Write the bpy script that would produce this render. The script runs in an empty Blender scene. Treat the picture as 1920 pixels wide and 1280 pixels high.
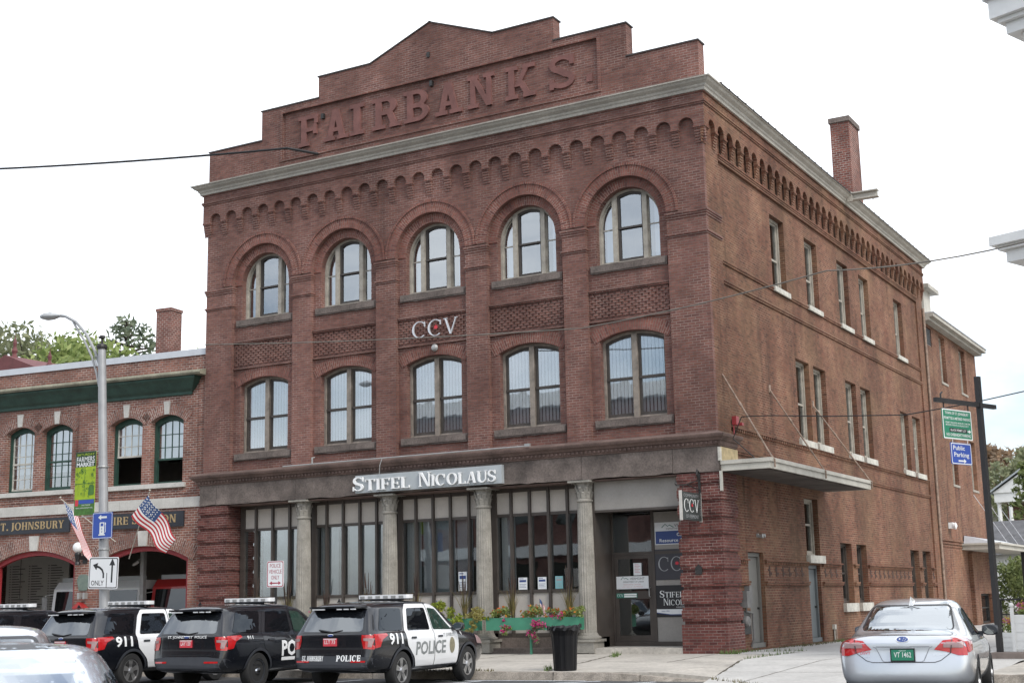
import bpy, bmesh, math, random
import numpy as np
from mathutils import Vector, Matrix
from mathutils.geometry import tessellate_polygon
from mathutils.bvhtree import BVHTree
R = math.radians
scene = bpy.context.scene
COL = scene.collection

# ---------------------------------------------------------------- camera
cam_data = bpy.data.cameras.new("camera")
cam = bpy.data.objects.new("camera", cam_data)
COL.objects.link(cam)
_yaw, _pit, _rol = R(-29.60601), R(10.750747), R(-1.207469)
_F = Vector((math.sin(_yaw) * math.cos(_pit), math.cos(_yaw) * math.cos(_pit), math.sin(_pit)))
_R0 = Vector((math.cos(_yaw), -math.sin(_yaw), 0)); _U0 = _R0.cross(_F)
_Rv = _R0 * math.cos(_rol) + _U0 * math.sin(_rol)
_Uv = -_R0 * math.sin(_rol) + _U0 * math.cos(_rol)
_m = Matrix((_Rv, _Uv, -_F)).transposed().to_4x4()
_m.translation = Vector((12.57308, -32.42254, 1.31145))
cam.matrix_world = _m
cam_data.sensor_width = 36.0; cam_data.sensor_fit = 'HORIZONTAL'
cam_data.lens = 2582.06 / 1920.0 * 36.0
cam_data.clip_start = 0.1; cam_data.clip_end = 2000
scene.camera = cam
cam_data.dof.use_dof = True; cam_data.dof.focus_distance = 34.0; cam_data.dof.aperture_fstop = 5.6

# ---------------------------------------------------------------- light
SUN_EL, SUN_AZ = R(44), R(116)            # azimuth measured from +Y towards +X
world = bpy.data.worlds.new("World"); scene.world = world
world.use_nodes = True
wt = world.node_tree; wn = wt.nodes; wl = wt.links
wn.clear()
w_out = wn.new("ShaderNodeOutputWorld"); w_bg = wn.new("ShaderNodeBackground")
w_sky = wn.new("ShaderNodeTexSky"); w_sky.sky_type = 'NISHITA'
w_sky.sun_disc = False; w_sky.sun_elevation = SUN_EL; w_sky.sun_rotation = SUN_AZ
w_sky.air_density = 1.0; w_sky.dust_density = 2.0; w_sky.ozone_density = 1.0
w_tc = wn.new("ShaderNodeTexCoord")
w_map = wn.new("ShaderNodeMapping"); w_map.inputs['Scale'].default_value = (1.0, 1.0, 2.2)
w_map.inputs['Location'].default_value = (3.1, 1.7, 0.4)
w_noise = wn.new("ShaderNodeTexNoise"); w_noise.inputs['Scale'].default_value = 2.1
w_noise.inputs['Detail'].default_value = 7; w_noise.inputs['Roughness'].default_value = 0.55
w_sep = wn.new("ShaderNodeSeparateXYZ")
w_add = wn.new("ShaderNodeMath"); w_add.operation = 'MULTIPLY_ADD'
w_add.inputs[1].default_value = 0.07            # thicker cloud towards the north (+Y)
w_rmp = wn.new("ShaderNodeValToRGB")
w_rmp.color_ramp.elements[0].position = 0.31; w_rmp.color_ramp.elements[1].position = 0.60
w_mix = wn.new("ShaderNodeMixRGB"); w_mix.inputs['Color2'].default_value = (8.7, 9.0, 9.4, 1)
wl.new(w_tc.outputs['Generated'], w_map.inputs['Vector'])
wl.new(w_map.outputs['Vector'], w_noise.inputs['Vector'])
wl.new(w_tc.outputs['Generated'], w_sep.inputs[0])
wl.new(w_sep.outputs['Y'], w_add.inputs[0]); wl.new(w_noise.outputs['Fac'], w_add.inputs[2])
wl.new(w_add.outputs[0], w_rmp.inputs['Fac'])
wl.new(w_rmp.outputs['Color'], w_mix.inputs['Fac'])
wl.new(w_sky.outputs['Color'], w_mix.inputs['Color1'])
wl.new(w_mix.outputs['Color'], w_bg.inputs['Color'])
w_bg.inputs['Strength'].default_value = 0.115
wl.new(w_bg.outputs['Background'], w_out.inputs['Surface'])

sun_data = bpy.data.lights.new("sun", 'SUN'); sun = bpy.data.objects.new("sun", sun_data)
COL.objects.link(sun)
sun_data.energy = 1.35; sun_data.angle = R(19); sun_data.color = (1.0, 0.965, 0.91)
_sd = Vector((math.sin(SUN_AZ) * math.cos(SUN_EL), math.cos(SUN_AZ) * math.cos(SUN_EL), math.sin(SUN_EL)))
sun.rotation_euler = (-_sd).to_track_quat('-Z', 'Y').to_euler()
sun.location = (40, -10, 60)

scene.view_settings.view_transform = 'Standard'; scene.view_settings.look = 'None'
scene.view_settings.exposure = 0.80; scene.view_settings.gamma = 1.0
scene.view_settings.use_curve_mapping = False

# ---------------------------------------------------------------- materials
MATS = {}
def nodes_of(name):
    m = bpy.data.materials.new(name); m.use_nodes = True
    nt = m.node_tree; b = nt.nodes['Principled BSDF']
    return m, nt, nt.nodes, nt.links, b
def rgb(c): return (c[0], c[1], c[2], 1.0)
def ramp(n, stops):
    r = n.new("ShaderNodeValToRGB"); e = r.color_ramp.elements
    while len(e) < len(stops): e.new(0.5)
    for el, (p, c) in zip(e, stops): el.position = p; el.color = rgb(c) if len(c) == 3 else c
    return r
def noise(nt, scale, detail=4, rough=0.55, coord='Object', vec=None, stretch=None):
    n, l = nt.nodes, nt.links
    t = n.new("ShaderNodeTexNoise"); t.inputs['Scale'].default_value = scale
    t.inputs['Detail'].default_value = detail; t.inputs['Roughness'].default_value = rough
    c = n.new("ShaderNodeTexCoord")
    if stretch:
        mp = n.new("ShaderNodeMapping"); mp.inputs['Scale'].default_value = stretch
        l.new(c.outputs[coord], mp.inputs[0]); l.new(mp.outputs[0], t.inputs['Vector'])
    else: l.new(c.outputs[coord], t.inputs['Vector'])
    return t
def bump(nt, b, src, strength=0.3, dist=0.02):
    k = nt.nodes.new("ShaderNodeBump"); k.inputs['Strength'].default_value = strength
    k.inputs['Distance'].default_value = dist
    nt.links.new(src, k.inputs['Height']); nt.links.new(k.outputs[0], b.inputs['Normal'])
def mixc(nt, a, b_, fac, mode='MIX'):
    m = nt.nodes.new("ShaderNodeMixRGB"); m.blend_type = mode
    for v, s in ((a, 'Color1'), (b_, 'Color2')):
        if isinstance(v, tuple): m.inputs[s].default_value = rgb(v)
        else: nt.links.new(v, m.inputs[s])
    if isinstance(fac, (int, float)): m.inputs['Fac'].default_value = fac
    else: nt.links.new(fac, m.inputs['Fac'])
    return m.outputs[0]
def plain(name, c, rough=0.6, metal=0.0, var=0.12, nscale=3.0, coat=0.0, spec=0.5, bmp=0.0, fine=0.0, stains=0.0):
    """colour with a little mottling, so that no surface is perfectly flat"""
    m, nt, n, l, b = nodes_of(name)
    t = noise(nt, nscale, 5, 0.6)
    lo = tuple(max(0, x * (1 - var)) for x in c); hi = tuple(min(1, x * (1 + var)) for x in c)
    r = ramp(n, [(0.3, lo), (0.7, hi)]); l.new(t.outputs['Fac'], r.inputs[0])
    col = r.outputs[0]
    if fine:
        t2 = noise(nt, nscale * 14, 3, 0.6); r2 = ramp(n, [(0.35, (1 - fine,) * 3), (0.65, (1 + fine,) * 3)])
        l.new(t2.outputs['Fac'], r2.inputs[0]); col = mixc(nt, col, r2.outputs[0], 1.0, 'MULTIPLY')
    if stains:
        for sc_, lo_, hi_, am in ((0.55, .52, .74, stains), (9.0, .63, .67, stains * .8), (2.6, .60, .72, stains * .7)):
            t3 = noise(nt, sc_, 5, 0.65); r3 = ramp(n, [(lo_, (1, 1, 1)), (hi_, (1 - am,) * 3)]); l.new(t3.outputs['Fac'], r3.inputs[0]); col = mixc(nt, col, r3.outputs[0], 1.0, 'MULTIPLY')
    l.new(col, b.inputs['Base Color'])
    b.inputs['Roughness'].default_value = rough; b.inputs['Metallic'].default_value = metal
    b.inputs['Coat Weight'].default_value = coat; b.inputs['Specular IOR Level'].default_value = spec
    b.inputs['Coat Roughness'].default_value = 0.04
    if bmp: bump(nt, b, t.outputs['Fac'], bmp, 0.03)
    MATS[name] = m; return m
def brick(name, c1, c2, mortar, stain, tan=None, tan_amt=0.0, w=0.212, h=0.0703, mort=0.007, dirt=0.5, odd=0.75):
    m, nt, n, l, b = nodes_of(name)
    uv = n.new("ShaderNodeUVMap")
    t = n.new("ShaderNodeTexBrick"); t.inputs['Scale'].default_value = 1.0
    t.inputs['Brick Width'].default_value = w; t.inputs['Row Height'].default_value = h
    t.inputs['Mortar Size'].default_value = mort; t.inputs['Mortar Smooth'].default_value = 0.3
    t.inputs['Bias'].default_value = -0.15
    t.inputs['Color1'].default_value = rgb(c1); t.inputs['Color2'].default_value = rgb(c2)
    l.new(uv.outputs[0], t.inputs['Vector'])
    mn = noise(nt, 0.9, 3, 0.6)                                   # mortar is pale in places, dirty in others
    mr = ramp(n, [(0.40, tuple(x * 0.45 for x in mortar)), (0.62, mortar)]); l.new(mn.outputs['Fac'], mr.inputs[0])
    l.new(mr.outputs[0], t.inputs['Mortar'])
    col = t.outputs['Color']
    tb = n.new("ShaderNodeTexBrick"); tb.inputs['Scale'].default_value = 1.0; tb.inputs['Bias'].default_value = 0.0
    for k_ in ('Brick Width', 'Row Height', 'Mortar Size', 'Mortar Smooth'): tb.inputs[k_].default_value = t.inputs[k_].default_value
    tb.inputs['Color1'].default_value = (0, 0, 0, 1); tb.inputs['Color2'].default_value = (1, 1, 1, 1); tb.inputs['Mortar'].default_value = (.5, .5, .5, 1)
    l.new(uv.outputs[0], tb.inputs['Vector'])                       # odd bricks: over-burnt and pale ones
    ro = ramp(n, [(0.0, (0.42, 0.42, 0.50)), (0.13, (0.5, 0.5, 0.56)), (0.17, (1, 1, 1)), (0.84, (1, 1, 1)), (0.89, (1.30, 1.22, 1.10)), (1.0, (1.45, 1.30, 1.12))])
    l.new(tb.outputs['Color'], ro.inputs[0]); col = mixc(nt, col, ro.outputs[0], odd, 'MULTIPLY')
    if tan:
        nz = noise(nt, 0.55, 6, 0.62); rt = ramp(n, [(0.45, (0, 0, 0)), (0.70, (tan_amt,) * 3)])
        l.new(nz.outputs['Fac'], rt.inputs[0]); col = mixc(nt, col, tan, rt.outputs[0])
    n1 = noise(nt, 0.42, 6, 0.6, stretch=(1, 1, 0.55)); r1 = ramp(n, [(0.36, (0.70,) * 3), (0.64, (1.14,) * 3)])
    l.new(n1.outputs['Fac'], r1.inputs[0]); col = mixc(nt, col, r1.outputs[0], 1.0, 'MULTIPLY')
    n3 = noise(nt, 6.0, 5, 0.75, stretch=(.55, .55, 1.6)); r3 = ramp(n, [(0.3, (0.74,) * 3), (0.7, (1.24,) * 3)])
    l.new(n3.outputs['Fac'], r3.inputs[0]); col = mixc(nt, col, r3.outputs[0], 1.0, 'MULTIPLY')
    n2 = noise(nt, 1.1, 5, 0.65, stretch=(1.6, 1.6, 0.30)); r2 = ramp(n, [(0.56, (0, 0, 0)), (0.78, (dirt,) * 3)])
    l.new(n2.outputs['Fac'], r2.inputs[0]); col = mixc(nt, col, stain, r2.outputs[0])   # run-off streaks
    n5 = noise(nt, 1.0, 4, 0.7, stretch=(2.6, 2.6, 0.10)); r5 = ramp(n, [(0.55, (1, 1, 1)), (0.72, (1 - dirt * .65,) * 3)])
    l.new(n5.outputs['Fac'], r5.inputs[0]); col = mixc(nt, col, r5.outputs[0], 1.0, 'MULTIPLY')      # narrow water streaks
    l.new(col, b.inputs['Base Color']); b.inputs['Roughness'].default_value = 0.88
    b.inputs['Specular IOR Level'].default_value = 0.25
    bump(nt, b, t.outputs['Fac'], 0.5, -0.006)
    MATS[name] = m; return m
def glass(name, tint=(0.75, 0.8, 0.82), refl=0.30, wav=0.010, opaque=None, gcol=(0.93, 0.97, 1.0)):
    """window glass: see-through, with a clear reflection of the sky and street"""
    m = bpy.data.materials.new(name); m.use_nodes = True
    nt = m.node_tree; n, l = nt.nodes, nt.links; n.clear()
    o = n.new("ShaderNodeOutputMaterial"); mx = n.new("ShaderNodeMixShader")
    g = n.new("ShaderNodeBsdfGlossy"); g.inputs['Roughness'].default_value = 0.015
    g.inputs['Color'].default_value = rgb(gcol)
    if opaque: tr = n.new("ShaderNodeBsdfDiffuse"); tr.inputs['Color'].default_value = rgb(opaque)
    else: tr = n.new("ShaderNodeBsdfTransparent"); tr.inputs['Color'].default_value = rgb(tint)
    fr = n.new("ShaderNodeFresnel"); fr.inputs['IOR'].default_value = 1.5
    ad = n.new("ShaderNodeMath"); ad.operation = 'MULTIPLY_ADD'; ad.use_clamp = True
    ad.inputs[1].default_value = 1.0 - refl * 0.5; ad.inputs[2].default_value = refl
    l.new(fr.outputs[0], ad.inputs[0]); l.new(ad.outputs[0], mx.inputs[0])
    l.new(tr.outputs[0], mx.inputs[1]); l.new(g.outputs[0], mx.inputs[2]); l.new(mx.outputs[0], o.inputs[0])
    if wav:
        t = noise(nt, 1.4, 2, 0.5); k = n.new("ShaderNodeBump"); k.inputs['Strength'].default_value = 0.25
        k.inputs['Distance'].default_value = wav
        l.new(t.outputs['Fac'], k.inputs['Height']); l.new(k.outputs[0], g.inputs['Normal'])
    MATS[name] = m; return m
def M(n): return MATS[n]

# ---------------------------------------------------------------- mesh builder
def FR(u, v, w): return (u, -w, v)          # a wall facing the street: u along, v up, w out of the wall
def SD(u, v, w): return (w, u, v)           # a wall facing the alley
class MB:
    def __init__(s): s.v = []; s.f = []; s.uv = {}
    def add(s, pts, faces, uvs=None):
        o = len(s.v); s.v += [tuple(p) for p in pts]
        for i, f in enumerate(faces):
            if uvs: s.uv[len(s.f)] = [uvs[j] for j in f]
            s.f.append([j + o for j in f])
        return s
    def box(s, x0, x1, y0, y1, z0, z1):
        p = [(x, y, z) for z in (z0, z1) for y in (y0, y1) for x in (x0, x1)]
        return s.add(p, [(0, 2, 3, 1), (4, 5, 7, 6), (0, 1, 5, 4), (2, 6, 7, 3), (0, 4, 6, 2), (1, 3, 7, 5)])
    def mbox(s, mp, u0, u1, v0, v1, w0, w1):
        p = [mp(u, v, w) for w in (w0, w1) for v in (v0, v1) for u in (u0, u1)]
        return s.add(p, [(0, 2, 3, 1), (4, 5, 7, 6), (0, 1, 5, 4), (2, 6, 7, 3), (0, 4, 6, 2), (1, 3, 7, 5)])
    def plate(s, outer, holes, w0, w1, mp=FR, back=False, rim=True, radial=None):
        """a plate with holes: front at w1, sides back to w0"""
        loops = [outer] + list(holes)
        flat = [p for lp in loops for p in lp]
        tris = tessellate_polygon([[Vector((p[0], p[1], 0)) for p in lp] for lp in loops])
        s.add([mp(p[0], p[1], w1) for p in flat], [tuple(t) for t in tris])
        if back: s.add([mp(p[0], p[1], w0) for p in flat], [tuple(t)[::-1] for t in tris])
        if rim:
            for lp in loops:
                k = len(lp)
                s.add([mp(p[0], p[1], w1) for p in lp] + [mp(p[0], p[1], w0) for p in lp],
                      [(i, (i + 1) % k, k + (i + 1) % k, k + i) for i in range(k)])
        return s
    def ring(s, cx, cz, r0, r1, a0, a1, n, w0, w1, mp=FR):
        """an arch of bricks laid like spokes (uv: radius, arc)"""
        pts, uvs = [], []
        for i in range(n + 1):
            a = a0 + (a1 - a0) * i / n
            for r, w in ((r0, w0), (r0, w1), (r1, w1), (r1, w0)):
                pts.append(mp(cx + r * math.cos(a), cz + r * math.sin(a), w))
                uvs.append((r + (0 if w == w1 else (-abs(w1 - w0) if r == r0 else abs(w1 - w0))), a * (r0 + r1) / 2))
        f = []
        for i in range(n):
            a, b = i * 4, i * 4 + 4
            f += [(a, a + 1, b + 1, b), (a + 1, a + 2, b + 2, b + 1), (a + 2, a + 3, b + 3, b + 2)]
        f += [(0, 3, 2, 1), (n * 4, n * 4 + 1, n * 4 + 2, n * 4 + 3)]
        return s.add(pts, f, uvs)
    def tube(s, pts, r, n=8, cap=True, r_end=None):
        pts = [Vector(p) for p in pts]; m = len(pts); rings = []
        up = Vector((0, 0, 1)); prev = None
        for i, p in enumerate(pts):
            t = (pts[min(i + 1, m - 1)] - pts[max(i - 1, 0)]).normalized()
            if prev is None:
                a = t.cross(up); a = t.cross(Vector((1, 0, 0))) if a.length < 1e-3 else a
            else: a = prev - t * prev.dot(t)
            a.normalize(); prev = a; b = t.cross(a)
            rr = r if r_end is None else r + (r_end - r) * i / (m - 1)
            rings.append([p + (a * math.cos(q) + b * math.sin(q)) * rr for q in (2 * math.pi * k / n for k in range(n))])
        f = [(i * n + k, i * n + (k + 1) % n, (i + 1) * n + (k + 1) % n, (i + 1) * n + k) for i in range(m - 1) for k in range(n)]
        if cap: f += [tuple(range(n))[::-1], tuple((m - 1) * n + k for k in range(n))]
        return s.add([p for q in rings for p in q], f)
    def lathe(s, prof, n=16, c=(0, 0, 0), axis='z'):
        pts = []
        for r, z in prof:
            for k in range(n):
                a = 2 * math.pi * k / n; x, y = r * math.cos(a), r * math.sin(a)
                pts.append((c[0] + x, c[1] + y, c[2] + z) if axis == 'z' else (c[0] + z, c[1] + x, c[2] + y) if axis == 'x' else (c[0] + x, c[1] + z, c[2] + y))
        m = len(prof)
        f = [(i * n + k, i * n + (k + 1) % n, (i + 1) * n + (k + 1) % n, (i + 1) * n + k) for i in range(m - 1) for k in range(n)]
        f += [tuple(range(n))[::-1], tuple((m - 1) * n + k for k in range(n))]
        return s.add(pts, f)
    def sweep(s, prof, path):
        """profile (w out, z) along a plan path; outward is to the right of travel, corners mitred"""
        P = [Vector((p[0], p[1], 0)) for p in path]; m = len(P); k = len(prof); pts = []
        for i, p in enumerate(P):
            d0 = (P[i] - P[i - 1]).normalized() if i else None
            d1 = (P[i + 1] - P[i]).normalized() if i < m - 1 else None
            n0 = Vector((d0.y, -d0.x, 0)) if d0 else None; n1 = Vector((d1.y, -d1.x, 0)) if d1 else None
            if n0 and n1: nn = n0 + n1; nn = nn * (2.0 / nn.length_squared)
            else: nn = n0 or n1
            for w, z in prof: pts.append((p.x + nn.x * w, p.y + nn.y * w, z))
        f = [(i * k + j, i * k + j + 1, (i + 1) * k + j + 1, (i + 1) * k + j) for i in range(m - 1) for j in range(k - 1)]
        f += [tuple(range(k)), tuple((m - 1) * k + j for j in range(k))[::-1]]
        return s.add(pts, f)
    def join(s, o, mat=None):
        n0 = len(s.f)
        for i, u in o.uv.items(): s.uv[i + n0] = u
        off = len(s.v); s.v += [tuple(mat @ Vector(p)) for p in o.v] if mat else o.v
        s.f += [[j + off for j in f] for f in o.f]
        return s
    def mesh(s, name, smooth=False, weld=False, auto=None):
        me = bpy.data.meshes.new(name); me.from_pydata(s.v, [], s.f); me.update()
        uvl = me.uv_layers.new(name="UVMap"); buf = np.zeros(len(me.loops) * 2, np.float32)
        co = s.v
        for p in me.polygons:
            li = p.loop_start
            if p.index in s.uv:
                for j, u in enumerate(s.uv[p.index]): buf[(li + j) * 2:(li + j) * 2 + 2] = u
                continue
            nx, ny, nz = abs(p.normal.x), abs(p.normal.y), abs(p.normal.z)
            for j in range(p.loop_total):
                x, y, z = co[me.loops[li + j].vertex_index]
                u = (x, z) if ny >= nx and ny >= nz else (y + 0.05, z) if nx >= nz else (x, y)
                buf[(li + j) * 2] = u[0]; buf[(li + j) * 2 + 1] = u[1]
        uvl.data.foreach_set('uv', buf)
        if smooth or auto:
            me.polygons.foreach_set('use_smooth', [True] * len(me.polygons))
        if weld or auto:
            bm = bmesh.new(); bm.from_mesh(me); bmesh.ops.remove_doubles(bm, verts=bm.verts, dist=1e-4)
            bmesh.ops.recalc_face_normals(bm, faces=bm.faces)
            if auto:
                for e in bm.edges:
                    if len(e.link_faces) == 2 and e.calc_face_angle(0) > R(auto): e.smooth = False
            bm.to_mesh(me); bm.free()
        return me
    def build(s, name, mat, parent=None, label=None, loc=(0, 0, 0), **k):
        return link(s.mesh(name, **k), name, mat, parent, label, loc)
def link(me, name, mat, parent=None, label=None, loc=(0, 0, 0)):
    if mat:
        me.materials.clear(); me.materials.append(M(mat) if isinstance(mat, str) else mat)
    o = bpy.data.objects.new(name, me); COL.objects.link(o); o.location = loc
    if parent: o.parent = parent
    if label: o['label'] = label
    return o
def tag(o, label, cat, group=None, kind=None):
    if label: o['label'] = label
    if cat: o['category'] = cat
    if group: o['group'] = group
    if kind: o['kind'] = kind
    return o
def thing(name, label, cat, loc=(0, 0, 0), rz=0.0, group=None, scale=1.0):
    o = bpy.data.objects.new(name, None); COL.objects.link(o); o.empty_display_size = 0.2
    o.location = loc; o.rotation_euler = (0, 0, rz); o.scale = (scale,) * 3
    return tag(o, label, cat, group)
def copy_tree(o, parent=None, loc=None):
    c = o.copy(); COL.objects.link(c)
    if parent: c.parent = parent
    if loc is not None: c.location = loc
    for ch in list(o.children): copy_tree(ch, c)
    return c
def arc(cx, cz, r, a0, a1, n): return [(cx + r * math.cos(a0 + (a1 - a0) * i / n), cz + r * math.sin(a0 + (a1 - a0) * i / n)) for i in range(n + 1)]
def rect(u0, u1, v0, v1): return [(u0, v0), (u1, v0), (u1, v1), (u0, v1)]
def round_head(cx, half, z0, zs, n=24): return [(cx - half, z0), (cx + half, z0)] + arc(cx, zs, half, 0, math.pi, n)
def seg_geo(half, rise): r = (half * half + rise * rise) / (2 * rise); return r, math.asin(half / r)
def seg_head(cx, half, z0, zs, rise, n=10):
    r, t = seg_geo(half, rise)
    return [(cx - half, z0), (cx + half, z0)] + arc(cx, zs + rise - r, r, math.pi / 2 - t, math.pi / 2 + t, n)
def inset_seg(cx, half, z0, zs, rise, u0, u1, zb, drop, n=6):
    """part of a segmental head between u0 and u1, dropped by drop, from zb up"""
    r, t = seg_geo(half, rise); zc = zs + rise - r
    pts = [(u0, zb), (u1, zb)]
    for i in range(n + 1):
        u = u1 + (u0 - u1) * i / n
        pts.append((u, zc + math.sqrt(max((r - drop) ** 2 - (u - cx) ** 2, 0))))
    return pts

# ---------------------------------------------------------------- lettering
def band(pts, wid):
    """a polygon following a centre line with varying width"""
    L, Rr = [], []
    for i, p in enumerate(pts):
        a, b = pts[max(i - 1, 0)], pts[min(i + 1, len(pts) - 1)]
        d = Vector((b[0] - a[0], b[1] - a[1])).normalized(); nn = Vector((-d.y, d.x)) * wid[i] / 2
        L.append((p[0] + nn.x, p[1] + nn.y)); Rr.append((p[0] - nn.x, p[1] - nn.y))
    return L + Rr[::-1]
def glyph(ch, T, t, s):
    """serif capitals, height 1: T stem width, t thin width, s serif thickness -> (polygons with holes, width)"""
    o = []; e = 0.55 * T if s > 0.08 else 0.075
    def stem(x, y0=0.0, y1=1.0, w=T, top=True, bot=True):
        o.append((rect(x, x + w, y0, y1), []))
        if bot: o.append((rect(x - e, x + w + e, y0, y0 + s), []))
        if top: o.append((rect(x - e, x + w + e, y1 - s, y1), []))
    def diag(x0, y0, x1, y1, w): o.append(([(x0, y0), (x0 + w, y0), (x1 + w, y1), (x1, y1)], []))
    def bowl(x, y0, y1, rx, w=T, th=t):
        cy, ry = (y0 + y1) / 2, (y1 - y0) / 2; h = math.pi / 2
        out = [(x + rx * math.cos(a), cy + ry * math.sin(a)) for a in [-h + math.pi * i / 14 for i in range(15)]]
        inn = [(x + (rx - w) * math.cos(a), cy + (ry - th) * math.sin(a)) for a in [h - math.pi * i / 14 for i in range(15)]]
        o.append((out + inn, []))
    x = e
    if ch in 'IJ':
        stem(x); W = T + 2 * e
        if ch == 'J': o.pop(); o.pop(); o.pop(); o.append((rect(x, x + T, 0.02, 1), [])); o.append((rect(x - e, x + T + e, 1 - s, 1), [])); o.append((band([(x + T / 2, .2), (x + T * .3, .0), (x - T * .6, -.08)], [T, T * .8, T * .5]), []))
    elif ch in 'FEL':
        stem(x); b = x + T + (0.40 if ch != 'L' else 0.42); W = b + 0.04
        if ch in 'FE': o.append((rect(x + T, b, 1 - t, 1), [])); o.append((rect(b - t * .9, b, 1 - t - .17, 1 - t), [])); o.append((rect(x + T, b - .16, .46, .46 + t), [])); o.append((rect(b - .16, b - .16 + t * .9, .36, .56 + t), []))
        if ch in 'EL': o.append((rect(x + T, b, 0, t), [])); o.append((rect(b - t * .9, b, t, t + .17), []))
    elif ch == 'T':
        W = 0.78; stem(W / 2 - T / 2, top=False); o.append((rect(0.03, W - 0.03, 1 - t, 1), []))
        for q in (0.03, W - 0.03 - t * .9): o.append((rect(q, q + t * .9, 1 - t - .17, 1 - t), []))
    elif ch in 'AV':
        W = 0.86; tw, Tw = (t * 1.1, T) if s < .08 else (T, T)
        if ch == 'A':
            diag(e, 0, W / 2 - tw * .6, 1, tw); diag(W - e - Tw, 0, W / 2 - Tw * .45, 1, Tw)
            o.append((rect(.24 * W + tw * .3, W - .26 * W - Tw * .3, .27, .27 + t), []))
            for q, w_ in ((e, tw), (W - e - Tw, Tw)): o.append((rect(q - e, q + w_ + e, 0, s), []))
        else:
            diag(W / 2 - Tw * .5, 0, e, 1, Tw); diag(W / 2 - tw * .4, 0, W - e - tw, 1, tw)
            for q, w_ in ((e, Tw), (W - e - tw, tw)): o.append((rect(q - e, q + w_ + e, 1 - s, 1), []))
    elif ch in 'NMHU':
        tn = t * 1.15 if s < .08 else T * .9; W = (0.92 if ch != 'M' else 1.05) if s > .08 else (.86 if ch != 'M' else 1.0)
        if ch == 'N':
            stem(x, w=tn, top=True); stem(W - e - tn, w=tn, bot=False); diag(W - e - T * .9, 0, x, 1, T * .95)
        elif ch == 'H': stem(x); stem(W - e - T); o.append((rect(x + T, W - e - T, .47, .47 + t), []))
        elif ch == 'M': stem(x, w=tn); stem(W - e - T); diag(W / 2 - T * .4, .05, x, 1, T * .9); diag(W / 2 - t * .4, .05, W - e - t * 1.4, 1, t * 1.2)
        else:
            o.append((rect(x, x + T, .3, 1), [])); o.append((rect(x - e, x + T + e, 1 - s, 1), []))
            o.append((rect(W - e - tn, W - e, .3, 1), [])); o.append((rect(W - 2 * e - tn, W, 1 - s, 1), []))
            c = (x + T / 2 + W - e - tn / 2) / 2; rx = (W - e - tn / 2 - x - T / 2) / 2
            a = [math.pi + math.pi * i / 14 for i in range(15)]
            o.append((band([(c + rx * math.cos(q), .31 + .27 * math.sin(q)) for q in a], [T + (tn - T) * i / 14 for i in range(15)]), []))
    elif ch in 'KXY':
        W = 0.95 if s > .08 else .84; stem(x) if ch == 'K' else None; tw = T * .9 if s > .08 else t * 1.2
        if ch == 'K':
            diag(x + T, .36, W - e - tw - .05, 1, tw); diag(W - e - T, 0, x + T + .08, .52, T)
            o.append((rect(W - 2 * e - T, W, 0, s), [])); o.append((rect(W - 2.4 * e - tw, W - .02, 1 - s, 1), []))
        if ch == 'Y':
            stem(W / 2 - T / 2, y1=.5, top=False); diag(W / 2 - T / 2, .45, e, 1, T); diag(W / 2 - tw * .3, .45, W - e - tw, 1, tw)
            for q, w_ in ((e, T), (W - e - tw, tw)): o.append((rect(q - e, q + w_ + e, 1 - s, 1), []))
    elif ch in 'BRPD':
        stem(x); q = x + T; W = q + .5
        if ch == 'D': o.append((rect(q, q + .12, 0, t), [])); o.append((rect(q, q + .12, 1 - t, 1), [])); bowl(q + .1, 0, 1, .46); W = q + .58
        else:
            hi = .5 if ch != 'P' else .44
            o.append((rect(q, q + .14, 1 - t, 1), [])); o.append((rect(q, q + .14, hi - t / 2, hi + t / 2), [])); bowl(q + .12, hi - t / 2, 1, .32)
            if ch == 'B': o.append((rect(q, q + .14, 0, t), [])); bowl(q + .12, 0, hi + t / 2, .37)
            if ch == 'R': diag(W - e * .3 - T * .9, 0, q + .14, hi, T * .95); o.append((rect(W - e - T * .9, W + e * .5, 0, s), []))
    elif ch in 'OCGQ':
        W = 0.96 if s < .08 else .9; rx = W / 2 - .02; cx = W / 2
        if ch in 'OQ':
            al = [2 * math.pi * i / 32 for i in range(32)]
            o.append(([(cx + rx * math.cos(a), .5 + .52 * math.sin(a)) for a in al], [[(cx + (rx - T) * math.cos(a), .5 + (.52 - t) * math.sin(a)) for a in al]]))
        else:
            al = [R(48) + R(264) * i / 26 for i in range(27)]
            out = [(cx + rx * math.cos(a), .5 + .52 * math.sin(a)) for a in al]
            inn = [(cx + (rx - T) * math.cos(a), .5 + (.52 - t) * math.sin(a)) for a in al]
            o.append((out + inn[::-1], [])); o.append((rect(cx + rx * .62, cx + rx * .62 + t, .66, .96), []))
            if ch == 'G': o.append((rect(cx + rx * .55, cx + rx * .55 + T, .06, .42), []))
    elif ch == 'S':
        W = 0.72 if s < .08 else .84; cx = W / 2; rx = W / 2 - T * .5 - .02
        a1 = [R(25) + R(245) * i / 12 for i in range(13)]; a2 = [R(90) - R(245) * i / 12 for i in range(13)]
        p = [(cx + rx * .94 * math.cos(a), .745 + (.255 - t / 2) * math.sin(a)) for a in a1]
        p2 = [(cx + rx * math.cos(a), .255 + (.245 - t / 2) * math.sin(a)) for a in a2]
        p = p[:-1] + [((p[-1][0] + p2[0][0]) / 2, .5)] + p2[1:]
        k = len(p); wd = [t + (T - t) * max(0, math.sin(math.pi * min(max((i / (k - 1) - .14) / .72, 0), 1))) ** .6 for i in range(k)]
        o.append((band(p, wd), []))
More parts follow.
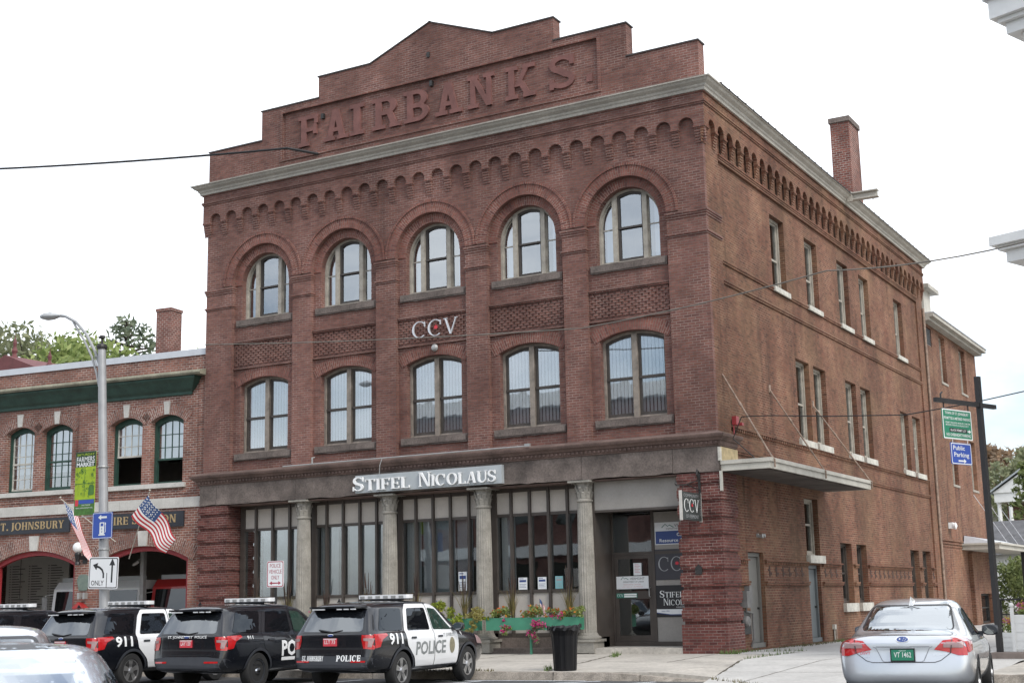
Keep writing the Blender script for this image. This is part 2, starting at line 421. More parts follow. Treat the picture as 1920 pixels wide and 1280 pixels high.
        o.append((rect(W - .05 - t, W - .05, .68, .99), [])); o.append((rect(.04, .04 + t, .01, .32), []))
    elif ch == '.': W = T + .1; o.append((rect(.05, .05 + T, 0, T), []))
    else: W = 0.35
    return o, W
def serif_text(mb, txt, u0, v0, h, w0, w1, T=.15, t=.06, s=.045, gap=.08, mp=FR, width=None, caps=1.0, fit=True):
    """write txt from u0; first letters of words are larger when caps > 1"""
    run, items, start = 0.0, [], True
    for ch in txt:
        if ch == ' ': run += 0.42; start = True; continue
        k = caps if start else 1.0; start = False
        g, W = glyph(ch, T, t, s); items.append((g, run, k)); run += (W + gap) * k
    sx = h if width is None else width / run
    j = 0
    for g, off, k in items:
        for out, holes in g:
            f = lambda p: (u0 + (off + p[0] * k) * sx, v0 + p[1] * h * k)
            mb.plate([f(p) for p in out], [[f(p) for p in hh] for hh in holes], w0, w1 + 0.0006 * (j % 7), mp); j += 1
    return run * sx
_font_cache = {}
def sans(mb, txt, u0, v0, h, w, mp=FR, width=None, align='l', bold=0.0, depth=0.0):
    """plain lettering from the built-in font, as a thin raised mesh"""
    cu = bpy.data.curves.new('t', 'FONT'); cu.body = txt; cu.size = 1.0; cu.resolution_u = 2
    cu.offset = bold; cu.extrude = 0.0
    ob = bpy.data.objects.new('t', cu); COL.objects.link(ob)
    dg = bpy.context.evaluated_depsgraph_get(); me = bpy.data.meshes.new_from_object(ob.evaluated_get(dg))
    co = [v.co.copy() for v in me.vertices]; fs = [tuple(p.vertices) for p in me.polygons]
    bpy.data.objects.remove(ob); bpy.data.curves.remove(cu); bpy.data.meshes.remove(me)
    if not co: return 0
    xs = [c.x for c in co]; x0, x1 = min(xs), max(xs); cap = 0.69
    sy = h / cap; sx = sy if width is None else width / (x1 - x0)
    wid = (x1 - x0) * sx; du = {'l': 0, 'c': -wid / 2, 'r': -wid}[align]
    mb.add([mp(u0 + du + (c.x - x0) * sx, v0 + c.y * sy, w) for c in co], fs)
    return wid
def arrow(mb, pts, wd, head, w, mp=FR):
    """arrow along pts with a triangular head"""
    mb.plate(band(pts, [wd] * len(pts)), [], w, w + .0005, mp, rim=False)
    a, b = Vector(pts[-2]), Vector(pts[-1]); d = (b - a).normalized(); n = Vector((-d.y, d.x))
    mb.plate([tuple(b - d * head * .2 + n * head * .6), tuple(b - d * head * .2 - n * head * .6), tuple(b + d * head * .8)], [], w, w + .0009, mp, rim=False)

# ---------------------------------------------------------------- surfaces
brick('front_brick', (0.210, 0.098, 0.079), (0.134, 0.065, 0.055), (0.30, 0.225, 0.195), (0.095, 0.076, 0.068), dirt=0.25, mort=0.0085, odd=0.55)
brick('arch_brick', (0.225, 0.092, 0.074), (0.145, 0.060, 0.050), (0.32, 0.235, 0.195), (0.10, 0.080, 0.072), dirt=0.25, mort=0.009)
brick('ground_brick', (0.165, 0.058, 0.049), (0.100, 0.038, 0.036), (0.31, 0.24, 0.21), (0.09, 0.06, 0.05), dirt=0.30)
brick('side_brick', (0.186, 0.079, 0.050), (0.116, 0.049, 0.035), (0.27, 0.19, 0.13), (0.070, 0.052, 0.038), mort=0.009, tan=(0.24, 0.155, 0.088), tan_amt=0.45, dirt=0.45)
brick('wing_brick', (0.200, 0.088, 0.056), (0.130, 0.056, 0.038), (0.34, 0.25, 0.18), (0.10, 0.075, 0.055), tan=(0.35, 0.22, 0.13), tan_amt=0.35, dirt=0.75)
brick('chimney_brick', (0.215, 0.080, 0.060), (0.120, 0.048, 0.042), (0.40, 0.33, 0.29), (0.06, 0.045, 0.04), dirt=0.5, h=0.085, mort=0.012)
brick('station_brick', (0.285, 0.125, 0.092), (0.150, 0.068, 0.058), (0.47, 0.40, 0.35), (0.13, 0.095, 0.08), dirt=0.35, h=0.076, mort=0.011)
brick('station_arch_brick', (0.26, 0.125, 0.098), (0.17, 0.082, 0.070), (0.50, 0.44, 0.39), (0.13, 0.1, 0.09), dirt=0.2, h=0.076, mort=0.011)
brick('street_brick', (0.20, 0.10, 0.085), (0.15, 0.075, 0.065), (0.35, 0.26, 0.22), (0.1, 0.07, 0.06))
plain('letter_red', (0.160, 0.070, 0.060), 0.8, var=0.25, nscale=2.5, fine=0.12)
plain('cornice_grey', (0.39, 0.37, 0.325), 0.75, var=0.16, nscale=1.3, fine=0.12, stains=0.18)
plain('sandstone', (0.135, 0.110, 0.097), 0.9, var=0.42, nscale=1.7, fine=0.2, bmp=0.5, stains=0.3)
plain('belt_stone', (0.120, 0.080, 0.068), 0.9, var=0.40, nscale=1.5, fine=0.15, bmp=0.25)
plain('column_stone', (0.27, 0.255, 0.225), 0.85, var=0.24, nscale=3.0, fine=0.14, bmp=0.2, stains=0.25)
plain('weathered_wood', (0.225, 0.195, 0.165), 0.85, var=0.35, nscale=5.0, fine=0.15)
plain('pale_wood', (0.33, 0.305, 0.26), 0.8, var=0.28, nscale=4.0, fine=0.14)
plain('dark_sash', (0.050, 0.042, 0.036), 0.55, var=0.25, nscale=5)
plain('bronze_frame', (0.060, 0.049, 0.042), 0.45, var=0.2, nscale=3)
plain('beige_panel', (0.43, 0.395, 0.355), 0.8, var=0.08, nscale=2.0, fine=0.04)
plain('grey_panel', (0.27, 0.255, 0.235), 0.75, var=0.10, nscale=1.5, fine=0.04)
plain('white_paint', (0.74, 0.74, 0.72), 0.55, var=0.06, nscale=2.0)
plain('worn_white', (0.47, 0.455, 0.405), 0.8, var=0.28, nscale=4.0, fine=0.14, stains=0.3)
plain('off_white', (0.46, 0.44, 0.385), 0.7, var=0.15, nscale=2.0, fine=0.06)
plain('shop_blind', (0.48, 0.51, 0.53), 0.8, var=0.12, nscale=1.0)
plain('blind', (0.78, 0.79, 0.78), 0.8, var=0.08, nscale=1.0)
plain('interior_dark', (0.055, 0.052, 0.050), 0.9, var=0.25, nscale=0.7)
plain('roof_slate', (0.060, 0.052, 0.050), 0.8, var=0.3, nscale=2.0, fine=0.2)
plain('grey_door', (0.165, 0.160, 0.145), 0.6, var=0.10, nscale=2.0)
plain('blue_grey_door', (0.120, 0.135, 0.140), 0.55, var=0.10, nscale=2.0)
plain('dark_metal', (0.028, 0.027, 0.026), 0.5, metal=0.2, var=0.3, nscale=6)
plain('grey_metal', (0.34, 0.345, 0.34), 0.45, metal=0.35, var=0.15, nscale=4)
plain('meter_grey', (0.17, 0.165, 0.16), 0.6, metal=0.2, var=0.25, nscale=5)
plain('rust_metal', (0.27, 0.20, 0.155), 0.75, metal=0.2, var=0.4, nscale=9)
plain('tan_flashing', (0.42, 0.335, 0.19), 0.8, var=0.3, nscale=5)
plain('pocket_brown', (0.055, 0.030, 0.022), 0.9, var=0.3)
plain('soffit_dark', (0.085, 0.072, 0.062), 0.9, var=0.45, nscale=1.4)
plain('red_box', (0.27, 0.03, 0.035), 0.5, var=0.15)
plain('sign_grey', (0.36, 0.39, 0.405), 0.5, var=0.04)
plain('sign_white', (0.78, 0.79, 0.79), 0.5, var=0.03)
plain('silver_letter', (0.60, 0.62, 0.65), 0.35, var=0.05, metal=0.3)
plain('logo_red', (0.58, 0.03, 0.05), 0.5, var=0.05)
plain('sign_black', (0.012, 0.012, 0.014), 0.45, var=0.1)
plain('slate_sign', (0.035, 0.042, 0.041), 0.6, var=0.15)
plain('charcoal_sign', (0.036, 0.036, 0.045), 0.5, var=0.1)
plain('royal_blue', (0.028, 0.075, 0.36), 0.5, var=0.06)
plain('navy_ink', (0.03, 0.06, 0.20), 0.5, var=0.05)
plain('green_ink', (0.03, 0.16, 0.12), 0.5, var=0.05)
plain('grey_ink', (0.30, 0.31, 0.32), 0.6, var=0.05)
plain('pink_ink', (0.55, 0.30, 0.32), 0.6, var=0.05)
plain('paper', (0.66, 0.68, 0.69), 0.7, var=0.05)
plain('teal_paper', (0.20, 0.42, 0.44), 0.7, var=0.08)
glass('window_glass', (0.88, 0.93, 0.97), 0.32, wav=0.006)
glass('arched_glass', (0.74, 0.82, 0.90), 0.30)
glass('shop_glass', (0.86, 0.88, 0.88), 0.085, wav=0.006)
glass('alley_glass', (0.7, 0.74, 0.75), 0.12)

# ---------------------------------------------------------------- ground
plain('asphalt', (0.066, 0.067, 0.070), 0.9, var=0.22, nscale=1.1, fine=0.30, stains=0.35)
plain('sidewalk_concrete', (0.40, 0.372, 0.33), 0.92, var=0.16, nscale=0.8, fine=0.14, stains=0.30)
plain('new_concrete', (0.43, 0.42, 0.40), 0.9, var=0.09, nscale=0.7, fine=0.08, stains=0.20)
plain('kerb_granite', (0.30, 0.265, 0.225), 0.95, var=0.35, nscale=3.5, fine=0.25, bmp=0.6)
plain('line_paint', (0.62, 0.64, 0.66), 0.8, var=0.3, nscale=3.5, fine=0.2)
plain('soil', (0.12, 0.095, 0.065), 0.95, var=0.4, nscale=5)
plain('joint_dirt', (0.075, 0.065, 0.045), 0.95, var=0.4, nscale=8)
plain('grass', (0.085, 0.125, 0.035), 0.8, var=0.4, nscale=2.5)
plain('dry_grass', (0.12, 0.105, 0.05), 0.9, var=0.35, nscale=3)

ROAD_Z, KERB_Y = -0.22, -7.5
g = MB()
_gx = [-900, -40, 0, 1.5, 3, 4.5, 6, 7.5, 20, 900]; _gz = lambda x: ROAD_Z - .055 * min(1, max(0, (x - 1.5) / 4.5)) ** 1.0
_gy = [KERB_Y, -8.6, -9.5, -40, -900]
g.add([(x, y, -.215 if j == 0 else -.218 if j == 1 else _gz(x)) for j, y in enumerate(_gy) for x in _gx],
      [(j * 10 + i, j * 10 + i + 1, j * 10 + i + 11, j * 10 + i + 10) for j in range(4) for i in range(9)])
g.add([(-900, KERB_Y, -0.215), (900, KERB_Y, -0.215), (900, 1500, -0.215), (-900, 1500, -0.215)], [(0, 1, 2, 3)])
tag(g.build('street', 'asphalt'), None, None, kind='structure')
def walk_z(y): return max(-0.055, min(0.0, -0.055 * (y / KERB_Y)))
def slab(x0, x1, y0, y1, zt, name, mat):
    mb = MB(); n = 6
    for i in range(n):
        a, b = y0 + (y1 - y0) * i / n, y0 + (y1 - y0) * (i + 1) / n
        mb.add([(x0, a, zt(a)), (x1, a, zt(a)), (x1, b, zt(b)), (x0, b, zt(b))], [(0, 1, 2, 3)])
    mb.add([(x0, y0, zt(y0)), (x1, y0, zt(y0)), (x1, y0, -.21), (x0, y0, -.21)], [(0, 1, 2, 3)])
    for x in (x0, x1): mb.add([(x, y0, zt(y0)), (x, y1, zt(y1)), (x, y1, -.21), (x, y0, -.21)], [(0, 1, 2, 3)])
    return tag(mb.build(name, mat), None, None, kind='structure')
slab(-60, 1.55, KERB_Y + .17, 1.4, walk_z, 'sidewalk', 'sidewalk_concrete')
slab(7.45, 60, KERB_Y + .17, 34, lambda y: walk_z(y), 'sidewalk', 'sidewalk_concrete')
# alley apron, dropping to the street
def apron_z(y): return -0.214 + min(1, max(0, (y + 9.0) / 5.4)) * 0.214 - (0.0 if y < 0 else 0.0)
mb = MB(); ys = [-9.0 + i * .6 for i in range(16)] + [2, 8, 20, 60]
def ax(y): return 1.55 + max(0, (-3.2 - y)) * .23
for a, b in zip(ys[:-1], ys[1:]):
    za, zb = apron_z(a) + .004 - .002 * (a > 0), apron_z(b) + .004
    mb.add([(ax(a) if a < 0 else 0.0, a, za), (7.45, a, za), (7.45, b, zb), (ax(b) if b < 0 else 0.0, b, zb)], [(0, 1, 2, 3)])
tag(mb.build('alley', 'new_concrete'), None, None, kind='structure')
# wedge of old concrete between the pier and the alley apron
mb = MB(); _w = [(1.54, -3.0, walk_z(-3.0), 1.57), (1.54, -4.2, walk_z(-4.2), ax(-4.2) + .03), (1.54, -5.4, walk_z(-5.4), ax(-5.4) + .03), (1.54, -6.4, -.049, ax(-6.4) + .03), (1.54, KERB_Y + .15, -.056, ax(KERB_Y) + .03)]
for (xa, ya, za, xb), (xc, yc, zc, xd) in zip(_w[:-1], _w[1:]): mb.add([(xa, ya, za), (xb, ya, apron_z(ya) + .012), (xd, yc, apron_z(yc) + .012), (xc, yc, zc)], [(0, 1, 2, 3)])
_f = _w[-1]; mb.add([(_f[0], _f[1], _f[2]), (_f[3], _f[1], apron_z(_f[1]) + .012), (_f[3], _f[1], -.3), (_f[0], _f[1], -.3)], [(0, 1, 2, 3)])
tag(mb.build('sidewalk', 'sidewalk_concrete'), None, None, kind='structure')
# kerb: granite lengths with chipped tops
rnd = random.Random(4); mb = MB()
def kerb_run(x0, x1, drop=None):
    x = x0
    while x < x1 - .01:
        x2 = min(x + rnd.uniform(1.6, 2.4), x1); n = 10; top = []
        for i in range(n + 1):
            xx = x + .012 + (x2 - x - .024) * i / n
            zt = -.05 + rnd.uniform(-.022, .006); zt = zt if drop is None else min(zt, drop(xx))
            top.append((xx, zt))
        f = [(xx, KERB_Y + rnd.uniform(-.02, .02), -.22) for xx, _ in top] + [(xx, KERB_Y + .03 + rnd.uniform(-.015, .015), z) for xx, z in top] + [(xx, KERB_Y + .19, z + .002) for xx, z in top]
        m_ = n + 1; mb.add(f, [(i, i + 1, m_ + i + 1, m_ + i) for i in range(n)] + [(m_ + i, m_ + i + 1, 2 * m_ + i + 1, 2 * m_ + i) for i in range(n)])
        x = x2
kerb_run(-59.9, 2.6, lambda x: -.05 - max(0, x - .3) * .068); kerb_run(7.45, 59.9)
tag(mb.build('kerb', 'kerb_granite'), None, None, kind='structure')
# scored joints and weedy cracks in the concrete
mb = MB()
def crack(pts, w, zf, jit=.02):
    P = []
    for (x0, y0), (x1, y1) in zip(pts[:-1], pts[1:]):
        n = max(2, int(math.hypot(x1 - x0, y1 - y0) / .18))
        P += [(x0 + (x1 - x0) * i / n + rnd.uniform(-jit, jit), y0 + (y1 - y0) * i / n + rnd.uniform(-jit, jit)) for i in range(n)]
    P.append(pts[-1]); b_ = band(P, [w * rnd.uniform(.5, 1.5) for _ in P]); k = len(P)
    for i in range(k - 1):
        q = [b_[i], b_[i + 1], b_[2 * k - 2 - i], b_[2 * k - 1 - i]]
        mb.add([(x, y, zf(y) + .005) for x, y in q], [(0, 1, 2, 3)])
for x in (-14.2, -11.3, -8.4, -5.6): crack([(x, -.3), (x + .25, KERB_Y + .2)], .03, walk_z)
crack([(-2.84, -.3), (-1.06, KERB_Y + .25)], .05, walk_z); crack([(-16, -3.9), (1.4, -3.7)], .025, walk_z)
crack([(-.2, -.35), (.1, -3.9)], .03, walk_z); crack([(1.52, 1.2), (1.56, -3.1)], .05, walk_z); crack([(1.6, -3.2), (2.5, KERB_Y + .3)], .06, apron_z)
for y in (-6.2, -3.2, -.6): crack([(1.9, y), (7.3, y + .1)], .018, lambda y: apron_z(y) + .003, .006)
crack([(3.4, -8.4), (3.5, 1)], .018, lambda y: apron_z(y) + .003, .006); crack([(5.4, -8.6), (5.5, 6)], .018, lambda y: apron_z(y) + .003, .006)
tag(mb.build('pavement_joints', 'joint_dirt'), None, None, kind='structure')
mb = MB()
for (x0, y0, x1, y1) in ((-.43, -8.6, .30, -7.62), (1.14, -8.5, 1.5, -7.7), (-3.6, -13.5, -2.2, -8.0), (-6.6, -13.8, -5.1, -8.0), (4.2, -13.8, 4.9, -9.3)):
    d = Vector((x1 - x0, y1 - y0)).normalized(); n_ = Vector((-d.y, d.x)) * .06
    mb.add([(x0 - n_.x, y0 - n_.y, ROAD_Z + .009), (x0 + n_.x, y0 + n_.y, ROAD_Z + .009), (x1 + n_.x, y1 + n_.y, ROAD_Z + .009), (x1 - n_.x, y1 - n_.y, ROAD_Z + .009)], [(0, 1, 2, 3)])
mb.add([(-3.3, -8.05, ROAD_Z + .013), (.0, -7.72, ROAD_Z + .013), (.0, -7.6, ROAD_Z + .013), (-3.3, -7.93, ROAD_Z + .013)], [(0, 1, 2, 3)])
tag(mb.build('painted_lines', 'line_paint'), None, None, kind='structure')
def tufts(name, spots, mat, seed, hmin=.03, hmax=.14):
    r_ = random.Random(seed); mb = MB()
    for (x0, y0, x1, y1, n, spread) in spots:
        for _ in range(n):
            t = r_.random(); x = x0 + (x1 - x0) * t + r_.gauss(0, spread); y = y0 + (y1 - y0) * t + r_.gauss(0, spread)
            z = (apron_z(y) if x > 1.8 else walk_z(y)) - .005; h = r_.uniform(hmin, hmax); a = r_.random() * 6.28; w = .012
            dx, dy = math.cos(a), math.sin(a); b_ = r_.uniform(0, .6) * h; c_ = r_.random() * 6.28
            mb.add([(x - dx * w, y - dy * w, z), (x + dx * w, y + dy * w, z), (x + b_ * math.cos(c_), y + b_ * math.sin(c_), z + h)], [(0, 1, 2)])
    return tag(mb.build(name, mat), None, None, kind='stuff')
tag(tufts('weeds', [(-.1, -.15, .35, -.2, 120, .07), (.15, .2, .2, 1.3, 60, .06), (1.52, .5, 1.55, -3, 110, .03), (-2.7, -.5, -2.2, -1.8, 90, .05), (.2, 1.2, 1.4, 1.5, 60, .1), (.25, 8.2, .3, 9.2, 90, .1), (-1.5, -6.4, -1.1, -7.2, 60, .04)], 'grass', 3),
    'green weeds sprouting from the pavement cracks and wall foot', 'weeds')
tag(tufts('dry_grass', [(.12, 3.3, .15, 9.0, 260, .05), (.3, 4.5, .4, 7.5, 160, .12), (4.9, -9.2, 6.6, -8.8, 900, .10), (2.6, -7.6, 4.2, -8.9, 90, .05), (-4.3, -7.25, -2.3, -7.3, 160, .05)], 'dry_grass', 5, .02, .09),
    'dry yellow grass along the alley wall and the edge of the apron', 'grass')

# ---------------------------------------------------------------- the four-storey brick building
W0, D0 = -17.0, 23.5
BC = [-8.52 + 3.105 * k for k in (-2, -1, 0, 1, 2)]; CC = [-13.165, -10.08, -6.96, -3.845]
hall = thing('brick_building', 'tall four-storey red brick building with arched windows, stepped parapet and raised brick lettering', 'building')
# -- front wall
mb = MB()
mb.plate(rect(W0, 0, 5.0, 14.45), [round_head(c, 1.2, 5.42, 11.31, 30) for c in BC], -.15, 0.0)
for c in BC:
    x0, x1 = c - 1.28, c + 1.28
    mb.plate([(x0, 5.1), (x1, 5.1), (x1, 12.7), (x0, 12.7)], [seg_head(c, .93, 6.0, 8.12, .21), round_head(c, .93, 10.19, 11.31, 24)], -.42, -.15)
    # string courses and basket-weave panel between the storeys
    mb.mbox(FR, c - 1.199, c + 1.199, 9.43, 9.47, -.149, -.09); mb.mbox(FR, c - 1.199, c + 1.199, 9.475, 9.515, -.149, -.06)
    mb.mbox(FR, c - 1.199, c + 1.199, 8.63, 8.67, -.149, -.08)
    rows = 9
    for r_ in range(rows):
        z = 8.74 + r_ * .0745; n = 12
        for k in range(n + (r_ % 2)):
            u = c - 1.18 + (k + (0 if r_ % 2 else .5)) * 2.36 / n - .5 * 2.36 / n
            u0, u1 = max(u, c - 1.19), min(u + .135, c + 1.19)
            if u1 - u0 > .03: mb.mbox(FR, u0, u1, z + .002, z + .068, -.149, -.124)
# capital bands on the pilasters
edges = [(W0, BC[0] - 1.2)] + [(BC[i] + 1.2, BC[i + 1] - 1.2) for i in range(4)] + [(BC[4] + 1.2, 0.0)]
for i, (a, b) in enumerate(edges):
    for z0, z1, w in ((11.09, 11.145, .018), (11.15, 11.20, .036), (11.205, 11.26, .055), (10.60, 10.64, .02), (10.645, 10.69, .045)):
        xa, xb = a - (w if i == 0 else w * .8), b + (w if i == 5 else w * .8)
        mb.box(xa, xb, -w, (1.05 if i in (0, 5) else .149), z0, z1)
front = mb.build('front_wall', 'front_brick', hall)
mb = MB()
for c in BC:
    mb.ring(c, 11.31, 1.2, 1.49, 0, math.pi, 44, -.02, .025); mb.ring(c, 11.31, 1.49, 1.55, 0, math.pi, 44, -.02, .055)
    mb.ring(c, 11.31, .93, 1.198, 0, math.pi, 36, -.17, -.128)
    mb.build('brick_arch', 'arch_brick', hall); mb = MB()
    r_, t_ = seg_geo(.93, .21); mb.ring(c, 8.33 - r_, r_, r_ + .34, math.pi / 2 - t_ * 1.16, math.pi / 2 + t_ * 1.16, 22, -.17, -.132)
    mb.build('flat_brick_arch', 'arch_brick', hall); mb = MB()
# -- corbel table (round-arched frieze) on the front and the alley side
def corbel_table(u_first, pitch, count, u_lo, u_hi, mp, z_top=14.45):
    mb = MB(); zs, zb, r_, P = 13.53, 13.46, .222, .114
    pts = [(u_lo, z_top), (u_lo, zb)]
    for i in range(count):
        c = u_first + i * pitch
        pts += [(c - r_, zb)] + [(c - r_ * math.cos(math.pi * k / 12), zs + r_ * math.sin(math.pi * k / 12)) for k in range(13)] + [(c + r_, zb)]
    pts += [(u_hi, zb), (u_hi, z_top)]
    mb.plate(pts[::-1], [], 0.001, P, mp)
    ends = [u_lo] + [u_first + i * pitch - pitch / 2 for i in range(1, count)] + [u_hi]
    for i in range(count + 1):
        a = u_lo if i == 0 else u_first + (i - 1) * pitch + r_; b = u_hi if i == count else u_first + i * pitch - r_
        for k in range(6):
            z1 = zb - k * .072; d = P - .012 - k * .0165
            mb.mbox(mp, a + .002, b - .002, z1 - .068, z1 - .002, .001, d)
        mb.mbox(mp, a - .012, b + .012, zb - .028, zb + .024, .001, P + .016)     # impost
    for z0, z1, w in ((14.06, 14.105, .028), (14.11, 14.155, .05), (14.37, 14.41, .03)):
        mb.mbox(mp, u_lo - (w if mp is FR else 0), u_hi + (w if mp is FR else 0), z0, z1, P - .01, P + w)
    return mb
corbel_table(-16.605, .648, 26, W0 - .114, .113, FR).build('arched_corbel_frieze', 'front_brick', hall)
# -- alley wall
mb = MB(); side_w3 = [(5.19, 6.44), (8.39, 9.63), (11.83, 13.08), (14.41, 15.59), (19.07, 20.29)]
side_w2 = [(6.84, 8.11, 5.88, 8.3), (8.53, 9.77, 5.88, 8.3), (11.92, 13.14, 5.88, 8.3), (13.68, 14.89, 5.88, 8.3), (18.89, 20.07, 5.85, 8.04), (20.69, 21.90, 5.85, 8.04)]
side_w1 = [(10.2, 11.42, 1.1, 2.95), (11.97, 13.12, 1.1, 2.95), (18.9, 20.15, 1.1, 2.93), (20.74, 22.0, 1.1, 2.93)]
holes = [rect(a, b, 10.17, 12.36) for a, b in side_w3] + [rect(a, b, z0, z1) for a, b, z0, z1 in side_w2 + side_w1]
holes += [rect(1.94, 3.12, .04, 2.5), rect(6.9, 8.02, .02, 2.23), rect(6.85, 8.13, 2.5, 4.17)]
mb.plate(rect(1.0, D0 - .9, -.2, 14.45), holes, -.40, -.06, SD)
mb.plate(rect(0.151, 1.05, 4.4, 14.45), [], -.10, 0.0, SD); mb.plate(rect(D0 - .95, D0, -.2, 14.45), [], -.10, 0.0, SD)
def strip(z0, z1, w, y0=1.055, y1=D0 - .955, cuts=()):
    y = y0
    for a, b in list(cuts) + [(y1, None)]:
        if a > y: mb.mbox(SD, y, a, z0, z1, -.061, w)
        y = b
strip(12.89, 12.94, .03); strip(12.95, 13.0, .05); strip(12.83, 12.88, .015)
for w, z in ((.0, 10.075), (-.02, 10.02)): strip(z, z + .05, w, 1.055, D0 - .95)
strip(9.53, 9.58, .0); strip(9.475, 9.525, -.02); strip(5.06, 5.11, .0, 1.055); strip(5.0, 5.055, -.02)
strip(5.66, 5.70, .01, cuts=())
y = 1.2
while y < D0 - 1.1: mb.mbox(SD, y, y + .065, 5.575, 5.655, -.061, .0); y += .16
cut1 = [(1.90, 3.16), (6.82, 8.16), (10.16, 11.46), (11.93, 13.16), (18.86, 20.19), (20.70, 22.04)]
strip(2.27, 2.31, .02, cuts=cut1); strip(1.70, 1.75, .02, cuts=cut1); strip(1.645, 1.695, .0, cuts=cut1)
y = 1.2
while y < D0 - 1.1:
    if not any(a - .06 < y < b for a, b in cut1): mb.mbox(SD, y, y + .06, 2.19, 2.265, -.061, .0)
    y += .135
side = mb.build('alley_wall', 'side_brick', hall)
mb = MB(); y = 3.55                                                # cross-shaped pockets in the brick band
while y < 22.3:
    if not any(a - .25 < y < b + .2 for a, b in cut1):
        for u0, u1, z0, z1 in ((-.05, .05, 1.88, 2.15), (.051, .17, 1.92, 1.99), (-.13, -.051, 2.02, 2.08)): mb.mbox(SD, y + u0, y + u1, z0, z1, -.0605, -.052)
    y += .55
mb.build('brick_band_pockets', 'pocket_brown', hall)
corbel_table(.427, .651, 36, -.113, D0 + .05, SD).build('arched_corbel_frieze', 'side_brick', hall)
mb = MB(); mb.box(W0, W0 + .3, .01, 14, -.2, 14.4); mb.box(W0 + .3, -.42, D0 - .3, D0 - .005, -.2, 14.4)
mb.build('rear_walls', 'side_brick', hall)
# floors, back partition
mb = MB()
for z in (0.02, 5.2, 9.3, 13.4): mb.box(W0 + .31, -.43, .62 if z > 1 else 1.8, D0 - .31, z, z + .12)
mb.box(W0 + .31, -4.4, 5.2, 5.3, .15, 13.4); mb.box(-4.5, -4.4, 5.3, D0 - .31, .15, 13.4)
mb.build('interior', 'interior_dark', hall)
# -- eaves cornice and roof
mb = MB(); prof = [(.10, 14.40), (.19, 14.405), (.20, 14.47), (.235, 14.50), (.25, 14.545), (.34, 14.60), (.385, 14.66), (.42, 14.665), (.425, 14.70), (.05, 14.80)]
mb.sweep(prof, [(W0, 5), (W0, 0), (0, 0), (0, D0), (-4, D0)])
mb.build('eaves_cornice', 'cornice_grey', hall)
mb = MB(); mb.add([(.45, .43, 14.712), (.45, D0 + .4, 14.712), (-8.5, D0 + .4, 15.9), (-8.5, .43, 15.9), (-17.45, .43, 14.712), (-17.45, D0 + .4, 14.712), (.45, D0 + .4, 14.69), (.45, .43, 14.69)], [(0, 1, 2, 3), (3, 2, 5, 4), (0, 1, 6, 7)])
y = .4
while y < D0: mb.box(.395, .455, y, y + .05, 14.70, 14.735); y += .62
mb.build('roof', 'roof_slate', hall)
# -- stepped parapet with recessed name panel
st = [(W0, 14.7), (0, 14.7), (0, 15.86), (-2.065, 15.86), (-2.065, 16.83), (-4.30, 16.83), (-4.30, 17.52), (-6.31, 17.52), (-8.45, 18.37), (-10.59, 17.52), (-12.58, 17.52), (-12.58, 16.83), (-14.83, 16.83), (-14.83, 15.86), (W0, 15.86)]
panel = rect(-13.98, -2.95, 15.1, 16.60)
mb = MB()
for q in (rect(W0, 0, 14.7, 15.1), rect(W0, -14.83, 15.1, 15.86), rect(-14.83, -13.98, 15.1, 16.6), rect(-2.95, -2.065, 15.1, 16.6), rect(-2.065, 0, 15.1, 15.86),
          [(-14.83, 16.6), (-2.065, 16.6), (-2.065, 16.83), (-4.30, 16.83), (-4.30, 17.52), (-6.31, 17.52), (-8.45, 18.37), (-10.59, 17.52), (-12.58, 17.52), (-12.58, 16.83), (-14.83, 16.83)]): mb.plate(q, [], -.07, 0.0, rim=False)
mb.add([FR(p[0], p[1], 0) for p in panel] + [FR(p[0], p[1], -.07) for p in panel], [(i, (i + 1) % 4, 4 + (i + 1) % 4, 4 + i) for i in range(4)]); mb.plate(rect(-14.0, -2.93, 15.08, 16.62), [], -.08, -.07, rim=False)
k = len(st); mb.add([FR(p[0], p[1], 0) for p in st] + [FR(p[0], p[1], -.40) for p in st], [(i, (i + 1) % k, k + (i + 1) % k, k + i) for i in range(k)])
tri = tessellate_polygon([[Vector((p[0], p[1], 0)) for p in st]]); mb.add([FR(p[0], p[1], -.40) for p in st], [tuple(t) for t in tri])
for u0, u1, v0, v1 in ((-14.06, -2.87, 16.60, 16.67), (-14.06, -2.87, 15.03, 15.10), (-14.06, -13.98, 15.10, 16.60), (-2.95, -2.87, 15.10, 16.60)): mb.mbox(FR, u0, u1, v0, v1, -.01, .035)
par = mb.build('stepped_parapet', 'front_brick', hall)
mb = MB()
for (a, b) in zip(st[2:], st[3:]):
    if abs(a[0] - b[0]) < .01: continue
    (ua, za), (ub, zb) = sorted([a, b]); L_ = .03
    mb.add([FR(ua - L_, za, .03), FR(ub + L_, zb, .03), FR(ub + L_, zb, -.43), FR(ua - L_, za, -.43), FR(ua - L_, za + .04, .03), FR(ub + L_, zb + .04, .03), FR(ub + L_, zb + .04, -.43), FR(ua - L_, za + .04, -.43)],
           [(0, 1, 5, 4), (1, 2, 6, 5), (2, 3, 7, 6), (3, 0, 4, 7), (4, 5, 6, 7), (0, 3, 2, 1)])
mb.build('coping', 'roof_slate', par)
LW = dict(F=.80, A=.92, I=.52, R=.98, B=.90, N=.90, K=.98, S=.86)
for ch, c in zip("FAIRBANKS", (-12.97, -11.92, -11.12, -10.07, -8.95, -7.83, -6.72, -5.41, -4.08)):
    gl, gw = glyph(ch, .185, .13, .125); mb = MB(); sx = LW[ch] / gw
    for j, (out, hs) in enumerate(gl): mb.plate([(c - LW[ch] / 2 + p[0] * sx, 15.37 + p[1] * .98) for p in out], [], -.07, .0 + .001 * j)
    mb.build('raised_letter', 'letter_red', par)
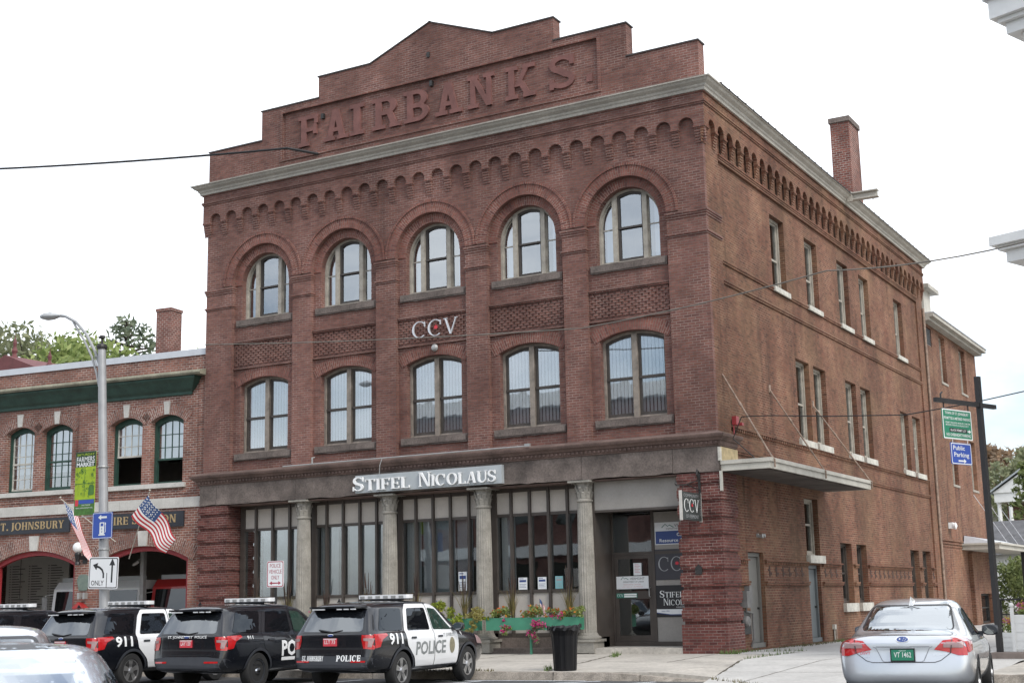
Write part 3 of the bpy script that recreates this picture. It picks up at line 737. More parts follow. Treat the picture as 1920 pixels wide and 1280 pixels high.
mb = MB(); mb.mbox(FR, -3.32, -3.14, 15.40, 15.62, -.07, -.02); mb.build('full_stop', 'letter_red', par)
mb = MB()                                                          # iron tie plates on the parapet
for u, z in ((-8.5, 17.35), (-12.42, 16.22), (-8.42, 16.44)): mb.mbox(FR, u - .05, u + .05, z - .08, z + .08, -.071, .03)
mb.build('tie_plate', 'dark_metal', par)
# -- belt course over the shopfront
mb = MB(); prof = [(.0, 5.075), (.075, 5.08), (.085, 5.115), (.10, 5.12), (.11, 5.20), (.16, 5.215), (.18, 5.25), (.25, 5.30), (.27, 5.35), (.27, 5.375), (.0, 5.46)]
mb.sweep(prof, [(W0 - .05, 1.2), (W0 - .05, -.02), (.02, -.02), (.02, 1.12)])
u = W0
while u < .05: mb.mbox(FR, u, u + .05, 5.13, 5.19, .10, .165); u += .125
belt = mb.build('belt_course', 'belt_stone', hall)
mb = MB(); js = [W0 - .05, -16.38, -13.3, -10.25, -7.05, -3.8, -1.2, .06]
for a, b in zip(js[:-1], js[1:]):
    n = max(3, int((b - a) / .22)); bot = [(a + .006 + (b - a - .012) * i / n, 4.44 + (rnd.uniform(0, .035))) for i in range(n + 1)]
    mb.plate(bot + [(b - .006, 5.074), (a + .006, 5.074)], [], -.60, .06)
    mb.plate([(p[0], p[1] - .001) for p in bot] + [(p[0], 4.62 + rnd.uniform(-.05, .05)) for p in bot[::-1]], [], .05, .085)
mb.box(.055, .075, -.04, 1.1, 4.44, 5.07); mb.box(W0 - .07, W0 - .055, -.04, 1.1, 4.44, 5.07)
mb.build('stone_lintel', 'sandstone', hall)
# -- rusticated corner piers
def pier(x0, x1, name):
    mb = MB(); mb.box(x0 + .05, x1 - .05, -.0, 1.0, -.2, 4.44); mb.box(x0 - .01, x1 + .01, -.08, 1.08, -.2, .70)
    z = .78
    while z < 4.35:
        h = min(.335, 4.43 - z)
        mb.box(x0 + .012, x1 - .012, -.050, 1.05, z, z + h)
        for a, b in ((x0, x0 + .3), (x1 - .3, x1)): mb.box(a, b, -.078, 1.075, z + .072, z + h - .07 if h > .2 else z + h)
        z += .425
    return mb.build(name, 'ground_brick', hall)
pier(-17.12, -15.93, 'corner_pier'); pier(-1.12, .07, 'corner_pier')
# -- windows of the second storey (pairs of sashes under flat arches)
def twin_window():
    f = MB(); H, ZS, RI = .93, 2.12, .21
    opens = [inset_seg(0, H, 0, ZS, RI, a, b, .07, .07) for a, b in ((-.86, -.075), (.075, .86))]
    f.plate(seg_head(0, H, 0, ZS, RI), opens, -.13, 0.0); f.mbox(FR, -.075, .075, .0, 2.25, -.02, .03)
    fr = f.build('window', 'weathered_wood', hall)
    s = MB(); p = MB(); b = MB()
    for a, c in ((-.86, -.075), (.075, .86)):
        out = inset_seg(0, H, 0, ZS, RI, a, c, .07, .07)
        up = inset_seg(0, H, 0, ZS, RI, a + .07, c - .045, 1.12, .14); lo = rect(a + .07, c - .045, .16, 1.05)
        s.plate(out, [up, lo], -.10, -.045); s.mbox(FR, a, c, 1.05, 1.12, -.05, -.02)
        p.plate(inset_seg(0, H, 0, ZS, RI, a + .02, c - .02, .09, .09), [], -.08, -.075, rim=False)
        u = a + .05
        while u < c - .05: b.add([FR(u, .1, -.13), FR(u + .064, .1, -.16), FR(u + .064, 2.2, -.16), FR(u, 2.2, -.13)], [(0, 1, 2, 3)]); u += .105
    s.build('sash', 'dark_sash', fr); p.build('pane', 'window_glass', fr); b.build('vertical_blind', 'blind', fr)
    return fr
w = twin_window(); w.location = (BC[0], .33, 6.0)
for c in BC[1:]: copy_tree(w, hall, (c, .33, 6.0))
def inset_arc(zc, r, u0, u1, zb, n=10):
    return [(u0, zb), (u1, zb)] + [(u1 + (u0 - u1) * i / n, zc + math.sqrt(max(r * r - (u1 + (u0 - u1) * i / n) ** 2, 0))) for i in range(n + 1)]
def arched_window():
    f = MB(); H, ZC = .93, 1.12
    L_, C_, R_ = inset_arc(ZC, .865, -.865, -.52, .08), inset_arc(ZC, .865, -.37, .37, .08), inset_arc(ZC, .865, .52, .865, .08)
    f.plate(round_head(0, H, 0, ZC, 30), [L_, C_, R_], -.14, 0.0)
    for u in (-.51, .385): f.mbox(FR, u, u + .125, .06, 1.80, -.02, .03)
    fr = f.build('arched_window', 'pale_wood', hall)
    s = MB(); s.plate(inset_arc(ZC, .865, -.37, .37, .08), [inset_arc(ZC, .80, -.315, .335, 1.02), rect(-.315, .335, .15, .97)], -.10, -.03); s.mbox(FR, -.37, .37, .97, 1.02, -.05, -.01)
    s.build('sash', 'dark_sash', fr)
    t = MB()
    for a, c in ((-.865, -.52), (.52, .865)):
        t.plate(inset_arc(ZC, .865, a, c, .08), [inset_arc(ZC, .835, a + .022, c - .022, .11)], -.12, -.07); t.mbox(FR, a, c, .99, 1.02, -.10, -.065)
    t.build('side_light', 'pale_wood', fr)
    p = MB(); p.plate(round_head(0, .90, .05, ZC, 30), [], -.09, -.085, rim=False); p.build('pane', 'arched_glass', fr)
    c = MB(); c.mbox(FR, -.84, -.50, .1, 1.9, -.30, -.28); c.mbox(FR, .60, .84, .1, 1.9, -.30, -.28); c.build('curtain', 'blind', fr)
    return fr
w = arched_window(); w.location = (BC[0], .33, 10.19)
for c in BC[1:]: copy_tree(w, hall, (c, .33, 10.19))
for i, c in enumerate(BC):
    for z0, z1 in ((5.755, 5.995), (9.945, 10.185)):
        mb = MB(); n = 12; r_ = random.Random(i * 7 + int(z0))
        top = [(-1.12 + 2.24 * k / n, z1 - z0) for k in range(n + 1)]; bot = [(-1.12 + 2.24 * k / n, r_.uniform(0, .03)) for k in range(n + 1)]
        mb.plate(bot + top[::-1], [], -.44, -.10); mb.mbox(FR, -1.09, 1.09, .05, z1 - z0 - .03, -.11, -.075)
        mb.build('window_sill', 'sandstone', hall, loc=(c, 0, z0))
# -- alley windows
def sash_window(wd, ht, rail=.5, mat='pale_wood', pane='alley_glass', dark=False):
    f = MB(); f.plate(rect(-wd / 2, wd / 2, 0, ht), [rect(-wd / 2 + .07, wd / 2 - .07, .08, ht - .08)], -.14, 0.0, SD)
    fr = f.build('window', mat, hall); s = MB(); zr = ht * rail
    s.plate(rect(-wd / 2 + .06, wd / 2 - .06, .07, ht - .07), [rect(-wd / 2 + .13, wd / 2 - .13, zr + .03, ht - .13), rect(-wd / 2 + .13, wd / 2 - .13, .15, zr - .03)], -.11, -.05, SD)
    s.build('sash', 'dark_sash' if dark else mat, fr)
    p = MB(); p.plate(rect(-wd / 2 + .1, wd / 2 - .1, .1, ht - .1), [], -.09, -.085, SD, rim=False); p.build('pane', pane, fr)
    b = MB(); b.plate(rect(-wd / 2 + .1, wd / 2 - .1, zr - .1, ht - .1), [], -.30, -.29, SD); b.build('roller_blind', 'blind', fr)
    return fr
for a, b in side_w3:
    o = sash_window(b - a, 2.19, .44); o.location = (-.225, (a + b) / 2, 10.17)
    mb = MB(); mb.mbox(SD, -(b - a) / 2 - .08, (b - a) / 2 + .08, 0, .15, -.36, .035); mb.build('stone_sill', 'worn_white', hall, loc=(-.0, (a + b) / 2, 10.02))
for a, b, z0, z1 in side_w2:
    o = sash_window(b - a, z1 - z0, .47); o.location = (-.225, (a + b) / 2, z0)
    mb = MB(); mb.mbox(SD, -(b - a) / 2 - .09, (b - a) / 2 + .09, 0, .19, -.36, .04); mb.build('stone_sill', 'worn_white', hall, loc=(0, (a + b) / 2, z0 - .19))
for a, b, z0, z1 in side_w1:
    o = sash_window(b - a, z1 - z0, .5, 'bronze_frame', dark=True); o.location = (-.24, (a + b) / 2, z0)
    mb = MB(); mb.mbox(SD, -(b - a) / 2 - .07, (b - a) / 2 + .07, 0, .26, -.36, .05); mb.build('stone_sill', 'worn_white', hall, loc=(0, (a + b) / 2, z0 - .26))
o = sash_window(1.28, 1.67, .55); o.location = (-.225, 7.49, 2.5)
mb = MB(); mb.mbox(SD, -.72, .72, 0, .22, -.36, .07); mb.build('stone_sill', 'worn_white', hall, loc=(0, 7.49, 2.28))
# -- alley doors
for yc, wd, ht, z0, mat in ((2.53, 1.18, 2.44, .05, 'grey_door'), (7.46, 1.12, 2.2, .03, 'blue_grey_door')):
    mb = MB(); mb.plate(rect(-wd / 2, wd / 2, 0, ht), [rect(-wd / 2 + .09, wd / 2 - .09, .12, ht - .1)], -.14, 0, SD)
    fr = mb.build('alley_door_frame', mat, hall, loc=(-.17, yc, z0))
    mb = MB(); mb.plate(rect(-wd / 2 + .1, wd / 2 - .1, .12, ht - .11), [], -.11, -.06, SD); mb.mbox(SD, -wd / 2, wd / 2, .0, .12, -.12, .05)
    mb.build('door', mat, fr)
    mb = MB(); mb.lathe([(.0, -.0), (.03, .0), (.03, .06), (0, .065)], 10, (-.06, wd / 2 - .18, 1.0), 'x'); mb.build('handle', 'dark_metal', fr)
# -- shopfront
def shop_bay(x0, x1, mulls, curtains):
    f = MB(); cols = [x0] + mulls + [x1]; hw = .035
    for z0, z1, w0, w1 in ((4.30, 4.46, -.12, .02), (3.64, 3.72, -.08, .0), (1.58, 1.66, -.08, .01), (.42, .52, -.12, .03)): f.mbox(FR, x0, x1, z0, z1, w0, w1)
    for u in mulls: f.mbox(FR, u - hw, u + hw, .40, 4.44, -.10, .045)
    f.mbox(FR, x0, x0 + .16, .40, 4.44, -.14, .03); f.mbox(FR, x1 - .16, x1, .40, 4.44, -.14, .03)
    fr = f.build('shop_window', 'bronze_frame', hall, loc=(0, .55, 0))
    for a, b in zip(cols[:-1], cols[1:]):
        q = MB(); q.mbox(FR, a + .04, b - .04, 3.72, 4.30, -.06, -.03); q.build('head_panel', 'beige_panel', fr)
        q = MB(); q.mbox(FR, a + .04, b - .04, .52, 1.58, -.06, -.03); q.build('base_panel', 'beige_panel', fr)
    p = MB(); p.mbox(FR, x0 + .02, x1 - .02, 1.60, 3.70, -.065, -.06); p.build('pane', 'shop_glass', fr)
    c = MB()
    for (a, b, ang) in curtains:
        u = a
        while u < b: c.add([FR(u, 1.62, -.24), FR(u + .055, 1.62, -.24 - ang), FR(u + .055, 3.68, -.24 - ang), FR(u, 3.68, -.24)], [(0, 1, 2, 3)]); u += .072 + (.03 if ang > .05 else 0)
    if curtains: c.build('vertical_blind', 'shop_blind', fr)
shop_bay(-15.9, -13.2, [-15.30, -14.65, -14.0], [(-15.2, -13.5, .03)])
shop_bay(-13.15, -10.12, [-12.6, -12.0, -11.4, -10.8], [(-13, -12.4, .03), (-11.95, -10.7, .03)])
shop_bay(-10.05, -7.0, [-9.43, -8.85, -8.27, -7.66], [(-9.9, -9.45, .02), (-9.35, -8.3, .05), (-8.2, -7.7, .04)])
shop_bay(-6.92, -3.88, [-6.3, -5.72, -5.14, -4.56], [(-6.75, -6.35, .03)])
mb = MB(); mb.box(-15.95, -3.6, .48, .9, -.2, .41); mb.box(-16.0, -3.62, .08, .5, -.2, .14); mb.box(-15.95, -3.6, .02, .1, -.2, .05)
mb.build('shopfront_plinth', 'sandstone', hall)
mb = MB(); mb.box(-15.95, -1.1, -.0, 1.75, 4.405, 4.438); mb.build('soffit', 'belt_stone', hall)
# columns
def column():
    mb = MB(); n = 40; prof = []
    pts = []; zs = [.52, 1.6, 2.8, 3.9]; rs = [.228, .226, .215, .196]
    for z, r_ in zip(zs, rs):
        for k in range(n): q = r_ * (1.0 if k % 2 else .93); pts.append((q * math.cos(2 * math.pi * k / n), q * math.sin(2 * math.pi * k / n), z))
    mb.add(pts, [(i * n + k, i * n + (k + 1) % n, (i + 1) * n + (k + 1) % n, (i + 1) * n + k) for i in range(3) for k in range(n)])
    mb.lathe([(.20, 3.88), (.225, 3.90), (.225, 3.94), (.20, 3.96)], 24)
    col = mb.build('column', 'column_stone', hall)
    mb = MB(); mb.lathe([(.30, .36), (.33, .38), (.33, .42), (.27, .45), (.26, .48), (.245, .52), (.2, .53)], 24); mb.box(-.34, .34, -.34, .34, .30, .365); mb.box(-.29, .29, -.29, .29, .02, .30)
    mb.build('pedestal', 'column_stone', col)
    mb = MB(); mb.lathe([(.195, 3.95), (.20, 4.05), (.21, 4.2), (.225, 4.33), (.25, 4.39), (.2, 4.40)], 20)
    for row, (z0, z1, r0, r1, m_) in enumerate(((3.97, 4.15, .205, .245, 10), (4.10, 4.28, .212, .265, 10), (4.2, 4.385, .225, .34, 4))):
        for k in range(m_):
            a = 2 * math.pi * (k + .5 * row) / m_ + (math.pi / 4 - math.pi * .25 * 2 if m_ == 4 else 0); da = .26 if m_ > 4 else .14
            P = lambda r_, q, z: (r_ * math.cos(a + q), r_ * math.sin(a + q), z)
            mb.add([P(r0, -da, z0), P(r0, da, z0), P(r0 + .03, da, z1 - .05), P(r0 + .03, -da, z1 - .05), P(r1, -da * .6, z1), P(r1, da * .6, z1), P(r1 + .005, -da * .4, z1 - .045), P(r1 + .005, da * .4, z1 - .045)],
                   [(0, 1, 2, 3), (3, 2, 5, 4), (4, 5, 7, 6)])
    mb.box(-.33, .33, -.33, .33, 4.385, 4.437); mb.build('capital', 'column_stone', col)
    return col
c0 = column(); c0.location = (CC[0], .17, 0)
for x in CC[1:]: copy_tree(c0, hall, (x, .17, 0))
# entrance recess
mb = MB(); mb.box(-3.6, -1.12, .25, .33, 3.66, 4.40); mb.build('entrance_fascia', 'grey_panel', hall)
mb = MB(); mb.box(-3.72, -3.6, .22, 1.26, .14, 4.40); mb.box(-3.62, -1.1, .23, .35, 3.60, 3.66); mb.box(-3.6, -1.1, .33, 1.25, 3.63, 3.66)
mb.box(-3.6, -1.1, 1.20, 1.30, .14, .26); mb.box(-3.6, -1.1, 1.20, 1.30, 2.50, 2.58); mb.box(-2.44, -2.36, 1.19, 1.30, .26, 3.63); mb.box(-3.6, -3.55, 1.19, 1.3, .26, 3.63); mb.box(-1.16, -1.1, 1.19, 1.3, .26, 3.63)
ent = mb.build('entrance_frame', 'bronze_frame', hall)
mb = MB(); mb.box(-2.36, -1.16, 1.22, 1.28, .26, 3.6); mb.build('panel', 'grey_panel', ent)
mb = MB(); mb.box(-3.55, -2.44, 1.23, 1.24, 2.58, 3.6); mb.build('transom_pane', 'shop_glass', ent)
mb = MB(); mb.plate(rect(-3.545, -2.45, .265, 2.495), [rect(-3.44, -2.56, 1.56, 2.40), rect(-3.44, -2.56, .42, 1.36)], -1.27, -1.21)
dr = mb.build('entrance_door', 'bronze_frame', hall)
mb = MB(); mb.box(-3.46, -2.54, 1.235, 1.245, .40, 2.42); mb.build('pane', 'shop_glass', dr)
mb = MB(); mb.tube([(-2.52, 1.20, 1.40), (-2.52, 1.12, 1.42), (-2.52, 1.12, 1.62), (-2.52, 1.20, 1.64)], .014, 8); mb.build('handle', 'grey_metal', dr)
mb = MB(); mb.box(-3.74, -1.08, -.07, 1.3, -.2, .145); mb.build('door_step', 'sidewalk_concrete', hall)
# -- alley canopy with tie rods, and wall flashing
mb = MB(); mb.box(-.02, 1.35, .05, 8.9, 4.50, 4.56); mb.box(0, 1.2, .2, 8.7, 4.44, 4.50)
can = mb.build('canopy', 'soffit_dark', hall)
mb = MB()
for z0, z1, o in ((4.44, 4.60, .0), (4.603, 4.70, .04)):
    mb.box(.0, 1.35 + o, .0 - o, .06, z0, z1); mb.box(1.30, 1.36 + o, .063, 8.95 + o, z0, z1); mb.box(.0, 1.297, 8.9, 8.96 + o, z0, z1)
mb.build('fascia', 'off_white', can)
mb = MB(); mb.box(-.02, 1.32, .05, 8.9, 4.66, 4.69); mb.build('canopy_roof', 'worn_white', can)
for (y0, y1, br) in ((.64, .15, True), (4.34, 4.3, False), (8.24, 8.85, False)):
    mb = MB(); a, b = Vector((-.06, y0, 7.06)), Vector((1.36, y1 + .0, 4.72)); mb.tube([a, b], .022, 8); mb.tube([b, b + Vector((.06, 0, -.06)), b + Vector((.06, 0, -.26))], .024, 8)
    m_ = a.lerp(b, .42); mb.tube([a.lerp(b, .37), m_], .034, 8); mb.box(-.06, -.03, y0 - .06, y0 + .06, 6.95, 7.17)
    mb.build('tie_rod', 'rust_metal', can)
mb = MB(); mb.box(.076, .085, .02, 1.2, 4.70, 5.06); mb.build('wall_flashing', 'tan_flashing', hall)
mb = MB(); mb.box(.04, .09, -.10, .04, 4.70, 5.04); mb.box(.06, .12, -.105, -.03, 3.95, 4.44); mb.build('corner_flashing', 'worn_white', hall)
# -- chimney, hoist beam, downpipe, conduit
mb = MB(); mb.box(-1.14, -.45, 15.96, 17.3, 14.6, 18.55); ch = mb.build('chimney', 'chimney_brick', hall)
mb = MB(); mb.box(-1.19, -.40, 15.91, 17.35, 18.55, 18.74); mb.build('chimney_cap', 'sandstone', ch)
mb = MB(); mb.box(.18, 1.3, 12.48, 12.74, 14.50, 14.54); mb.box(.18, 1.3, 12.48, 12.74, 14.72, 14.76); mb.box(.2, 1.28, 12.58, 12.64, 14.54, 14.72); mb.box(.25, .45, 12.46, 12.50, 14.45, 14.78); mb.box(1.1, 1.13, 12.6, 12.62, 14.42, 14.5)
mb.build('hoist_beam', 'cornice_grey', hall)
mb = MB(); mb.tube([(.06, D0 - .1, 12.7), (.06, D0 - .1, .05)], .055, 8); mb.build('downpipe', 'rust_metal', hall)
mb = MB(); mb.tube([(-13.6, -.30, 5.44), (-5.3, -.30, 5.44)], .02, 6); mb.tube([(-12.52, -.28, 5.45), (-12.52, -.28, 5.62), (-12.5, -.2, 5.64)], .025, 6); mb.box(-5.35, -5.2, -.33, -.26, 5.42, 5.5)
mb.tube([(-10.0, -.3, 5.44), (-10.08, -.31, 5.25), (-10.12, -.28, 5.0)], .012, 6)
mb.build('conduit', 'grey_metal', hall)
# -- things fixed to the walls
mb = MB(); mb.box(0, .12, -.08, .12, 0, .22); mb.box(.0, .18, .17, .30, .0, .07); mb.tube([(.03, -.05, 0), (.03, -.05, -.38)], .018, 6)
tag(mb.build('alarm_box', 'red_box', loc=(.0, 1.2, 5.72)), 'small red alarm box on the side wall above the awning', 'alarm box')
t = thing('electric_meter', 'grey electric meter boxes and conduit beside the first alley door', 'electric meter', (-.06, 1.35, .0))
mb = MB(); mb.box(0, .2, -.16, .16, 1.08, 1.5); mb.box(0, .14, .2, .42, 1.2, 1.62); mb.tube([(.1, .0, 1.1), (.1, .0, .98), (.1, .25, .96), (.1, .45, .93), (.1, .47, .3), (.02, .47, .1)], .028, 8)
mb.build('meter_box', 'meter_grey', t)
mb = MB(); mb.box(-.02, .09, -.32, .33, .42, 1.0); mb.build('backboard', 'dark_metal', t)
mb = MB(); mb.lathe([(.0, 0), (.14, .0), (.14, .12), (.11, .16), (0, .17)], 20, (.05, -.1, .74), 'x'); mb.build('meter_dial', 'meter_grey', t)
mb = MB(); mb.box(0, .05, -.04, .04, -.05, .05); mb.lathe([(.035, 0), (.06, .12), (0, .13)], 12, (.05, 0, -.02), 'x'); mb.tube([(.02, .05, 0), (.06, .28, .02)], .02, 8); mb.lathe([(.0, 0), (.04, .0), (.05, .07), (0, .08)], 10, (.06, .28, .0), 'x')
tag(mb.build('security_light', 'grey_metal', loc=(-.06, 2.70, 2.94)), 'small twin security light above the first alley door', 'light fitting')
mb = MB(); mb.box(0, .09, -.07, .07, 0, .14); mb.tube([(.04, 0, 0), (.04, 0, -.35)], .02, 6)
tag(mb.build('outlet_box', 'worn_white', loc=(-.06, 8.92, .35)), 'small white outlet box low on the alley wall by the blue-grey door', 'outlet box')
mb = MB(); mb.tube([(.05, 0, 0), (.05, 0, -.42)], .05, 8); mb.lathe([(.09, -.45), (.09, -.41), (0, -.40)], 10, (.06, .1, 0)); tag(mb.build('standpipe', 'rust_metal', loc=(-.06, 9.0, .42)), 'rusty standpipe at the foot of the alley wall', 'pipe')
mb = MB(); mb.plate([(-.09, -.12), (.09, -.12), (.09, .05), (0, .13), (-.09, .05)], [], 0, .02); tag(mb.build('wall_badge', 'dark_metal', loc=(-.62, -.058, 2.04)), 'small dark badge on the brick corner pier', 'badge')

# ---------------------------------------------------------------- rear wing of the hall, with its porch
plain('dark_green_paint', (0.022, 0.060, 0.045), 0.6, var=0.3, nscale=4, fine=0.1)
plain('green_fascia', (0.022, 0.056, 0.043), 0.65, var=0.35, nscale=3, fine=0.15)
plain('mossy_stone', (0.21, 0.20, 0.15), 0.9, var=0.35, nscale=2, fine=0.2)
plain('pale_stone', (0.46, 0.45, 0.42), 0.85, var=0.15, nscale=2, fine=0.07)
plain('metal_coping', (0.52, 0.54, 0.57), 0.4, metal=0.3, var=0.06)
plain('fire_red', (0.36, 0.022, 0.022), 0.35, coat=0.4, var=0.08)
plain('door_red', (0.26, 0.025, 0.03), 0.5, var=0.12)
plain('navy_sign', (0.020, 0.024, 0.032), 0.5, var=0.15)
plain('gold_letter', (0.34, 0.25, 0.13), 0.5, var=0.1)
plain('plaster', (0.22, 0.21, 0.19), 0.9, var=0.1)
plain('board_grey', (0.36, 0.36, 0.34), 0.8, var=0.05)
plain('ink', (0.05, 0.05, 0.055), 0.7, var=0.1)
plain('bark', (0.075, 0.058, 0.045), 0.95, var=0.35, nscale=5)
plain('asphalt_shingle', (0.10, 0.10, 0.105), 0.9, var=0.25, nscale=2, fine=0.2)
glass('dark_glass', (0.5, 0.55, 0.55), 0.035, opaque=(0.012, 0.014, 0.015))

wing = thing('rear_wing', 'lower brick rear wing behind the tall hall, with a flat eave and streaked wall', 'building', (0, D0, 0))
mb = MB(); ops = [(2.83, 3.9, 10.1, 12.1), (6.65, 7.85, 10.1, 12.1), (3.5, 4.62, 5.83, 7.65), (7.35, 8.5, 5.83, 8.0), (7.2, 9.7, .02, 1.3)]
mb.plate(rect(.01, 10.2, -.2, 12.35), [rect(a, b, c, d) for a, b, c, d in ops] + [rect(.45, 1.45, 11.35, 12.1)], -.35, -.05, SD)
mb.box(-8, -.06, 10.0, 10.19, -.2, 12.3); mb.mbox(SD, .05, 4.2, 3.30, 3.36, -.051, .0); mb.mbox(SD, .05, 4.2, 3.18, 3.24, -.051, -.02); mb.mbox(SD, .05, 4.2, 3.42, 3.48, -.051, .02)
mb.mbox(SD, 5.2, 6.1, -.2, 3.0, -.051, .12)
mb.build('wing_wall', 'wing_brick', wing)
mb = MB(); mb.box(-8, .42, -.0, 10.5, 12.37, 12.52); mb.box(-8, .25, .0, 10.35, 12.24, 12.369); mb.build('eave', 'cornice_grey', wing)
mb = MB(); mb.box(-8, .46, -.0, 10.55, 12.522, 12.56); mb.build('roof', 'metal_coping', wing)
mb = MB(); mb.box(-6, -.02, .5, 1.7, 12.6, 13.65); h = mb.build('roof_hut', 'off_white', wing)
mb = MB(); mb.box(-6, .25, .3, 2.2, 13.65, 13.82); mb.build('hut_roof', 'cornice_grey', h)
for a, b, c, d in ops:
    f = MB(); f.plate(rect(-(b - a) / 2, (b - a) / 2, 0, d - c), [rect(-(b - a) / 2 + .08, (b - a) / 2 - .08, .08, d - c - .08)], -.12, 0, SD); f.mbox(SD, -(b - a) / 2, (b - a) / 2, (d - c) * .5, (d - c) * .5 + .06, -.1, -.02)
    f.mbox(SD, -(b - a) / 2 - .05, (b - a) / 2 + .05, -.1, -.003, -.1, .2)
    fr = f.build('window', 'pale_wood' if c > 2 else 'dark_metal', wing, loc=(-.22, (a + b) / 2, c))
    p = MB(); p.mbox(SD, -(b - a) / 2 + .05, (b - a) / 2 - .05, .05, d - c - .05, -.08, -.075); p.build('pane', 'alley_glass' if c > 2 else 'dark_glass', fr)
mb = MB(); mb.mbox(SD, .45, 1.45, 11.35, 12.1, -.32, -.28)
for k in range(8): mb.mbox(SD, .46, 1.44, 11.37 + k * .09, 11.42 + k * .09, -.27, -.07)
mb.build('louvre', 'dark_metal', wing)
mb = MB(); mb.box(-7.9, -.36, .2, 9.9, 5.0, 5.1); mb.box(-3.1, -3, .2, 9.9, 0, 12.2); mb.build('interior', 'interior_dark', wing)
mb = MB(); mb.box(0, .18, -.09, .09, -.12, .12); mb.lathe([(0, 0), (.12, 0), (.14, .1), (0, .16)], 12, (.18, 0, -.02), 'x')
tag(mb.build('wall_lamp', 'sign_white', loc=(-.05, D0 + 2.0, 4.05)), 'white wall lamp on the streaked rear wing', 'light fitting')
porch = thing('porch', 'flat roofed porch on black posts at the back of the brick hall', 'porch', (0, 27.6, 0))
mb = MB(); mb.box(-.05, 1.46, 0, 9.6, 3.12, 3.30); mb.box(-.05, 1.56, -.08, 9.7, 3.303, 3.38); mb.build('porch_roof', 'off_white', porch)
mb = MB(); mb.add([(0, .2, 3.385), (1.3, .2, 3.385), (1.2, 9, 3.385), (0, 9, 3.385), (0, .4, 3.72), (.0, 9, 3.72)], [(0, 1, 4), (1, 2, 5, 4), (2, 3, 5)]); mb.build('flashing', 'metal_coping', porch)
for y in (6.3, 9.3): mb = MB(); mb.box(1.2, 1.36, y, y + .16, -.2, 3.12); mb.build('post', 'sign_black', porch)
mb = MB(); mb.box(.0, .14, 6.0, 6.16, 2.3, 2.62); mb.build('wall_lantern', 'dark_metal', porch)
for y, y2 in ((3.2, 1.2), (5.6, 3.6), (8.0, 6.0)): mb = MB(); mb.tube([(-.04, y, 5.6), (1.4, y2 + 1.2, 3.38)], .014, 5); mb.build('tie_rod', 'metal_coping', porch)
# terrace railing with a bench-like frame behind the planters
t = thing('railing', 'black metal railing with a curved scroll panel behind the planters', 'railing', (5.35, 6.0, 0))
mb = MB(); mb.tube([(0, 0, 1.14), (3, .2, 1.14)], .025, 6); mb.tube([(0, 0, .76), (3, .2, .76)], .018, 6); mb.tube([(0, 0, .15), (3, .2, .15)], .018, 6)
for k in range(22): mb.tube([(k * .14, k * .0093, .15), (k * .14, k * .0093, .76)], .009, 5)
mb.tube([(.02, 0, -.05), (.02, 0, 1.14)], .03, 6); mb.tube([(.3, 0, .78), (.45, 0, .95), (.6, 0, 1.1), (.75, 0, .95), (.9, 0, .78)], .012, 5); mb.build('bars', 'dark_metal', t)

# ---------------------------------------------------------------- fire station (its front turned a few degrees from the hall's)
fs = thing('fire_station', 'two-storey brick fire station with green cornice and two arched red garage doors', 'fire station', (-17.1, .15, 0), R(6.3))
FW = 13.2                                                          # local: x = minus distance from the hall
wins = [(-1.45, .635), (-3.05, .635), (-5.89, .64), (-7.46, .61), (-10.3, .63), (-11.8, .63)]; doors = [(-2.25, 1.72), (-6.65, 1.70), (-11.05, 1.70)]
mb = MB()
mb.plate(rect(-FW, .1, -.25, 9.26), [seg_head(c, h, 5.27, 7.24, .21) for c, h in wins] + [seg_head(c, h, -.24, 2.92, .40, 16) for c, h in doors], -.34, 0)
mb.mbox(FR, -4.94, -4.21, 4.80, 8.1, -.01, .06); mb.mbox(FR, -.20, .1, 4.83, 8.6, -.01, .05)
mb.mbox(FR, -FW, .1, 4.9, 4.96, -.01, .02)
mb.box(-FW, -FW + .3, .34, 9, -.25, 9.2); mb.box(-FW + .3, .0, 8.7, 9, -.25, 9.2)
mb.build('station_wall', 'station_brick', fs)
for c, h in wins:
    mb = MB(); r_, t_ = seg_geo(h, .21); mb.ring(c, 7.45 - r_, r_ + .001, r_ + .35, math.pi / 2 - t_ * 1.2, math.pi / 2 + t_ * 1.2, 16, -.02, .018); mb.build('brick_arch', 'station_arch_brick', fs)
for c, h in doors:
    mb = MB(); r_, t_ = seg_geo(h, .40); mb.ring(c, 3.32 - r_, r_ + .001, r_ + .46, math.pi / 2 - t_ * 1.12, math.pi / 2 + t_ * 1.12, 26, -.02, .018); mb.build('brick_arch', 'station_arch_brick', fs)
for c, h in wins: mb = MB(); mb.plate([(c - .085, 7.455), (c + .085, 7.455), (c + .125, 7.87), (c - .125, 7.87)], [], -.02, .05); mb.build('keystone', 'pale_stone', fs)
for c, h in doors: mb = MB(); mb.plate([(c - .15, 3.325), (c + .15, 3.325), (c + .2, 3.80), (c - .2, 3.80)], [], -.02, .06); mb.build('keystone', 'pale_stone', fs)
for a, b in ((-3.72, -.68), (-8.25, -5.12), (-12.6, -9.6)): mb = MB(); mb.mbox(FR, a, b, 5.115, 5.26, -.3, .09); mb.build('stone_sill', 'pale_stone', fs)
mb = MB(); x = -FW
while x < -.06: x2 = min(x + 2.5, -.05); mb.mbox(FR, x + .006, x2 - .006, 4.47, 4.79, -.01, .045); x = x2
mb.build('stone_band', 'pale_stone', fs)
mb = MB(); mb.sweep([(.0, 8.02), (.06, 8.03), (.07, 8.12), (.16, 8.2), (.3, 8.40), (.40, 8.50), (.42, 8.56), (.0, 8.57)], [(-FW, 0), (-.55, 0), (-.55, .3)]); mb.build('cornice', 'green_fascia', fs)
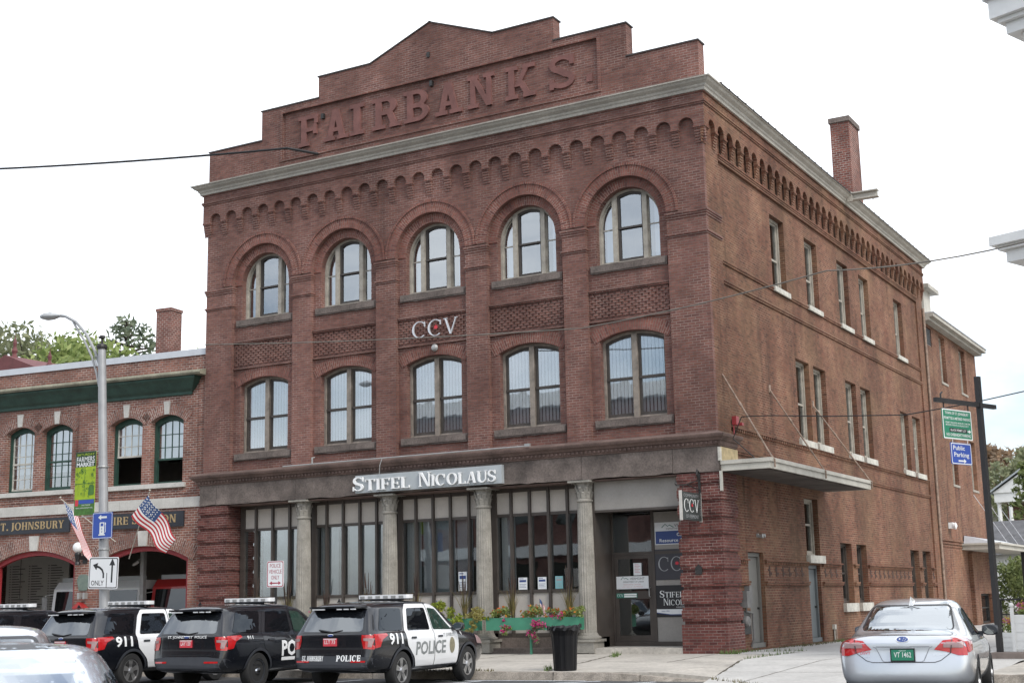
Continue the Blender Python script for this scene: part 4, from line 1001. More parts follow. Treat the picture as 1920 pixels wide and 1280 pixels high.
mb = MB(); mb.sweep([(.0, 8.573), (.46, 8.58), (.5, 8.64), (.46, 8.72), (.0, 8.80)], [(-FW, 0), (.12, 0)]); mb.build('cornice_ledge', 'mossy_stone', fs)
mb = MB(); mb.mbox(FR, -FW, .08, 9.262, 9.47, -.32, .04); mb.build('coping', 'metal_coping', fs)
mb = MB(); mb.box(-FW, .1, .3, 9, 8.9, 9.0); mb.build('roof', 'roof_slate', fs)
mb = MB(); mb.box(-8.25, -7.55, 8.0, 8.7, 8.6, 12.98); mb.box(-8.28, -7.52, 7.97, 8.73, 12.98, 13.10); mb.build('chimney', 'chimney_brick', fs)
# station windows
for i, (c, h) in enumerate(wins):
    f = MB(); f.plate(seg_head(0, h, 0, 1.97, .21), [inset_seg(0, h, 0, 1.97, .21, -h + .10, h - .10, .07, .17)], -.12, 0)
    fr = f.build('window', 'dark_green_paint', fs, loc=(c, .22, 5.27)); s = MB(); u0, u1 = -h + .10, h - .10
    zb = (.07, .07, .07, .07)[i % 4]; open_to = {0: .75, 1: .92}.get(i, None)
    lo = open_to if open_to else .07
    n = 4; zz = [lo + (1.98 - lo) * k / (3 if open_to else 5) for k in range(1, (3 if open_to else 5))]
    for k in range(1, n): u = u0 + (u1 - u0) * k / n; s.mbox(FR, u - .012, u + .012, lo, 2.02, -.08, -.05)
    for z in zz: s.mbox(FR, u0, u1, z - .012, z + .012, -.082, -.048)
    s.mbox(FR, u0, u1, lo, lo + .06, -.09, -.03); s.mbox(FR, u0, u0 + .035, lo, 2.0, -.09, -.04); s.mbox(FR, u1 - .035, u1, lo, 2.0, -.09, -.04)
    if not open_to: s.mbox(FR, u0, u1, .93, .99, -.09, -.03)
    s.build('sash', 'worn_white' if i in (3, 1) else 'dark_green_paint', fr)
    p = MB(); p.plate(inset_seg(0, h, 0, 1.97, .21, u0, u1, lo, .17), [], -.068, -.066, rim=False); p.build('pane', 'window_glass', fr)
    b = MB(); zc = lo + .02 if open_to else .62; k = 0; u = u0 + .02
    while u < u1 - .02: b.add([FR(u, zc, -.16 - .02 * (k % 2)), FR(u + .1, zc, -.16 - .02 * ((k + 1) % 2)), FR(u + .1, 2.05, -.16 - .02 * ((k + 1) % 2)), FR(u, 2.05, -.16 - .02 * (k % 2))], [(0, 1, 2, 3)]); u += .1; k += 1
    b.build('curtain', 'blind', fr)
# upper floor inside, with framed pictures
mb = MB(); mb.box(-FW + .31, -.05, .36, 8.6, 4.7, 4.8); mb.box(-FW + .31, -.05, 3.4, 3.5, 4.8, 8.6); mb.build('upper_room', 'plaster', fs)
mb = MB()
for u in (-3.9, -3.2, -1.9): mb.box(u, u + .45, 3.36, 3.40, 6.35, 6.75)
mb.build('picture_frames', 'sign_black', fs)
# garage openings and interior
for c, h in doors:
    f = MB(); f.plate(seg_head(c, h, -.2, 2.92, .40, 16), [inset_seg(c, h, 0, 2.92, .40, c - h + .14, c + h - .14, -.19, .15, 14)], -.26, -.12); f.build('garage_door_frame', 'door_red', fs)
mb = MB(); mb.box(-FW + .31, -.05, .36, 8.6, -.2, -.17); mb.box(-FW + .31, -.05, 7.5, 7.6, -.17, 4.69); mb.box(-.2, -.1, .4, 7.5, -.17, 4.69); mb.build('garage', 'plaster', fs)
mb = MB(); mb.box(-3.3, -3.16, 1.2, 1.34, -.17, 4.6); mb.tube([(-3.4, 1.3, 2.95), (-3.4, 1.0, 2.8), (-3.2, 1.0, 2.9)], .05, 6); mb.build('steel_post', 'grey_metal', fs)
mb = MB(); mb.box(-10.85, -9.1, 0, .06, 0, 2.5) if False else mb.box(0, 2.0, 0, .06, 0, 2.3)
bd = thing('honour_board', 'large grey board of black name lines inside the left garage arch', 'notice board', fs.matrix_basis @ Vector((-11.75, 4.2, .75)), R(6.3 + 0))
mb = MB(); mb.box(0, 2.9, 0, .06, 0, 2.6); mb.build('panel', 'board_grey', bd)
mb = MB(); r_ = random.Random(8)
for cx in (.15, 1.05, 1.95):
    for k in range(24): w_ = r_.uniform(.25, .62); mb.mbox(FR, cx + .12, cx + .12 + w_, 2.25 - k * .092, 2.28 - k * .092, .001, .004); mb.mbox(FR, cx, cx + .06, 2.25 - k * .092, 2.28 - k * .092, .001, .004)
mb.build('name_lines', 'ink', bd)
t = thing('punch_bag', 'dark hanging bag by the left jamb inside the garage', 'bag', fs.matrix_basis @ Vector((-8.3, 1.2, .9)))
mb = MB(); mb.lathe([(0, 0), (.16, .02), (.2, .3), (.18, .55), (.06, .66), (.0, .68)], 12); mb.build('bag', 'sign_black', t)
mb = MB(); mb.tube([(0, 0, .66), (0, 0, 3.6)], .012, 5); mb.build('strap', 'dark_metal', t)
def fire_truck(label, u, y, wd, top, low, writing=None):
    t = thing('fire_truck', label, 'fire truck', fs.matrix_basis @ Vector((u, y, -.17)), R(6.3), 'fire trucks in the garage')
    h = wd / 2
    mb = MB(); prof = [(0, .55), (0, 1.35), (.12, 2.25), (.35, 2.5), (4.5, 2.5), (4.5, .55)]
    n = len(prof); mb.add([(-h, a, b) for a, b in prof] + [(h, a, b) for a, b in prof], [(i, (i + 1) % n, n + (i + 1) % n, n + i) for i in range(n)] + [tuple(range(n)), tuple(range(n, 2 * n))[::-1]])
    mb.build('cab', top, t)
    mb = MB(); mb.box(-h - .015, h + .015, -.03, 4.4, .6, 1.22); mb.build('lower_body', low, t)
    mb = MB(); mb.box(-h - .03, h + .03, -.35, -.03, .45, .75); mb.build('bumper', 'grey_metal', t)
    mb = MB(); mb.plate(rect(-h + .14, h - .14, 1.42, 2.18), [], 0, .01, lambda u_, v, w: (u_, -.012 + (v - 1.35) * .133 - w, v)); mb.build('windscreen', 'dark_glass', t)
    for s_ in (-1, 1):
        mb = MB(); mb.box(s_ * h - .012, s_ * h + .012, .35, 1.25, 1.45, 2.2); mb.build('side_window', 'dark_glass', t)
        mb = MB(); mb.lathe([(0, 0), (.11, 0), (.1, .05), (0, .07)], 12, (s_ * (h - .25), -.09, .98), 'y'); mb.build('headlight', 'sign_white', t)
        mb = MB(); mb.tube([(s_ * h, .1, 2.1), (s_ * (h + .18), -.1, 2.05), (s_ * (h + .18), -.1, 1.75)], .015, 5); mb.box(s_ * (h + .18) - .09, s_ * (h + .18) + .09, -.14, -.08, 1.6, 2.0); mb.build('mirror', 'grey_metal', t)
        mb = MB(); mb.lathe([(.3, -.14), (.46, -.12), (.46, .12), (.3, .14)], 20, (s_ * (h - .12), .95, .46), 'x'); mb.build('wheel', 'sign_black', t)
    mb = MB(); mb.box(-h + .2, h - .2, .3, .62, 2.5, 2.64); mb.build('light_bar', 'sign_grey', t)
    if writing: mb = MB(); sans(mb, writing, 0, 1.27, .1, .001, lambda u_, v, w: (u_, -.005 + 0 * v - w - .0, v), align='c'); mb.build('lettering', 'gold_letter', t)
    return t
fire_truck('white cabbed fire truck partly hidden by the brick pier in the left arch', -6.5, 1.7, 1.75, 'sign_white', 'fire_red')
fire_truck('white cabbed fire truck right of the street light pole, in the right arch', -4.5, 1.7, 1.6, 'sign_white', 'fire_red')
fire_truck('all red fire truck with gold lettering at the right side of the right arch', -2.3, 1.7, 1.9, 'fire_red', 'fire_red', 'ST. JOHNSBURY')
# station signs, lamp, plaque, alarm box
def station_sign(label, u0, u1, txt, a, b):
    t = thing('station_sign', label, 'sign', fs.matrix_basis @ Vector((u0, -.02, 3.89)), R(6.3), 'black and gold fire station signs')
    mb = MB(); mb.mbox(FR, 0, u1 - u0, 0, .48, .0, .06); mb.build('board', 'navy_sign', t)
    mb = MB(); serif_text(mb, txt, a - u0, .13, .25, .06, .068, .2, .09, .06, .10, width=b - a); mb.build('lettering', 'gold_letter', t)
station_sign('long black sign reading ST. JOHNSBURY in gold letters over the left garage arch', -8.6, -5.17, 'ST. JOHNSBURY', -8.28, -5.36)
station_sign('long black sign reading FIRE STATION over the right garage arch, partly behind the flag', -3.72, -.68, 'FIRE STATION', -3.62, -.93)
t = thing('globe_lamp', 'white globe lamp on a black bracket between the two garage arches', 'wall lamp', fs.matrix_basis @ Vector((-4.53, 0, 2.75)), R(6.3))
mb = MB(); mb.lathe([(.05, 0), (.09, .02), (.06, .10), (.11, .34), (.09, .38), (0, .39)], 14, (0, -.36, .05)); mb.box(-.05, .05, -.34, 0, .22, .34); mb.box(-.09, .09, -.03, .0, .1, .45); mb.build('bracket', 'sign_black', t)
mb = MB(); mb.lathe([(.17 * math.sin(a), -.17 * math.cos(a)) for a in [math.pi * k / 14 for k in range(1, 14)]], 20, (0, -.36, .60)); mb.build('globe', 'sign_white', t, smooth=True)
mb = MB(); mb.plate([(-.16, 0), (.16, 0), (.25, .33), (.18, .47), (.1, .50), (-.1, .50), (-.18, .47), (-.25, .33)], [], 0, .03); plain('bronze_green', (0.13, 0.17, 0.145), .6, var=.2, nscale=6)
tag(mb.build('wall_plaque', 'bronze_green', loc=fs.matrix_basis @ Vector((-4.57, -.002, 2.0))), 'green bronze shield plaque on the pier below the globe lamp', 'plaque').rotation_euler = (0, 0, R(6.3))
t = thing('call_box', 'small red fire alarm call box on the pier between the garage arches', 'call box', fs.matrix_basis @ Vector((-4.52, -.18, .95)), R(6.3))
mb = MB(); mb.box(-.2, .2, -.1, .12, 0, .5); mb.plate([(-.24, .5), (.24, .5), (0, .68)], [], -.12, .12, back=True); mb.build('case', 'fire_red', t)
mb = MB(); mb.box(-.1, .1, -.115, -.10, .12, .45); mb.box(-.035, .035, -.12, -.115, .18, .38); mb.build('notice', 'sign_white', t)
mb = MB(); mb.box(.21, .28, -.05, .05, .2, .5); mb.box(-.1, -.02, -.05, .1, .78, .98); mb.box(.12, .2, -.05, .1, .78, .98); mb.build('fittings', 'grey_metal', t)

# ---------------------------------------------------------------- trees
def leaf_material(name, a, b, c):
    m, nt, n, l, bs = nodes_of(name)
    oi = n.new("ShaderNodeNewGeometry"); r_ = ramp(n, [(0.0, a), (0.55, b), (1.0, c)]); l.new(oi.outputs['Random Per Island'], r_.inputs[0])
    l.new(r_.outputs[0], bs.inputs['Base Color']); bs.inputs['Roughness'].default_value = .65
    tr = n.new("ShaderNodeBsdfTranslucent"); l.new(r_.outputs[0], tr.inputs['Color']); mx = n.new("ShaderNodeMixShader"); mx.inputs[0].default_value = .38
    l.new(bs.outputs[0], mx.inputs[1]); l.new(tr.outputs[0], mx.inputs[2]); l.new(mx.outputs[0], n['Material Output'].inputs['Surface'])
    MATS[name] = m
leaf_material('leaf_green', (0.17, 0.23, 0.075), (0.25, 0.32, 0.10), (0.34, 0.39, 0.14))
leaf_material('leaf_dull', (0.17, 0.19, 0.11), (0.23, 0.25, 0.14), (0.29, 0.30, 0.17))
leaf_material('needle_green', (0.11, 0.145, 0.10), (0.16, 0.20, 0.13), (0.22, 0.25, 0.16))
leaf_material('leaf_autumn', (0.26, 0.20, 0.14), (0.33, 0.23, 0.15), (0.38, 0.25, 0.15))
leaf_material('leaf_lightgreen', (0.105, 0.135, 0.045), (0.15, 0.185, 0.06), (0.21, 0.235, 0.085))
leaf_material('leaf_lime', (0.16, 0.22, 0.02), (0.25, 0.30, 0.035), (0.34, 0.36, 0.05))
leaf_material('petal_magenta', (0.40, 0.015, 0.12), (0.52, 0.03, 0.20), (0.6, 0.08, 0.26))
leaf_material('petal_orange', (0.45, 0.03, 0.02), (0.5, 0.12, 0.02), (0.55, 0.28, 0.02))
leaf_material('variegated', (0.22, 0.17, 0.07), (0.34, 0.31, 0.08), (0.40, 0.38, 0.16))
leaf_material('plume_brown', (0.045, 0.03, 0.028), (0.075, 0.05, 0.04), (0.12, 0.07, 0.05))
leaf_material('grass_blade', (0.12, 0.12, 0.04), (0.22, 0.19, 0.07), (0.32, 0.22, 0.10))
def leaves(centres, radii, n, size, seed, flat=.8, jit=.5, squash=1.0):
    """many leaf-sized quads spread through clumps"""
    rg = np.random.default_rng(seed); k = len(centres)
    w = np.array([r_ ** 2 for r_ in radii]); idx = rg.choice(k, n, p=w / w.sum())
    C_ = np.array(centres)[idx]; Rr = np.array(radii)[idx]
    d = rg.normal(size=(n, 3)); d /= np.linalg.norm(d, axis=1)[:, None]
    rr = Rr * rg.random(n) ** .42; P = C_ + d * rr[:, None] * np.array([1, 1, squash])
    a = rg.normal(size=(n, 3)); a /= np.linalg.norm(a, axis=1)[:, None]; b = np.cross(a, rg.normal(size=(n, 3))); b /= np.linalg.norm(b, axis=1)[:, None]
    s = size * rg.uniform(.6, 1.3, n)[:, None]
    q = np.stack([P - a * s, P - b * s * flat * .5, P + a * s, P + b * s * flat * .5], 1).reshape(-1, 3)
    mb = MB(); mb.v = [tuple(x) for x in q.tolist()]; mb.f = [[4 * i, 4 * i + 1, 4 * i + 2, 4 * i + 3] for i in range(n)]
    return mb
def tree(label, loc, H, cr, z0, n, size, mat, seed, name='tree', clumps=26, group=None, conifer=False):
    r_ = random.Random(seed); t = thing(name, label, 'tree', loc, group=group); tr = MB(); cs, rs = [], []
    lean = (r_.uniform(-.04, .04) * H, r_.uniform(-.04, .04) * H)
    tr.tube([(0, 0, -.3), (lean[0] * .4, lean[1] * .4, H * .4), (lean[0], lean[1], H * .93)], .022 * H, 8, r_end=.004 * H)
    for i in range(clumps):
        f = (i + .5) / clumps; a = i * 2.4 + r_.uniform(-.4, .4)
        if conifer:
            z = z0 + (H - z0) * f; rad = cr * (1 - f) ** .75 * r_.uniform(.55, 1.1); rr = max(.35, cr * .20 * r_.uniform(.7, 1.3))
        else:
            z = z0 + (H - z0) * (.08 + .84 * f); rad = cr * math.sin(math.pi * (.18 + .74 * f)) * r_.uniform(.35, 1.0); rr = cr * r_.uniform(.24, .42)
        p = (lean[0] * z / H + rad * math.cos(a), lean[1] * z / H + rad * math.sin(a), z); cs.append(p); rs.append(rr)
        zb = max(H * .25, z - rad * (.15 if conifer else .7)); q = (lean[0] * zb / H, lean[1] * zb / H, zb)
        tr.tube([q, ((p[0] + q[0]) / 2, (p[1] + q[1]) / 2, (p[2] + q[2]) / 2 + rad * .06), p], .006 * H, 5, r_end=.0016 * H)
    tr.build('trunk', 'bark', t); leaves(cs, rs, n, size, seed, squash=.45 if conifer else .85).build('crown', mat, t)
    return t
tree('broad dull green tree at the far left behind the station roof', (-60.5, 30, 0), 20.2, 5.6, 11, 5200, .30, 'leaf_dull', 1, clumps=34)
tree('bright green leafy tree right of the far left tree behind the roof', (-56.3, 29, 0), 18.7, 4.4, 11, 4600, .27, 'leaf_green', 2, clumps=30)
tree('tall open pine rising behind the street light', (-53.7, 33, 0), 20.4, 4.6, 14.8, 1150, .27, 'needle_green', 3, 'pine_tree', clumps=46, conifer=True)
tree('low bright green tree under the pine behind the station roof', (-51.5, 28, 0), 17.6, 4.2, 11, 3600, .27, 'leaf_green', 5, clumps=26)
tree('small green treetop between the chimney and the brick hall', (-46.8, 31, 0), 17.3, 2.2, 12, 1100, .22, 'leaf_green', 6, clumps=12)
t = thing('gabled_house', 'dark red gabled roof with iron finials behind the station at far left', 'building', (-40.5, 13, 0))
mb = MB(); mb.box(-6, 4, 0, 8, 0, 11.6); mb.build('house_wall', 'street_brick', t)
mb = MB(); mb.add([(-6.3, -.3, 11.5), (4.3, -.3, 11.7), (4.3, 8.3, 11.7), (-6.3, 8.3, 11.5), (-1, -.3, 13.7), (-1, 8.3, 13.7)], [(0, 4, 5, 3), (4, 1, 2, 5), (0, 1, 4), (2, 3, 5)])
plain('red_roof', (.13, .04, .04), .7, var=.2); rf = mb.build('roof', 'red_roof', t)
for x, z, y in ((-.9, 13.75, .2), (1.8, 12.75, .0)): mb = MB(); mb.lathe([(.15, 0), (.10, .2), (.15, .35), (.07, .55), (.10, .75), (.02, 1.0), (.0, 1.3)], 8, (x, y, z - .15)); mb.build('finial', 'red_roof', rf)
# wooded hill, houses and trees beyond the alley
plain('hill_cover', (0.085, 0.080, 0.045), .95, var=.4, nscale=.2, fine=.2)
mb = MB(); n = 24; px = [-160 + 320 * i / n for i in range(n + 1)]; py = [48, 60, 75, 90, 110, 140, 200]; pz = [-.21, 1.2, 3.2, 5.0, 7, 13, 20]
mb.add([(x, y, z * (1 + .12 * math.sin(x * .07)) - .02) for y, z in zip(py, pz) for x in px], [(j * (n + 1) + i, j * (n + 1) + i + 1, (j + 1) * (n + 1) + i + 1, (j + 1) * (n + 1) + i) for j in range(len(py) - 1) for i in range(n)])
tag(mb.build('hill', 'hill_cover', smooth=True), None, None, kind='structure')
t = thing('white_house', 'distant white columned house with a pediment on the wooded hillside', 'house', (-8.0, 92, 4.8), R(-6))
mb = MB(); mb.box(-2.2, 6, 2.2, 9, -2, 5.0); mb.build('house_wall', 'street_brick', t)
mb = MB(); mb.plate([(-2.7, 5.0), (3.2, 5.0), (.25, 6.9)], [], -.3, .1); mb.box(-2.6, 3.1, .0, 9, 4.2, 5.0); mb.build('pediment', 'white_paint', t)
mb = MB(); mb.add([(-2.95, -.35, 4.95), (.25, -.35, 7.05), (3.45, -.35, 4.95), (-2.95, 9, 4.95), (.25, 9, 7.05), (3.45, 9, 4.95), (-2.95, -.35, 5.12), (.25, -.35, 7.22), (3.45, -.35, 5.12), (-2.95, 9, 5.12), (.25, 9, 7.22), (3.45, 9, 5.12)],
                  [(6, 7, 10, 9), (7, 8, 11, 10), (0, 1, 7, 6), (1, 2, 8, 7), (0, 3, 9, 6), (2, 5, 11, 8)]); mb.build('roof', 'sign_grey', t)
for x in (-2.3, -1.35, 2.8): mb = MB(); mb.lathe([(.22, -2), (.2, 0), (.17, 4.0), (.25, 4.18)], 14, (x, .3, 0)); mb.build('column', 'white_paint', t)
for x, z in ((-.2, 2.4), (1.4, 2.4), (-.2, -.2)):
    f = MB(); f.plate(rect(-.5, .5, 0, 1.5), [rect(-.38, .38, .12, 1.38)], -.1, .08); f.mbox(FR, -.6, .6, -.2, -.003, -.1, .2); fr = f.build('window', 'white_paint', t, loc=(x, 2.15, z)); p = MB(); p.mbox(FR, -.4, .4, .1, 1.4, -.05, -.03); p.build('pane', 'dark_glass', fr)
t = thing('grey_roofed_house', 'low house with a grey shingled roof beyond the porch', 'house', (-1.0, 52, 0))
mb = MB(); mb.box(-3.5, 8, 0, 7, -.2, 3.6); mb.build('house_wall', 'white_paint', t)
mb = MB(); mb.add([(-4, -.6, 3.5), (8.5, -.6, 3.5), (8.5, 3.5, 5.6), (-4, 3.5, 5.6), (8.5, 7.6, 3.5), (-4, 7.6, 3.5), (1.0, -1.2, 3.4), (5.0, -1.2, 3.4), (3.0, -1.2, 5.1), (3.0, 2.6, 5.1), (1.0, 0, 3.7), (5.0, 0, 3.7)], [(0, 1, 2, 3), (3, 2, 4, 5), (6, 8, 9), (8, 7, 9), (6, 7, 8)]); mb.build('roof', 'asphalt_shingle', t)
for x in (-1.2, .8, 2.8): f = MB(); f.mbox(FR, -.5, .5, 0, 1.5, -.05, .05); fr = f.build('window', 'white_paint', t, loc=(x, 0, 1.4)); p = MB(); p.mbox(FR, -.4, .4, .1, 1.4, .05, .06); p.build('pane', 'dark_glass', fr)
tree('thin autumn tree on the hill left of the white house', (-16.8, 128, 9), 8.6, 3.0, 2, 1500, .38, 'leaf_autumn', 21, clumps=16, group='trees on the far hill')
tree('russet autumn tree behind the white house roof', (-14.6, 133, 9), 8.8, 3.2, 2, 1500, .38, 'leaf_autumn', 22, clumps=16, group='trees on the far hill')
tree('dull green tree on the hill at the right picture edge', (-12.0, 126, 9), 9.2, 3.4, 2, 1600, .36, 'leaf_dull', 23, clumps=18, group='trees on the far hill')
tree('brownish bushy tree directly left of the white house', (-12.4, 112, 6), 8.6, 3.4, 1.5, 1900, .34, 'leaf_dull', 24, clumps=20, group='trees on the far hill')
tree('light green spruce in front of the white house', (-2.6, 60, .3), 9.2, 1.9, 2.0, 900, .22, 'leaf_lightgreen', 25, 'spruce_tree', clumps=40, conifer=True)
tree('low green shrub behind the black porch posts', (-.1, 40.5, -.1), 3.1, 1.7, .3, 2600, .13, 'leaf_lightgreen', 26, 'shrub', clumps=20)
tree('second green shrub beside the one behind the porch posts, nearer the picture edge', (2.6, 42, -.1), 3.4, 1.8, .3, 2600, .13, 'leaf_lightgreen', 27, 'shrub', clumps=20)

# white two-storey portico at the right edge
t = thing('white_portico_house', 'white portico house with stacked cornices cut by the right picture edge', 'house', (7.44, -3.0, 0), R(-20))
for i, (dx, z0, z1, zc) in enumerate(((0, 8.47, 8.66, 0.0), (.30, 13.52, 13.95, 8.67))):
    mb = MB(); mb.box(dx, 7, 0 + dx, 6, z0, z1); mb.box(dx + .12, 7, dx + .12, 6, z0 - .1, z0 - .003); mb.box(dx + .24, 7, dx + .24, 6, z0 - .36, z0 - .103)
    x = dx + .3
    mb.build('entablature', 'white_paint', t)
    for cx in (.78, 3.2, 5.6):
        c = MB(); c.lathe([(.26, zc), (.26, zc + .2), (.2, zc + .25), (.18, z0 - .95), (.22, z0 - .93), (.22, z0 - .88), (.18, z0 - .86), (.19, z0 - .6), (.27, z0 - .48), (.30, z0 - .42), (.30, z0 - .363)], 18, (cx + dx * .8, .62 + dx, 0)); c.build('column', 'white_paint', t)
mb = MB(); mb.box(1.0, 7, .5, .62, 10.75, 10.9); mb.box(1.0, 7, .5, .62, 9.0, 9.1)
for k in range(30): mb.box(1.05 + k * .2, 1.1 + k * .2, .53, .59, 9.1, 10.75)
mb.build('balustrade', 'white_paint', t)
mb = MB(); mb.box(2.2, 12, 2.6, 9, -.2, 13.5); mb.build('house_wall', 'white_paint', t)
for x in (3.2, 5.4):
    for z in (1.2, 5.0, 9.3):
        f = MB(); f.plate(rect(-.6, .6, 0, 2.0), [rect(-.48, .48, .1, 1.9)], -.05, .06); f.mbox(FR, -.48, .48, .96, 1.04, -.02, .04); fr = f.build('window', 'white_paint', t, loc=(x, 2.6, z)); q = MB(); q.mbox(FR, -.5, .5, .08, 1.92, .003, .012); q.build('pane', 'dark_glass', fr)
mb = MB(); mb.box(.5, 7, .3, 6, -.2, .1); mb.build('porch_floor', 'pale_stone', t)
mb = MB(); mb.add([(.2, .2, 13.96), (7, .2, 13.96), (7, 6, 15.5), (.2, 6, 13.96)], [(0, 1, 2), (0, 2, 3)]); mb.build('roof', 'metal_coping', t)
# the block across the street, behind the photographer: it is what the shop windows mirror
t = thing('street_block', 'brick shop block with white cornice on the opposite side of the street', 'building', (-22, -44, 0))
mb = MB(); mb.box(-20, 16, -12, 0, -.2, 14.2); mb.build('wall', 'street_brick', t)
mb = MB(); mb.box(-20.2, 16.2, .0, .5, 13.6, 14.6); mb.box(-20.1, 16.1, .0, .35, 4.2, 4.9); mb.build('cornice', 'white_paint', t)
for k in range(12): mb = MB(); mb.box(-18.6 + k * 3, -17.2 + k * 3, -.02, .04, 6.2, 8.8); mb.build('window', 'dark_glass', t)
for k in range(6): mb = MB(); mb.box(-19 + k * 6, -14 + k * 6, -.02, .05, .4, 3.8); mb.build('shop_window', 'dark_glass', t)

# ---------------------------------------------------------------- vehicles
plain('police_black', (0.006, 0.007, 0.010), 0.25, coat=0.8, var=0.05, spec=0.5)
plain('police_white', (0.74, 0.75, 0.76), 0.3, coat=0.8, var=0.02)
plain('silver_paint', (0.53, 0.555, 0.585), 0.28, metal=0.65, coat=1.0, var=0.02)
plain('pale_silver_paint', (0.66, 0.73, 0.82), 0.25, metal=0.55, coat=1.0, var=0.02)
plain('seam_grey', (0.20, 0.21, 0.23), 0.5, var=0.1)
plain('tyre', (0.018, 0.018, 0.018), 0.85, var=0.2, nscale=6)
plain('cladding', (0.030, 0.033, 0.040), 0.6, var=0.15, nscale=5)
plain('alloy', (0.50, 0.50, 0.50), 0.3, metal=0.8, var=0.08)
plain('chrome', (0.7, 0.7, 0.7), 0.12, metal=1.0, var=0.02)
plain('lamp_red', (0.42, 0.012, 0.014), 0.12, coat=1.0, var=0.12, nscale=14)
plain('lamp_clear', (0.30, 0.20, 0.20), 0.35, coat=0.2, var=0.1, nscale=14)
plain('plate_red', (0.55, 0.05, 0.07), 0.4, var=0.05)
plain('plate_green', (0.02, 0.19, 0.11), 0.4, var=0.05)
plain('plate_text', (0.72, 0.74, 0.73), 0.4, var=0.03)
plain('decal_grey', (0.20, 0.215, 0.215), 0.5, var=0.25, nscale=9)
plain('badge_gold', (0.22, 0.20, 0.13), 0.5, var=0.35, nscale=22)
plain('lens_white', (0.70, 0.71, 0.72), 0.2, coat=1.0, var=0.06)
glass('car_glass', refl=0.05, wav=0, opaque=(0.006, 0.007, 0.009), gcol=(.45, .5, .55))
glass('car_rear_glass', refl=0.16, wav=0, opaque=(0.010, 0.012, 0.015))
glass('sedan_rear_glass', refl=0.36, wav=0, opaque=(0.02, 0.022, 0.025))
glass('bright_rear_glass', refl=0.62, wav=0, opaque=(0.02, 0.025, 0.03))
glass('green_car_glass', refl=0.08, wav=0, opaque=(0.02, 0.045, 0.035))

